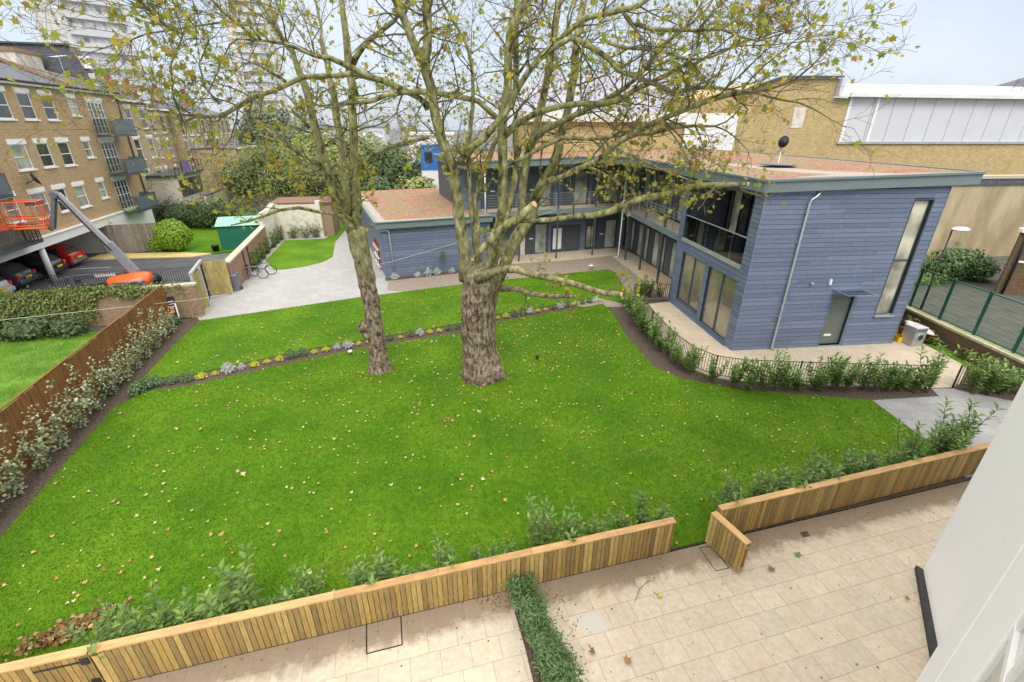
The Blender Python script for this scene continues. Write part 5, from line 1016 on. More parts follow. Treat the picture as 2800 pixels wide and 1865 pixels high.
car('black hatchback parked beside the red car behind the white column', 1.3, .35, 'paint_black', 'paint_black')
car('dark grey hatchback parked left of the white column', -1.05, .7, 'paint_grey', 'paint_grey')
car('pale silver car cut off by the left picture edge', -3.45, .5, 'paint_silver', 'paint_silver')
# boom lift
LB = (-22.6, 27.75); LA = R(-112)
BL = thing('boom_lift', 'orange and dark grey articulated boom lift reaching up to the brick apartment building', 'boom lift', (*LB, 0), 0)
def lp(zx, zy, off=0, z2_=True):
    x, y = ((zx*.19133)/KX, (500+zy*.19133)/KX); s, z, t_ = onp(x, y, LB, LA)
    return Vector((math.sin(LA)*s+math.cos(LA)*off, math.cos(LA)*s-math.sin(LA)*off, z))
# turret (orange capsule)
cl, cr2 = lp(1590, 1450, -.35), lp(2200, 1370, -.35)
mb = MB(); d = cr2-cl; prof = [(-.02, .12), (.05, .34), (.3, .42), (.6, .45), (.85, .46), (.97, .38), (1.02, .18)]
for k, (f_, r_) in enumerate(prof):
    c = cl+d*f_
    for j in range(14): a_ = 2*math.pi*j/14; mb.v.append((c.x+math.cos(LA)*1.6*r_*math.cos(a_), c.y-math.sin(LA)*1.6*r_*math.cos(a_), c.z+.14+r_*math.sin(a_)))
for i in range(len(prof)-1):
    for j in range(14): mb.f.append((i*14+j, i*14+(j+1) % 14, (i+1)*14+(j+1) % 14, (i+1)*14+j)); mb.mi.append(0)
mb.f.append(tuple(range(14))[::-1]); mb.mi.append(0); mb.f.append(tuple(range((len(prof)-1)*14, len(prof)*14))); mb.mi.append(0)
mb.build('counterweight', 'orange_paint', BL, smooth=True)
c = (cl+cr2)/2; MB().box(c.x-1.1, c.x+1.1, c.y-.8, c.y+.8, .25, .55).build('chassis', 'lift_grey', BL, bevel=.05)
for sx in (-.9, .9):
    for sy in (-.85, .85): MB().tube([(c.x+sx, c.y+sy-.14, .3), (c.x+sx, c.y+sy+.14, .3)], .3, 18).build('wheel', 'rubber', BL)
e = lp(980, 1420, .5); k1 = lp(1870, 1330, .5); k2 = lp(1640, 1500, .5)
m_ = MB(); m_.bar(e+Vector((0, 0, .12)), k1+Vector((0, 0, .05)), .28, .26); m_.bar(e-Vector((0, 0, .3)), k2, .28, .26); m_.build('riser_arm', 'lift_grey', BL)
m_ = MB(); m_.bar(e+Vector((0, 0, .2)), e-Vector((0, 0, .45)), .45, .5); m_.build('riser_knuckle', 'lift_grey', BL)
w_ = MB(); A1, B1 = e+Vector((0, 0, .12)), k1+Vector((0, 0, .05)); w_.bar(A1.lerp(B1, .38)+Vector((0, 0, .02)), A1.lerp(B1, .72)+Vector((0, 0, .02)), .30, .17); w_.build('white_panel', 'white_plastic', BL)
b0_, b1_, b2_ = lp(1960, 1300), lp(1540, 860), lp(820, 160)
MB().bar(b0_, b1_, .32, .46).build('main_boom', mplain('boom_mid', [(.20, .21, .24), (.26, .27, .30)], scale=2, rough=.4, bmp=0), BL, bevel=.02); MB().bar(b1_.lerp(b0_, .06), b2_, .22, .32).build('telescopic_boom', mplain('boom_light', [(.30, .31, .34), (.36, .37, .40)], scale=2, rough=.4, bmp=0), BL, bevel=.02)
m_ = MB(); o_ = Vector((math.cos(LA), -math.sin(LA), 0))*.2; m_.tube([b1_.lerp(b0_, .1)-o_-Vector((0, 0, .2)), b1_.lerp(b2_, .5)-o_-Vector((0, 0, .18)), b2_-o_], .04, 6); m_.tube([b0_.lerp(b1_, .2)+Vector((0, 0, -.25)), b0_.lerp(b1_, .75)+Vector((0, 0, -.3))], .07, 8); m_.build('hydraulic_lines', 'black_metal', BL)
j0, j1 = lp(780, 170), lp(760, 660)
m_ = MB(); m_.bar(j0-o_*.6, j1-o_*.6, .14, .16); m_.bar(j0+o_*.6, j1+o_*.6, .14, .16); m_.build('jib', 'lift_grey', BL); MB().tube([j0-o_*1.2, j0+o_*1.2], .18, 12).build('jib_pivot', 'lift_grey', BL)
# basket
bc = lp(400, 420); o2 = Vector((math.sin(LA), math.cos(LA), 0)); o1 = Vector((math.cos(LA), -math.sin(LA), 0))
bz0 = lp(380, 640).z; bz1 = bz0+1.4
base = Vector((lp(380, 640).x, lp(380, 640).y, 0)); hL, hW = 1.0, .42
cs = [base+o2*a_+o1*b_ for a_, b_ in ((-hL, -hW), (hL, -hW), (hL, hW), (-hL, hW))]
m_ = MB()
for z in (bz0, bz0+.15, bz0+.55, bz1):
    for i in range(4): m_.tube([cs[i]+Vector((0, 0, z)), cs[(i+1) % 4]+Vector((0, 0, z))], .035 if z != bz0 else .06, 6)
for i in range(4):
    for f_ in (0, .33, .66): p = cs[i].lerp(cs[(i+1) % 4], f_); m_.tube([p+Vector((0, 0, bz0)), p+Vector((0, 0, bz1))], .03, 6)
bk_ = m_.build('basket', 'orange_paint', BL)
MB().prism([(p.x, p.y) for p in cs], bz0-.03, bz0).build('basket_floor', 'lift_grey', BL)
q_ = base-o2*hL*.75; MB().bar(q_+Vector((0, 0, bz1-.22)), q_-o2*.0+Vector((0, 0, bz1+.02)), .7, .4).build('control_box', 'lift_grey', BL)
MB().bar(base-o2*hL*.9+Vector((0, 0, bz0+.1)), j1+Vector((0, 0, -.05)), .16, .2).build('basket_mount', 'lift_grey', BL)
# ---------------------------------------------------------------- plants
def shape_pts(rr, n, c, r, z0, h, lean=0, pw=1.0, hollow=.5):
    """points through an upright bush volume"""
    out = []
    for _ in range(n):
        a = rr.uniform(0, 2*math.pi); k = rr.random()**(hollow); z = rr.random()
        w_ = r*(math.sin(math.pi*min(1, z*.8+.22))**.7)
        out.append(((c[0]+math.cos(a)*w_*k, c[1]+math.sin(a)*w_*k, z0+h*z), (math.cos(a), math.sin(a), .7)))
    return out
def laurel_proto(seed, h, n_stem, lsize=.15, mat='laurel_leaves', per=27):
    rr = random.Random(seed); sm = MB(); lf = MB()
    for i in range(n_stem):
        a = rr.uniform(0, 6.28); tilt = rr.uniform(.1, .5); L = h*rr.uniform(.6, 1.1); p = Vector((math.cos(a)*.04, math.sin(a)*.04, 0)); d = Vector((math.cos(a)*tilt, math.sin(a)*tilt, 1)).normalized(); pts = [p.copy()]
        for k in range(6): d = (d+Vector((rr.gauss(0, .10), rr.gauss(0, .10), .05))).normalized(); p = p+d*L/6; pts.append(p.copy())
        sm.tube(pts, [.012*(1-.12*k) for k in range(7)], 5)
        for k in range(int(per)):
            f_ = (.18+.82*(k+rr.random())/per); idx = f_*6; j = min(5, int(idx)); q = pts[j].lerp(pts[j+1], idx-j); an = k*2.4+rr.uniform(-.4, .4)
            out = Vector((math.cos(an), math.sin(an), rr.uniform(.25, .9)+(.8 if f_ > .9 else 0))).normalized(); s_ = lsize*rr.uniform(.75, 1.2)
            t = out; side = t.cross(Vector((0, 0, 1))).normalized(); nn = side.cross(t).normalized(); base = len(lf.v)
            for (x, y) in ((0, .02), (.17, .3), (.19, .6), (0, 1), (-.19, .6), (-.17, .3)): lf.v.append(tuple(q+side*x*s_+t*y*s_+nn*(abs(x)*.4*s_-.18*y*y*s_)))
            lf.f.append((base, base+1, base+2, base+3, base+4, base+5)); lf.mi.append(0)
    return sm, lf
LP = []
for i, (h, ns_) in enumerate(((.8, 9), (1.05, 10), (.7, 9), (.95, 8), (1.2, 9))):
    sm, lf = laurel_proto(20+i, h, ns_); o1_ = sm.build('stem', 'stem'); o2_ = lf.build('foliage', 'laurel_leaves'); C.objects.unlink(o1_); C.objects.unlink(o2_); LP.append((o1_.data, o2_.data))
ORD = ['first', 'second', 'third', 'fourth', 'fifth', 'sixth', 'seventh', 'eighth', 'ninth', 'tenth', 'eleventh', 'twelfth', 'thirteenth', 'fourteenth', 'fifteenth', 'sixteenth', 'seventeenth', 'eighteenth', 'nineteenth', 'twentieth', 'twenty first', 'twenty second', 'twenty third', 'twenty fourth', 'twenty fifth', 'twenty sixth', 'twenty seventh', 'twenty eighth', 'twenty ninth', 'thirtieth']
def plant_row(name, cat, protos, spots, fmt, group, seed, smin=.8, smax=1.2, names=('stem', 'foliage')):
    rr = random.Random(seed)
    for i, sp_ in enumerate(spots):
        x, y = sp_[0], sp_[1]; s_ = (sp_[2] if len(sp_) > 2 else 1)*rr.uniform(smin, smax)
        t = thing(name, fmt.format(ORD[i]), cat, (x, y, .02), rr.uniform(0, 6.28), group if len(spots) > 1 else None)
        t.scale = (s_, s_, s_*rr.uniform(.9, 1.12)); pr = protos[rr.randrange(len(protos))]
        for d, n_ in zip(pr, names):
            if d is None: continue
            o = bpy.data.objects.new(n_, d); C.objects.link(o); o.parent = t
fx = lambda sx: PL(sx, 0)
def behind(px_list, off=.42):      # shrubs rooted just behind the patio fence at the given picture columns
    out = []
    for e in px_list:
        sx = e[0]; X = PI(*gp(sx, e[1]))[0]; out.append((*PL(X, off+.1+rnd.uniform(-.08, .1)), e[2]))
    return out
plant_row('laurel_shrub', 'shrub', LP, behind([(30, 1500, .9), (300, 1440, .95), (390, 1400, 1.15), (450, 1395, 1.0), (520, 1375, .85), (600, 1360, 1.25), (665, 1360, .8), (720, 1350, .95), (835, 1320, .8), (880, 1310, 1.0), (960, 1300, .7), (1015, 1290, .9), (1100, 1270, .75), (1160, 1260, .55), (1230, 1250, 1.05), (1290, 1235, 1.0), (1350, 1225, .95), (1410, 1215, .75), (1465, 1205, 1.25), (1510, 1195, .6)]),
          'young laurel shrub on the grass behind the long patio fence, {} from the left', 'laurels behind the long patio fence', 3, .95, 1.22)
rd = (rb-ra); rL = rd.length
rn = Vector((-rd.y, rd.x)).normalized()
plant_row('laurel_shrub', 'shrub', LP, [(*(ra+rd*f_+rn*(.5+rnd.uniform(-.08, .12))), s_) for f_, s_ in ((-.03, .85), (.05, .8), (.12, .75), (.19, .95), (.27, 1.05), (.34, 1.0), (.40, .9), (.47, .8), (.53, .95), (.60, .8), (.67, .9), (.74, 1.0), (.81, 1.0), (.88, 1.15), (.94, 1.1), (.985, 1.15))],
          'young laurel shrub behind the right patio fence, {} from the open gate', 'laurels behind the right patio fence', 5, 1.1, 1.35)
hedge = []
pth = [(6.35, 24.6), (6.3, 23.2), (6.3, 21.6), (6.4, 20), (6.55, 18.6), (6.85, 17.4), (7.25, 16.4), (7.75, 15.75), (8.5, 15.35), (9.4, 15.15)]
for i in range(len(pth)-1):
    A, B = Vector(pth[i]), Vector(pth[i+1]); n_ = max(1, int((B-A).length/.52))
    for k in range(n_): q = A.lerp(B, k/n_); hedge.append((q.x+rnd.uniform(-.1, .1), q.y+rnd.uniform(-.1, .1), 1.15))
plant_row('laurel_shrub', 'shrub', LP, hedge[:26], 'laurel shrub outside the curved terrace railing, {} from its far end', 'laurels outside the curved railing', 9, .85, 1.15)
row2 = [(9.0+k*.46+rnd.uniform(-.12, .12), 15.17+rnd.uniform(-.08, .08), 1.15) for k in range(15)]
row2[-1] = (15.6, 15.1, 1.5); row2[-2] = (15.1, 15.05, 1.15)
plant_row('laurel_shrub', 'shrub', LP, row2, 'laurel shrub in front of the straight railing below the blue gable, {} from the left', 'laurels below the blue gable', 12, .9, 1.2)
plant_row('laurel_shrub', 'shrub', LP, [(17.2, 14.95, 1.2), (17.7, 14.9, 1.3), (18.2, 15.0, 1.1), (18.7, 15.2, 1.2), (19.0, 14.9, 1.2)], 'laurel shrub by the short railing at the right edge, {} from the left', 'laurels at the right edge', 15, 1, 1.2)
plant_row('laurel_shrub', 'shrub', LP, [(7.35, 25.6, 1.0), (8.0, 25.8, 1.25), (8.6, 25.7, .9), (7.7, 26.2, 1.1)], 'laurel shrub behind the railing by the gallery posts, {} from the left', 'laurels by the gallery posts', 17, 1, 1.2)
# small flower border between the lawns
def puff(seed, r, h, n, size, mat, shape=OVAL, up=.3):
    rr = random.Random(seed); mb = MB(); leafset(mb, shape_pts(rr, n, (0, 0), r, .02, h), shape, size, rr, up=up); o = mb.build('foliage', mat); C.objects.unlink(o); return (None, o.data)
pv = [puff(41, .26, .42, 420, .06, 'hedge_leaves', LEAF5)], [puff(42, .28, .26, 300, .065, 'lime_leaves', LEAF5)], [puff(43, .30, .36, 260, .085, 'silver_leaves')]
BD = [gp(x, y) for x, y in [(318, 893), (440, 874), (700, 816), (830, 792), (1060, 754), (1130, 735), (1380, 692)]]
kinds = 'ddddll ss lll dd ll ss ll dd ld sll ddd l s d ll dd s ll ds d l dd s'.replace(' ', '')
lens = [math.dist(BD[i], BD[i+1]) for i in range(6)]; tot = sum(lens); spots = {'d': [], 'l': [], 's': []}
for i, k in enumerate(kinds):
    u_ = tot*(i+.4)/len(kinds); j = 0
    while u_ > lens[j]: u_ -= lens[j]; j += 1
    f_ = u_/lens[j]; spots[k].append((BD[j][0]+(BD[j+1][0]-BD[j][0])*f_, BD[j][1]+(BD[j+1][1]-BD[j][1])*f_))
plant_row('border_shrub', 'shrub', pv[0], spots['d'], 'dark green dome shrub in the border between the lawns, {} from the left', 'dark dome shrubs in the border', 21, .6, .95)
plant_row('border_plant', 'plant', pv[1], spots['l'], 'low yellow green plant in the border between the lawns, {} from the left', 'yellow green plants in the border', 22, .45, .8)
plant_row('border_plant', 'plant', pv[2], spots['s'], 'silver grey plant in the border between the lawns, {} from the left', 'silver plants in the border', 23, .6, .95)
def lb(x, y): return (-8.2+x*math.cos(SR)-y*math.sin(SR), 29.17+x*math.sin(SR)+y*math.cos(SR))
plant_row('border_plant', 'plant', pv[2], [lb(x, -.35) for x in (.5, 2.0, 2.7, 3.3, 4.3, 5.1)], 'silver grey plant at the foot of the low blue block, {} from the left', 'silver plants at the low blue block', 24, .9, 1.2)
MB_ = MB().prism([lb(-.1, -.62), lb(5.9, -.62), lb(5.9, -.02), lb(-.1, -.02)], .02, .034); tag(MB_.build('planting_bed', 'soil'), kind='structure')
st_ = thing('standard_tree', 'small round headed standard tree against the low blue block', 'tree', (*lb(3.75, -.35), .03)); MB().tube([(0, 0, 0), (0, 0, 1.1)], .018, 6).build('trunk', 'stem', st_); rr = random.Random(8); mb = MB(); leafset(mb, shape_pts(rr, 350, (0, 0), .24, 1.05, .46), LEAF5, .06, rr); mb.build('crown', 'hedge_leaves', st_)
MB().box(.0, .05, 0, .05, 0, .9)
# climbers along the brown timber fence
def climber_proto(seed, h, spread, n=9, mat='climber_leaves', ls=.085):
    rr = random.Random(seed); sm = MB(); lf = MB(); P_ = []
    for i in range(n):
        p = Vector((rr.gauss(0, .07), rr.uniform(-.1, .05), 0)); d = Vector((rr.gauss(0, .45)*spread, rr.uniform(-.16, .12), 1)).normalized(); L = h*rr.uniform(.5, 1.12); pts = [p.copy()]
        for k in range(9): d = (d+Vector((rr.gauss(0, .2)*spread, rr.gauss(0, .07), .04))).normalized(); p = p+d*L/9; pts.append(p.copy())
        sm.tube(pts, [.009]*5+[.006]*5, 4)
        for k in range(42):
            f_ = rr.uniform(.05, 1)*9; j = min(8, int(f_)); q = pts[j].lerp(pts[j+1], f_-j); P_.append((tuple(q+Vector((rr.gauss(0, .085), rr.gauss(0, .06)-.02, rr.gauss(0, .06)))), None))
    leafset(lf, P_, LEAF5, ls, rr, up=.3); a = sm.build('stem', 'stem'); b = lf.build('foliage', mat); C.objects.unlink(a); C.objects.unlink(b); return (a.data, b.data)
CP = [climber_proto(61+i, h, s_) for i, (h, s_) in enumerate(((1.7, .9), (2.0, 1.1), (1.45, 1.2), (1.85, .8)))]
def row_on_fence(ss, off, fmt, group, protos, seed, sc=1.0):
    rr = random.Random(seed); nrm = Vector((-fd.y, fd.x)).normalized(); nrm = nrm if nrm.x > 0 else -nrm
    for i, s_ in enumerate(ss):
        p = fa+fd.normalized()*s_+nrm*off; t = thing('climbing_shrub', fmt.format(ORD[i]), 'shrub', (p.x, p.y, .02), fr_+(math.pi if rr.random() < .0 else 0), group); k = sc*rr.uniform(.85, 1.15); t.scale = (k, 1, k)
        for d_, n_ in zip(protos[rr.randrange(len(protos))], ('stem', 'foliage')): o = bpy.data.objects.new(n_, d_); C.objects.link(o); o.parent = t
row_on_fence([1.2, 2.4, 3.5, 4.6, 5.7, 6.8, 7.8, 8.9, 9.9, 11.0, 12.1, 13.1, 14.1, 15.1, 16.0, 16.9], .30, 'variegated climbing shrub against the brown timber fence, {} from the near end', 'climbers along the timber fence', CP, 31)
plant_row('border_shrub', 'shrub', pv[0], [gp(318, 905), gp(345, 890), gp(400, 720), gp(250, 905), gp(405, 745)], 'small dark shrub in the soil strip at the timber fence, {} of five', 'dark shrubs in the fence border', 26, .9, 1.3)
CP2 = [climber_proto(71, 1.5, 1.2, 7, 'hedge_leaves', .10), climber_proto(72, 1.1, 1.3, 7, 'ivy_leaves', .10)]
rr = random.Random(4)
wpts = [(-19.05, 35.6), (-18.6, 34.0), (-18.2, 32.5), (-17.8, 31.2), (-19.5, 37.6), (-19.85, 39.0), (-20.1, 40.2), (-19.3, 40.9), (-18.3, 41.1), (-17.5, 41.3)]
for i, (x, y) in enumerate(wpts):
    t = thing('wall_climber', 'green climbing plant on the wall round the side lawn, {} from the bicycles'.format(ORD[i]), 'climber', (x+.1, y-.1, .02), R(106) if i < 7 else R(12), 'climbers round the side lawn')
    for d_, n_ in zip(CP2[i % 2], ('stem', 'foliage')): o = bpy.data.objects.new(n_, d_); C.objects.link(o); o.parent = t
# low hedge strip between the two patios
rr = random.Random(15); pts_ = [Vector(Q9(*p)) for p in [(1620, 700), (1680, 850), (1750, 1030), (1830, 1200), (1900, 1330), (1960, 1450)]]
hs_ = []
for i in range(len(pts_)-1):
    for k in range(2): hs_.append(pts_[i].lerp(pts_[i+1], k/2))
def mound(seed, r, h, n):
    r_ = random.Random(seed); sm = MB(); lf = MB(); P_ = []
    for i in range(26):
        a = r_.uniform(0, 6.28); d = Vector((math.cos(a)*r_.uniform(.2, .9), math.sin(a)*r_.uniform(.2, .9), 1)).normalized(); L = h*r_.uniform(.7, 1.1); q = Vector((0, 0, 0))+d*L; sm.tube([(0, 0, 0), tuple(d*L*.5), tuple(q)], [.008, .006, .003], 4)
        for k in range(int(n/26)): f_ = r_.uniform(.25, 1.05); P_.append((tuple(d*L*f_+Vector((r_.gauss(0, .05), r_.gauss(0, .05), r_.gauss(0, .03)))), tuple(d)))
    leafset(lf, P_, [(0, 0), (.13, .35), (.1, .75), (0, 1.1), (-.1, .75), (-.13, .35)], .085, r_, up=.2); a = sm.build('stem', 'stem'); b = lf.build('foliage', 'hedge_leaves'); C.objects.unlink(a); C.objects.unlink(b); return (a.data, b.data)
plant_row('evergreen_shrub', 'shrub', [mound(81, .25, .42, 900), mound(82, .25, .48, 900)], [(p.x, p.y, 1.0) for p in hs_], 'narrow leaved evergreen shrub in the strip dividing the patios, {} from the fence', 'shrubs dividing the patios', 33, .9, 1.15)
# ivy mass on the left wall, hedge and clipped bush, background trees
def leafy(name, label, cat, loc, rz, blobs, mat, n, size, seed, trunk=None, shape=LEAF5, core=None, up=.3, partname='foliage', noise_amp=.25):
    rr = random.Random(seed); t = thing(name, label, cat, loc, rz); mb = MB(); tot = sum(b[3]*b[4]*b[5] for b in blobs)**1
    for (cx_, cy_, cz_, a, b, c) in blobs:
        m_ = int(n*(a*b*c)/tot); P_ = []
        ph = [rr.uniform(0, 6.28) for _ in range(6)]
        for _ in range(m_):
            u_ = Vector((rr.gauss(0, 1), rr.gauss(0, 1), rr.gauss(0, 1))).normalized(); az_, el_ = math.atan2(u_.y, u_.x), math.asin(max(-1, min(1, u_.z)))
            k = (1+noise_amp*(math.sin(3*az_+ph[0])*math.cos(4*el_+ph[1])+.6*math.sin(7*az_+ph[2])*math.cos(6*el_+ph[3])))*(1-.45*rr.random()**2.2)
            P_.append(((cx_+u_.x*a*k, cy_+u_.y*b*k, max(.03, cz_+u_.z*c*k)), tuple(u_)))
        leafset(mb, P_, shape, size, rr, up=up)
    mb.build(partname, mat, t)
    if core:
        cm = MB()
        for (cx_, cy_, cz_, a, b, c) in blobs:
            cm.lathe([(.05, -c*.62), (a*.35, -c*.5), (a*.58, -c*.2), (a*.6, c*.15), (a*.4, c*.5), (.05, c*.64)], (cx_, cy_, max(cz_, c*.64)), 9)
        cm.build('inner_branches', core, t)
    if trunk:
        tm = MB()
        for p0, p1, r_ in trunk: tm.tube([p0, tuple((Vector(p0)+Vector(p1))/2+Vector((rr.gauss(0, .08), rr.gauss(0, .08), 0))), p1], [r_, r_*.75, r_*.45], 8)
        tm.build('trunk', 'bark_small', t)
    return t
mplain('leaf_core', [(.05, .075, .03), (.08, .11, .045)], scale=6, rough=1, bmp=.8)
# ivy: leaves pressed to the wall top and face in its own frame (x from the gate to the left)
iv = thing('ivy_growth', 'thick ivy and creeper spilling over the left end of the garden wall', 'climber', (-16.1, 22.5, 0), R(196.5)); rr = random.Random(12); mb = MB(); P_ = []
for _ in range(15000):
    x = rr.uniform(.5, 13.5)**1.0; dens = min(1, max(.10, (x-1.2)/4.0)); 
    if rr.random() > dens: continue
    if rr.random() < .38: P_.append(((x, rr.uniform(-.28, .26), 1.76+abs(rr.gauss(0, .09))*min(1, x/4)), None))
    else:
        z = 1.8-abs(rr.gauss(0, .42+.16*max(0, x-2)))
        n_ = math.sin(x*2.1)+math.sin(x*5.3+1)*.6
        if z > .05 and (z > 1.35+.15*n_ or x > 4.4+n_*.5): P_.append(((x, .16+abs(rr.gauss(0, .09))+.12*max(0, 1-z), z), (0, 1, .3)))
leafset(mb, P_, LEAF5, .11, rr, up=.2); mb.build('foliage', 'ivy_leaves', iv)
leafy('wild_shrub', 'dark straggly shrub below the ivy at the left picture edge', 'shrub', (-22.4, 19.6, 0), 0, [(0, 0, .5, 1.3, .7, .6), (1.6, .3, .45, .9, .6, .5), (-2.0, -.4, .5, 1.2, .7, .7), (-4, -.9, .5, 1.2, .8, .7)], 'dark_leaves', 5200, .13, 51, core='leaf_core')
leafy('clipped_bush', 'round clipped bright green bush beside the board fence', 'bush', (-26.4, 36.2, 0), 0, [(0, 0, 1.25, 1.25, 1.25, 1.2), (-1.2, -.1, .6, .75, .8, .65)], 'bright_leaves', 6500, .11, 52, core='leaf_core', noise_amp=.06)
leafy('garden_hedge', 'dark green garden hedge behind the round clipped bush', 'hedge', (-31, 45, 0), R(8), [(-4, 0, 1.2, 2.0, 1.6, 1.4), (-1, .4, 1.3, 2.2, 1.6, 1.5), (2, .3, 1.4, 2.0, 1.7, 1.5), (4.5, -.5, 1.3, 2.0, 1.6, 1.4), (-6.8, 1, 1.2, 2, 1.5, 1.3)], 'dark_leaves', 9000, .17, 53, core='leaf_core')
leafy('garden_shrub', 'loose mid green shrub growing between the hedge and the green shed', 'shrub', (-23.6, 42.5, 0), 0, [(0, 0, 1.0, 1.6, 1.2, 1.2), (1.8, 1, .9, 1.3, 1, 1.0)], 'hedge_leaves', 4000, .15, 57, core='leaf_core')
tk = lambda h, r_: [((0, 0, 0), (0, 0, h), r_)]
leafy('conifer_tree', 'broad grey green feathery tree above the cream outbuilding, left of the smaller trunk', 'tree', (-24.5, 53, 0), 0, [(0, 0, 4.2, 4.3, 3.6, 3.6), (-4.6, 0, 3.8, 3.6, 3.2, 3.1), (3.6, 0, 4.0, 3.4, 3, 3.2), (-1, -1, 6.0, 2.8, 2.4, 1.6)], 'conifer_leaves', 17000, .28, 54, trunk=tk(5, .25), core='leaf_core', shape=[(0, 0), (.12, .3), (.08, .8), (0, 1.2), (-.08, .8), (-.12, .3)])
leafy('conifer_tree', 'yellowish feathery tree rising behind the broad grey green one', 'tree', (-20.5, 60, 0), 0, [(0, 0, 5.0, 4.2, 3, 3.6), (-4, 1, 5.4, 3.0, 3, 2.8)], 'conifer_leaves', 9000, .30, 55, trunk=tk(6, .25), core='leaf_core')
leafy('round_tree', 'round headed dark tree in the distance beside the terraced houses', 'tree', (-37.5, 79, 0), 0, [(0, 0, 7.0, 5.0, 4.5, 4.9), (1, 0, 4, 4.6, 4, 3.5)], 'far_tree_leaves', 12000, .42, 56, trunk=tk(7, .35), core='leaf_core')
for i, (x, Y, h, w_, l) in enumerate([(730, 74, 8.6, 3.4, 'tall loose tree on the skyline just left of the smaller trunk'), (840, 68, 8.4, 3.6, 'leafy tree filling the gap behind the smaller trunk stems'), (905, 62, 6.8, 3.4, 'bushy tree left of the blue cabin'), (1010, 66, 6.2, 3.2, 'low dark tree right of the blue cabin'), (690, 62, 5.0, 2.8, 'small tree between the conifer and the smaller trunk'), (955, 50, 4.2, 2.2, 'dark shrub mass behind the low planted roof'), (870, 48, 4.3, 2.2, 'green shrub behind the left end of the low planted roof'), (1075, 74, 7.2, 3.4, 'distant tree behind the left limb of the big tree')]):
    X = at(x, 400, Y).x; leafy('background_tree', l, 'tree', (X, Y, 0), 0, [(0, 0, h*.62, w_, w_, h*.40), (w_*.6, 0, h*.45, w_*.8, w_*.8, h*.34), (-w_*.6, .5, h*.42, w_*.8, w_*.8, h*.34)], ['far_tree_leaves', 'conifer_leaves', 'dark_leaves', 'far_tree_leaves'][i % 4], 5500, .30, 90+i, trunk=tk(h*.6, .2), core='leaf_core')
leafy('grey_green_bush', 'grey green bush against the stucco wall behind the mesh fence', 'bush', (26.3, 27.0, .8), 0, [(0, 0, .95, 1.35, 1.0, .95), (1.3, -.2, .7, .9, .8, .7), (-.9, .2, .6, .8, .7, .6)], 'hedge_leaves', 5200, .13, 58, core='leaf_core')
leafy('nettle_patch', 'green weeds at the foot of the street lamp behind the mesh fence', 'weeds', (24.0, 26.2, .8), 0, [(0, 0, .2, 1.6, .7, .4)], 'laurel_leaves', 1500, .11, 59)
leafy('wall_weeds', 'straggly weeds growing along the retaining wall foot', 'weeds', (19.4, 17.6, 0), R(90), [(0, 0, .2, .5, .2, .35), (1.8, .1, .2, .4, .2, .25), (3.4, 0, .25, .6, .2, .4), (-1.6, 0, .2, .4, .2, .3)], 'ivy_leaves', 1400, .10, 60)
# fallen leaves and leaf litter
rr = random.Random(99); mb = MB(); P_ = []
def inside(p, poly):
    c = False; n_ = len(poly)
    for i in range(n_):
        a, b = poly[i], poly[(i+1) % n_]
        if (a[1] > p[1]) != (b[1] > p[1]) and p[0] < (b[0]-a[0])*(p[1]-a[1])/(b[1]-a[1])+a[0]: c = not c
    return c
while len(P_) < 1350:
    x, y = rr.uniform(-16, 13), rr.uniform(4, 27)
    if not (inside((x, y), near_lawn) or inside((x, y), far_lawn)): continue
    k = math.exp(-((x+1.5)**2+(y-18)**2)/60)+.22+.5*math.exp(-((x+9)**2+(y-6.5)**2)/8)
    if rr.random() < k: P_.append(((x, y, .055), (0, 0, 1)))
leafset(mb, P_[:700], MAPLE, .085, rr, up=3, fold=.7); leafset(mb, P_[700:1200], LEAF5, .065, rr, up=2, fold=.7); leafset(mb, P_[1200:], MAPLE, .115, rr, up=2, fold=.8)
P_ = [((rr.uniform(-3, 9), rr.uniform(1.5, 8), .035), (0, 0, 1)) for _ in range(0)]
tag(mb.build('fallen_leaves', 'fallen'), 'pale fallen leaves scattered over the lawns', 'leaves', kind='stuff')
mb = MB(); P_ = []
for _ in range(900): q = PL(rr.uniform(-13, 13), -abs(rr.gauss(0, .22))-.05 if rr.random() < .35 else -rr.uniform(.1, 6)); P_.append(((q[0], q[1], .032), (0, 0, 1)))
P_ = [p for p in P_ if inside(p[0][:2], [PL(-13, 0), PL(13, 0), PL(9, -9), PL(-13, -9)])][:420]
hp = Vector(Q9(1900, 900))
P_ += [((hp.x+rr.gauss(0, .28), hp.y+rr.gauss(0, .4), .032), (0, 0, 1)) for _ in range(110)]+[((*(Vector(Q9(1450, 760))+Vector((rr.gauss(0, .3), rr.gauss(0, .12)))), .032), (0, 0, 1)) for _ in range(150)]
leafset(mb, P_, LEAF5, .035, rr, up=3, fold=.5); tag(mb.build('leaf_litter', 'litter'), 'tiny dark debris and bits of bark on the beige patio slabs', 'debris', kind='stuff')
mb = MB(); pl_ = Vector(gp(175, 1448)); ax = Vector((math.cos(R(35)), math.sin(R(35))))
P_ = [((*(pl_+ax*rr.gauss(0, .34)+Vector((-ax.y, ax.x))*rr.gauss(0, .11)), .05+abs(rr.gauss(0, .05))), None) for _ in range(460)]
leafset(mb, P_, MAPLE, .085, rr, up=.6, fold=.7); tag(mb.build('leaf_pile', 'litter'), 'heap of brown fallen leaves on the lawn behind the closed gate', 'leaf pile', kind='stuff')
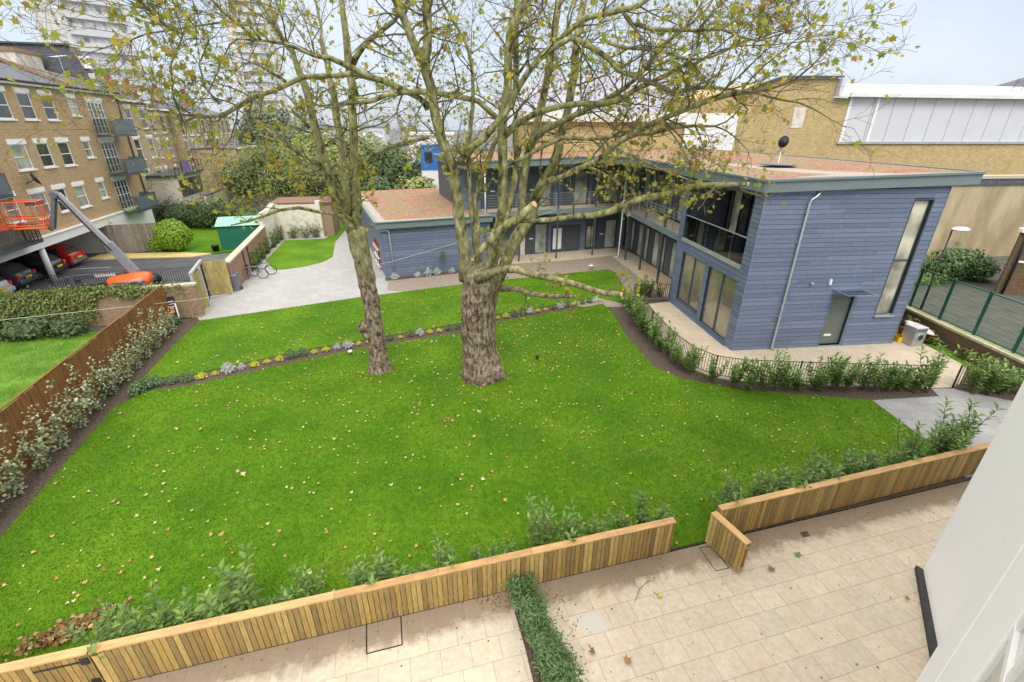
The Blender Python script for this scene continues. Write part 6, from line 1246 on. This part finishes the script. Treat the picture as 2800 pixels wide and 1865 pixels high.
for i, (zx, zy, l) in enumerate([(412, 1055, 'yellow fallen leaf on the slabs with a long stalk'), (1128, 812, 'green fallen leaf on the slabs right of the open gate'), (1708, 1055, 'olive fallen leaf on the slabs near the white wall'), (212, 1405, 'brown fallen leaf low on the slabs'), (52, 1345, 'small rust fallen leaf near the dividing hedge'), (995, 915, 'dark curled fallen leaf below the open gate')]):
    mb = MB(); leafset(mb, [((0, 0, .02), (0, 0, 1))], MAPLE, .13, rr, up=3, fold=.6); o = mb.build('fallen_leaf', ['lime_leaves', 'laurel_leaves', 'laurel_leaves', 'fallen', 'litter', 'litter'][i]); o.location = (*ZB(zx, zy), .03); tag(o, l, 'leaf', 'single leaves on the patio')
# grass blades on the lawns nearest the camera
rr = random.Random(77)
def blades(name, poly, n, h, z0, label, ymax=99, mat='grass_blades', jitter=.5):
    xs_ = [p[0] for p in poly]; ys_ = [p[1] for p in poly]; mb = MB(); c = 0
    vs, fs = [], []
    while c < n:
        x, y = rr.uniform(min(xs_), max(xs_)), rr.uniform(min(ys_), min(ymax, max(ys_)))
        if not inside((x, y), poly): continue
        c += 1; a = rr.uniform(0, 6.28); w_ = .0065; hh = h*rr.uniform(.6, 1.3); lx_, ly_ = rr.gauss(0, jitter)*hh, rr.gauss(0, jitter)*hh; b = len(vs)
        vs += [(x-math.cos(a)*w_, y-math.sin(a)*w_, z0), (x+math.cos(a)*w_, y+math.sin(a)*w_, z0), (x+lx_, y+ly_, z0+hh)]; fs.append((b, b+1, b+2))
    mb.v, mb.f, mb.mi = vs, fs, [0]*len(fs); tag(mb.build(name, mat), label, 'grass', kind='stuff')
blades('grass', near_lawn, 230000, .05, .034, 'short mown grass of the near lawn'); blades('grass', far_lawn, 60000, .05, .034, 'short mown grass of the farther lawn')
blades('long_grass', [(-12.6, 5), (-17.0, 21.0), (-26, 18.5), (-26, 5)], 30000, .16, .03, 'rough longer grass beyond the timber fence', mat='bright_leaves')
# ---------------------------------------------------------------- the two plane trees
from mathutils import noise as mnoise
k4 = lambda x, y, w: (756.6+.2858*x, 294.2+.2858*y, .2858*w)
k5 = lambda x, y, w: (756.6+.2858*x, .2858*y, .2858*w)
k6 = lambda x, y, w: (1261+.2858*x, .2858*y, .2858*w)
kt = lambda x, y, w: (1008.8+.2858*x, 168.1+.2858*y, .2858*w)
k3 = lambda x, y, w: (420.4+.25*x, 168.1+.25*y, .25*w)
kh = lambda x, y, w: (504.4+.1429*x, .1429*y, .143*w)
kd = lambda x, y, w: (x, y, w)
def spline(pts, step=.35):
    P_ = [Vector(p[:3]) for p in pts]; Rr = [p[3] for p in pts]; out = []; ro = []
    for i in range(len(P_)-1):
        a, b, c, d = P_[max(i-1, 0)], P_[i], P_[i+1], P_[min(i+2, len(P_)-1)]; n_ = max(1, int((c-b).length/step))
        for k in range(n_):
            t = k/n_; out.append(.5*((2*b)+(c-a)*t+(2*a-5*b+4*c-d)*t*t+(3*b-a-3*c+d)*t**3)); ro.append(Rr[i]*(1-t)+Rr[i+1]*t)
    out.append(P_[-1]); ro.append(Rr[-1]); return out, ro
def limb(path, Y0, Y1, wob=.0):
    """picture trace -> real limb at real depth: list of (conv, [(x,y,w)..]) ; depth runs Y0..Y1 along it"""
    D_ = [];
    for cv, l in path: D_ += [cv(*q) for q in l]
    L = [0]
    for i in range(1, len(D_)): L.append(L[-1]+math.hypot(D_[i][0]-D_[i-1][0], D_[i][1]-D_[i-1][1]))
    pts = []
    for q, l in zip(D_, L):
        p = at(q[0], q[1], Y0+(Y1-Y0)*l/L[-1]); pts.append((p.x, p.y, p.z, .93*pxr(q[2], p)))
    P_, Rr = spline(pts)
    for i in range(1, len(P_)-1): P_[i] += Vector((rt_.gauss(0, .012), rt_.gauss(0, .02), rt_.gauss(0, .012)))
    return P_, Rr
def gtube(mb, pts, rs, n=12, amp=.08, f=1.6, seedv=0):
    base = len(mb.v); prev = None
    for i, p in enumerate(pts):
        d = (pts[min(i+1, len(pts)-1)]-pts[max(i-1, 0)]).normalized()
        a = prev-d*prev.dot(d) if prev is not None else (d.cross(Vector((0, 1, 0))) if abs(d.y) < .9 else d.cross(Vector((1, 0, 0))))
        a.normalize(); prev = a; b = d.cross(a)
        for k in range(n):
            t = 2*math.pi*k/n; dr_ = a*math.cos(t)+b*math.sin(t); q = p+dr_*rs[i]; q = q+dr_*rs[i]*amp*mnoise.noise(q*f/max(.12, rs[i]*1.6)+Vector((seedv, 0, 0)))*1.6; mb.v.append(tuple(q))
    for i in range(len(pts)-1):
        for k in range(n): q = base+i*n; mb.f.append((q+k, q+(k+1) % n, q+n+(k+1) % n, q+n+k)); mb.mi.append(0)
    mb.f.append(tuple(base+k for k in range(n-1, -1, -1))); mb.mi.append(0); q = base+(len(pts)-1)*n; mb.f.append(tuple(q+k for k in range(n))); mb.mi.append(0)
rt_ = random.Random(2024)
def grow(mb, p, d, L, r, lvl, leaves, dens=1.0, droop=0.0):
    segs = 6 if lvl < 2 else 4; pts = [p.copy()]; rs = [r]; q = p.copy(); d = d.normalized()
    curl = Vector((rt_.gauss(0, .10), rt_.gauss(0, .10), rt_.gauss(.02, .09)))
    for k in range(segs):
        d = (d+curl+Vector((rt_.gauss(0, .17), rt_.gauss(0, .17), rt_.gauss(0, .15)-droop))).normalized(); q = q+d*L/segs; pts.append(q.copy()); rs.append(max(.0035, r*(1-.8*(k+1)/segs)))
    mb.tube(pts, rs, 5 if lvl == 0 else (4 if lvl == 1 else 3), cap=False)
    if lvl < 2:
        n_ = int((6 if lvl == 0 else 4)*dens+rt_.random())
        for k in range(n_):
            f_ = rt_.uniform(.2, 1)*segs; j = min(segs-1, int(f_)); b = pts[j].lerp(pts[j+1], f_-j); dd = (pts[j+1]-pts[j]).normalized()
            o = Vector((rt_.gauss(0, 1), rt_.gauss(0, 1), rt_.gauss(.1, .8))); o = (o-dd*o.dot(dd)).normalized()
            grow(mb, b, dd*.75+o*rt_.uniform(.5, 1.0), L*rt_.uniform(.32, .6), max(.004, rs[j]*.55), lvl+1, leaves, dens, droop)
    for k in range(1 if lvl < 2 else 2):
        if rt_.random() < .36: leaves.append((tuple(pts[-1-k]+Vector((rt_.gauss(0, .05), rt_.gauss(0, .05), rt_.gauss(0, .05)))), None))
def plane_tree(name, label, base, trunk, limbs, knots, seedv, barkname, cutends=(), dens=1.0):
    t = thing(name, label, 'tree', base); inv = Vector((base[0], base[1], 0)); leaves = []
    tm = MB(); P_, Rr = trunk; gtube(tm, P_, Rr, 48, .10, 1.9, seedv)
    for kx_, ky_, kz_, kr in knots:
        for _ in range(1):
            c = Vector((kx_, ky_, kz_)); b = len(tm.v)
            gtube(tm, [c+Vector((0, 0, -kr)), c+Vector((0, 0, -kr*.55)), c, c+Vector((0, 0, kr*.6)), c+Vector((0, 0, kr))], [kr*.25, kr*.85, kr, kr*.75, kr*.2], 12, .3, 2, seedv)
    tm.v = [tuple(Vector(v)-inv) for v in tm.v]; tm.build('trunk', barkname, t, smooth=True)
    tw = MB()
    for (path, Y0, Y1, nt_, tl) in limbs:
        lm = MB(); P_, Rr = limb(path, Y0, Y1); gtube(lm, P_, Rr, 12, .07, 1.5, seedv+rt_.random()*9); lm.v = [tuple(Vector(v)-inv) for v in lm.v]; lm.build('limb', 'bark', t, smooth=True)
        n_ = len(P_)
        for k in range(int(nt_*dens+.5)):
            f_ = rt_.uniform(.25, 1)**.8*(n_-1); j = min(n_-2, int(f_)); p = P_[j]; dd = (P_[j+1]-P_[j]).normalized(); o = Vector((rt_.gauss(0, 1), rt_.gauss(0, 1), rt_.gauss(.15, .8))); o = (o-dd*o.dot(dd)).normalized()
            grow(tw, p, dd*.6+o, tl*rt_.uniform(.6, 1.3), min(.03, max(.008, Rr[j]*.4)), 0, leaves, .9)
        if tl > 1.2 and Rr[-1] < .2:      # tip continues as finer wood
            for k in range(2): grow(tw, P_[-1], (P_[-1]-P_[-2]).normalized()+Vector((rt_.gauss(0, .2),)*3), tl*1.2, min(.03, Rr[-1]*.8), 0, leaves, dens)
    # upper crown above the visible part: leaders carry on upwards
    tw.v = [tuple(Vector(v)-inv) for v in tw.v]; tw.build('twigs', 'bark_twig', t)
    lf = MB(); leafset(lf, [(tuple(Vector(p)-inv), n) for p, n in leaves[::3]], MAPLE, .15, rt_, up=.0, fold=.35); leafset(lf, [(tuple(Vector(p)-inv), n) for p, n in leaves[1::3]+leaves[2::3]], MAPLE, .10, rt_, up=.0, fold=.35); lf.build('leaves', 'plane_leaves', t)
    return t
YB = 16.2
bt = [at(x, y, YB-.05*k) for k, (x, y) in enumerate([(1111, 868), (1108, 845), (1102, 800), (1099, 755), (1099, 710), (1104, 670), (1112, 640), (1118, 615)])]
bt[0].z = -.15
btr = [.95, .76, .65, .62, .62, .66, .70, .48]
trunk_b = spline([(p.x, p.y, p.z, r) for p, r in zip(bt, btr)], .12)
B = []
def add(path, Y0, Y1, nt_=8, tl=1.7): B.append((path, Y0, Y1, nt_, tl))
add([(k4, [(1115, 1220, 150), (1105, 1110, 125), (1085, 950, 110), (1055, 780, 100), (1035, 600, 95), (1010, 450, 95), (980, 300, 98), (945, 180, 92), (905, 90, 88), (880, 0, 88)]), (k5, [(860, 950, 84), (840, 840, 80), (825, 740, 82), (803, 650, 86), (772, 550, 90), (740, 470, 90), (700, 390, 80), (650, 280, 70), (600, 150, 65), (545, 40, 60), (500, -60, 50), (420, -200, 40)])], 16.0, 14.6, 22, 2.0)
add([(k5, [(760, 520, 85), (790, 400, 80), (795, 280, 76), (795, 140, 74), (790, 0, 72), (785, -200, 55)])], 15.0, 15.6, 9, 2.0)
add([(k4, [(1190, 1230, 90), (1230, 1170, 80), (1290, 1090, 75), (1305, 1010, 68), (1275, 940, 66), (1330, 860, 76), (1430, 785, 80), (1540, 715, 74), (1645, 618, 62)])], 15.7, 14.9, 3, .9)
add([(k4, [(1270, 930, 58), (1215, 985, 44), (1160, 1055, 30)])], 15.3, 15.1, 0, .5)
add([(k4, [(1290, 1180, 80), (1330, 1080, 62), (1345, 950, 62), (1355, 800, 70), (1385, 650, 76), (1395, 500, 76), (1400, 380, 80), (1403, 250, 80), (1393, 100, 84)]), (k5, [(1388, 1010, 84), (1400, 900, 80), (1432, 780, 76), (1440, 620, 74), (1442, 450, 74), (1452, 300, 78), (1492, 180, 76), (1550, 60, 74), (1592, -40, 70), (1640, -200, 50)])], 16.1, 16.0, 16, 2.0)
add([(k5, [(1465, 880, 42), (1495, 720, 48), (1508, 500, 54), (1502, 300, 52), (1510, 120, 50), (1520, -60, 46)])], 16.3, 17.0, 8, 1.7)
add([(k5, [(1395, 990, 60), (1330, 925, 46), (1200, 812, 45), (1050, 778, 46), (930, 755, 46), (800, 745, 44), (600, 738, 45), (470, 762, 44), (350, 812, 42), (240, 828, 36)])], 16.1, 14.6, 7, 1.5)
add([(k4, [(1050, 1290-1029+30, 60)]), (k5, [(1060, 1280, 56), (1150, 1180, 62), (1250, 1110, 60), (1335, 1010, 56), (1400, 930, 50), (1460, 850, 48), (1530, 700, 50), (1620, 560, 52), (1690, 470, 52), (1800, 390, 50), (1935, 303, 48)]), (k6, [(280, 350, 50), (380, 400, 50), (480, 470, 46), (560, 570, 42), (680, 620, 40), (770, 640, 36), (870, 690, 35), (1020, 750, 35), (1150, 720, 30), (1290, 700, 26), (1450, 720, 18)])], 15.5, 13.6, 22, 2.0)
add([(k5, [(1690, 460, 50), (1780, 380, 50), (1900, 260, 46), (2050, 150, 44), (2200, 118, 42)]), (k6, [(590, 80, 44), (720, 38, 40), (820, -20, 34), (900, -120, 26)])], 15.0, 13.6, 14, 2.1)
add([(k4, [(1360, 1210, 120), (1400, 1130, 100), (1450, 1000, 104), (1530, 850, 108), (1600, 740, 106), (1660, 580, 94), (1720, 440, 90), (1790, 330, 88), (1840, 200, 84), (1862, 60, 76)]), (k5, [(1890, 1000, 72), (1920, 880, 68), (1952, 700, 68), (1985, 450, 68), (2002, 250, 64), (2040, 50, 60), (2060, -80, 54), (2090, -220, 40)])], 16.2, 17.0, 16, 2.0)
add([(k4, [(1540, 760, 62), (1550, 600, 66), (1562, 400, 70), (1590, 250, 74), (1625, 120, 74)]), (k5, [(1662, 1040, 70), (1700, 900, 66), (1742, 700, 64), (1790, 400, 60), (1830, 100, 60), (1855, -60, 54)])], 16.4, 17.6, 12, 2.0)
add([(k4, [(1385, 860, 52), (1440, 640, 58), (1498, 420, 54), (1512, 250, 50), (1500, 100, 48)]), (k5, [(1498, 1060, 46), (1500, 960, 42)])], 16.2, 16.6, 3, 1.4)
add([(kt, [(740, 1020, 60), (820, 900, 50), (1000, 830, 45), (1200, 740, 50), (1350, 650, 45), (1440, 560, 50), (1600, 470, 50), (1800, 360, 45), (2000, 280, 50), (2200, 210, 50), (2353, 160, 46)]), (k6, [(1540, 745, 42), (1660, 742, 30)])], 16.1, 12.6, 18, 2.0)
add([(kt, [(640, 1190, 40), (760, 1185, 42), (900, 1180, 45), (1080, 1155, 50), (1250, 1145, 55), (1400, 1108, 58), (1500, 1050, 58), (1620, 1008, 58), (1750, 995, 55), (1900, 950, 50), (2060, 905, 50)]), (kd, [(1640, 423, 13), (1690, 423, 11), (1716, 424, 10)])], 15.3, 12.6, 7, 1.2)
add([(kt, [(540, 500, 50), (570, 465, 56), (650, 395, 50), (800, 318, 54), (950, 270, 50), (1150, 252, 48), (1350, 240, 54), (1450, 205, 50), (1560, 140, 48), (1700, 80, 42), (1850, 8, 36)]), (k6, [(1050, 530, 34), (1200, 500, 26), (1300, 440, 18)])], 16.0, 13.4, 16, 2.0)
add([(kt, [(700, 600, 60), (760, 545, 60), (850, 460, 60), (1000, 380, 52), (1200, 290, 48), (1340, 215, 44), (1500, 120, 40)]), (k6, [(760, 560, 40), (850, 450, 34), (960, 330, 30), (1080, 240, 24)])], 16.6, 15.0, 12, 1.9)
add([(kt, [(565, 740, 30), (700, 675, 34), (850, 590, 35), (1000, 522, 35), (1200, 528, 30), (1400, 508, 34), (1500, 490, 30), (1700, 488, 34), (1900, 440, 30), (2050, 430, 28), (2220, 428, 18)])], 16.0, 14.0, 12, 1.5)
add([(k4, [(1190, 1230, 90), (1290, 1170, 74), (1400, 1138, 68), (1510, 1132, 66), (1650, 1178, 60), (1800, 1212, 55), (1950, 1244, 50), (2100, 1292, 50), (2210, 1335, 48), (2345, 1340, 45)])], 15.4, 12.4, 5, .8)
add([(k4, [(1380, 1290, 60), (1500, 1290, 45), (1650, 1340, 40), (1800, 1350, 40), (1985, 1355, 26)])], 15.7, 14.6, 5, .7)
add([(k4, [(1200, 1180, 60), (1185, 1030, 50), (1158, 800, 45), (1132, 600, 40), (1128, 300, 36), (1122, 120, 36)]), (k5, [(1136, 1080, 38), (1150, 880, 35), (1150, 600, 30), (1130, 440, 28), (1080, 300, 25), (1000, 180, 25), (930, 40, 24), (880, -60, 20)])], 16.2, 15.2, 12, 1.8)
add([(k4, [(1205, 1100, 54), (1192, 820, 48), (1175, 600, 46), (1208, 430, 45), (1230, 340, 50), (1290, 230, 46)]), (k5, [(1330, 1150, 38), (1400, 1060, 30)])], 16.5, 17.2, 5, 1.4)
add([(k5, [(800, 870, 70), (770, 820, 55), (700, 780, 50), (600, 722, 50), (450, 660, 54), (300, 608, 54), (150, 528, 50), (0, 468, 45)]), (kh, [(1550, 905, 62), (1250, 770, 60), (1050, 705, 60), (800, 655, 52), (600, 640, 40), (300, 645, 30), (180, 740, 24)]), (kd, [(505, 145, 3.5), (494, 180, 3)])], 15.5, 12.4, 18, 1.9)
add([(kh, [(2330, 1225, 90), (2120, 1175, 84), (1900, 1208, 80), (1700, 1220, 80), (1350, 1250, 80), (1000, 1400, 72), (700, 1530, 68)]), (k3, [(640, 235, 40), (500, 300, 40), (400, 370, 40), (250, 400, 34), (100, 402, 28), (0, 440, 22)]), (kd, [(395, 292, 4), (360, 296, 3), (325, 297, 2.5)])], 15.0, 12.0, 20, 1.8)
add([(k3, [(640, 240, 26), (500, 330, 24)]), (k3, [(700, 450, 24), (870, 580, 22), (1000, 660, 18)])], 13.2, 13.6, 3, 1.0)
# finer wood reaching the left of the crown
add([(kh, [(600, 645, 40), (480, 560, 36), (330, 380, 34), (190, 310, 30)]), (kd, [(505, 20, 4.5), (470, -20, 4)])], 12.9, 12.0, 10, 1.8)
add([(kd, [(600, 92, 6), (575, 60, 5.5), (520, 50, 5), (450, 62, 4.5), (380, 70, 4), (300, 92, 3.4), (240, 110, 3)])], 12.8, 11.4, 14, 1.6)
add([(kd, [(420, 278, 5), (400, 220, 4.5), (395, 150, 4), (420, 80, 3.6), (400, 10, 3)])], 12.3, 11.4, 9, 1.3)
add([(kd, [(505, 240, 5), (470, 200, 4.6), (460, 150, 4.2), (480, 95, 3.8), (455, 40, 3)])], 12.6, 12.0, 9, 1.3)
add([(kd, [(380, 60, 5), (340, 20, 5), (300, -20, 4)])], 11.8, 11.0, 10, 1.7)
# right side fine wood near the sky
add([(k6, [(700, 190, 40), (820, 230, 36), (1000, 250, 32), (1200, 240, 28), (1400, 230, 24), (1520, 300, 18), (1700, 325, 14), (1900, 270, 12), (2100, 180, 9), (2200, 30, 7)])], 14.0, 11.8, 22, 1.5)
add([(k6, [(480, 340, 34), (600, 380, 30), (800, 390, 28), (960, 420, 26), (1130, 480, 22), (1300, 470, 18), (1500, 380, 14), (1800, 360, 10), (2000, 340, 8)])], 14.2, 12.2, 18, 1.5)
add([(kt, [(1440, 600, 26), (1600, 680, 24), (1750, 760, 20), (1900, 820, 16), (2100, 890, 10)])], 13.8, 13.2, 12, 1.1)
add([(kt, [(1180, 740, 20), (1300, 800, 18), (1420, 860, 14), (1500, 930, 10)])], 14.9, 14.2, 10, 1.1)
tb = plane_tree('plane_tree', 'big plane tree with a thick gnarled trunk and many spreading mossy limbs', (-1.15, YB, 0), trunk_b, B,
    [(-1.72, YB-.25, 2.6, .20), (-1.76, YB-.15, 2.15, .17), (-.62, YB-.40, .40, .34), (-1.62, YB-.38, .35, .34), (-1.1, YB-.52, .2, .36), (-.42, YB-.25, .10, .18)], 1.7, 'bark')
# pale saw cuts at the ends of the pruned limbs
def cut(cv, x, y, w_, Y, nx):
    q = cv(x, y, w_); p = at(q[0], q[1], Y)-Vector((-1.15, YB, 0)); r = pxr(q[2], at(q[0], q[1], Y)); d = Vector(nx).normalized(); MB().tube([p-d*.015, p+d*.02], r, 14).build('saw_cut', 'cut_wood', tb)
cut(k4, 1650, 614, 54, 14.87, (.72, -.45, .5)); cut(k4, 2350, 1341, 42, 12.37, (1, -.4, 0)); cut(kd, 1719, 424, 10, 12.57, (1, -.3, 0)); cut(k4, 1155, 1060, 28, 15.08, (-.6, -.4, -.6))
# small tree
YS = 16.6
stt = [at(x, y, YS) for x, y in [(876, 858), (874, 840), (868, 800), (861, 745), (852, 690), (842, 640), (832, 590), (824, 555), (818, 525)]]; stt[0].z = -.12
trunk_s = spline([(p.x, p.y, p.z, r) for p, r in zip(stt, [.56, .42, .34, .31, .31, .32, .33, .34, .32])], .12)
B = []
add([(k4, [(190, 830, 100), (140, 760, 90), (95, 680, 86)]), (k3, [(1450, 1300, 84), (1390, 1100, 88), (1330, 900, 84), (1275, 700, 84), (1230, 560, 82), (1190, 400, 78), (1150, 200, 74), (1105, 60, 68)]), (kh, [(1270, 1120, 100), (1220, 980, 92), (1180, 800, 84), (1080, 690, 80), (980, 560, 74), (880, 380, 66), (760, 200, 60), (640, 0, 54), (500, -200, 40)])], 16.5, 15.2, 20, 1.8)
add([(k3, [(1530, 1350, 84), (1510, 1150, 78), (1480, 900, 74), (1450, 600, 66), (1412, 400, 70), (1380, 200, 66), (1345, 40, 60)]), (kh, [(1750, 1250, 92), (1730, 1000, 108), (1685, 850, 100), (1645, 700, 60), (1640, 480, 50), (1600, 280, 44), (1560, 60, 40), (1540, -150, 34)])], 16.6, 17.4, 16, 1.7)
add([(k3, [(1590, 1400, 96), (1602, 1250, 90), (1590, 1000, 86), (1572, 700, 80), (1560, 400, 84), (1552, 200, 80)]), (k5, [(205, 780, 76), (175, 650, 72), (160, 500, 70), (138, 300, 56), (112, 120, 52), (96, -60, 46)])], 16.6, 16.6, 18, 1.8)
add([(k5, [(185, 520, 60), (225, 450, 52), (275, 380, 50), (330, 320, 46), (420, 250, 42), (520, 170, 36), (600, 60, 28), (660, -40, 20)])], 16.6, 15.8, 10, 1.6)
add([(k3, [(1640, 850, 40), (1700, 790, 44), (1780, 730, 44), (1900, 680, 40), (2080, 630, 36), (2260, 595, 26)])], 16.6, 16.0, 6, 1.2)
add([(k3, [(1560, 1350, 36), (1520, 1330, 36), (1400, 1300, 32), (1250, 1280, 30), (1060, 1236, 34), (900, 1260, 30), (750, 1312, 25), (600, 1362, 20), (440, 1400, 13)])], 16.4, 14.2, 5, .9)
add([(k3, [(1330, 880, 40), (1240, 820, 42), (1130, 770, 40), (1000, 692, 34), (850, 612, 28), (710, 570, 18)])], 16.3, 15.2, 4, .8)
add([(k3, [(1330, 860, 30), (1200, 900, 24), (1050, 930, 22), (900, 980, 18), (700, 985, 12)])], 16.3, 15.4, 5, .9)
add([(k3, [(1160, 500, 34), (1100, 420, 34), (1000, 350, 28)])], 16.0, 15.6, 3, .8)
add([(kh, [(1080, 1330, 60), (950, 1230, 56), (760, 1130, 44), (640, 1060, 30), (500, 1000, 22)])], 15.8, 14.8, 8, 1.3)
for i in range(7):      # epicormic shoots with leaves round the fork
    x = rt_.uniform(1350, 1800); y = rt_.uniform(500, 1500); add([(k3, [(1560+rt_.uniform(-60, 60), y, 18), (1560+(x-1560)*.6, y-60, 14), (x+rt_.uniform(-80, 120), y-rt_.uniform(100, 260), 8)])], 16.5, 16.5-rt_.uniform(.3, 1.4), 4, .7)
ts = plane_tree('plane_tree', 'slender plane tree with a straight trunk forking into three stems', (-5.3, YS, 0), trunk_s, B, [(-5.68, YS-.12, 1.95, .26), (-5.62, YS-.15, 1.65, .2)], 5.1, 'bark', dens=.6)
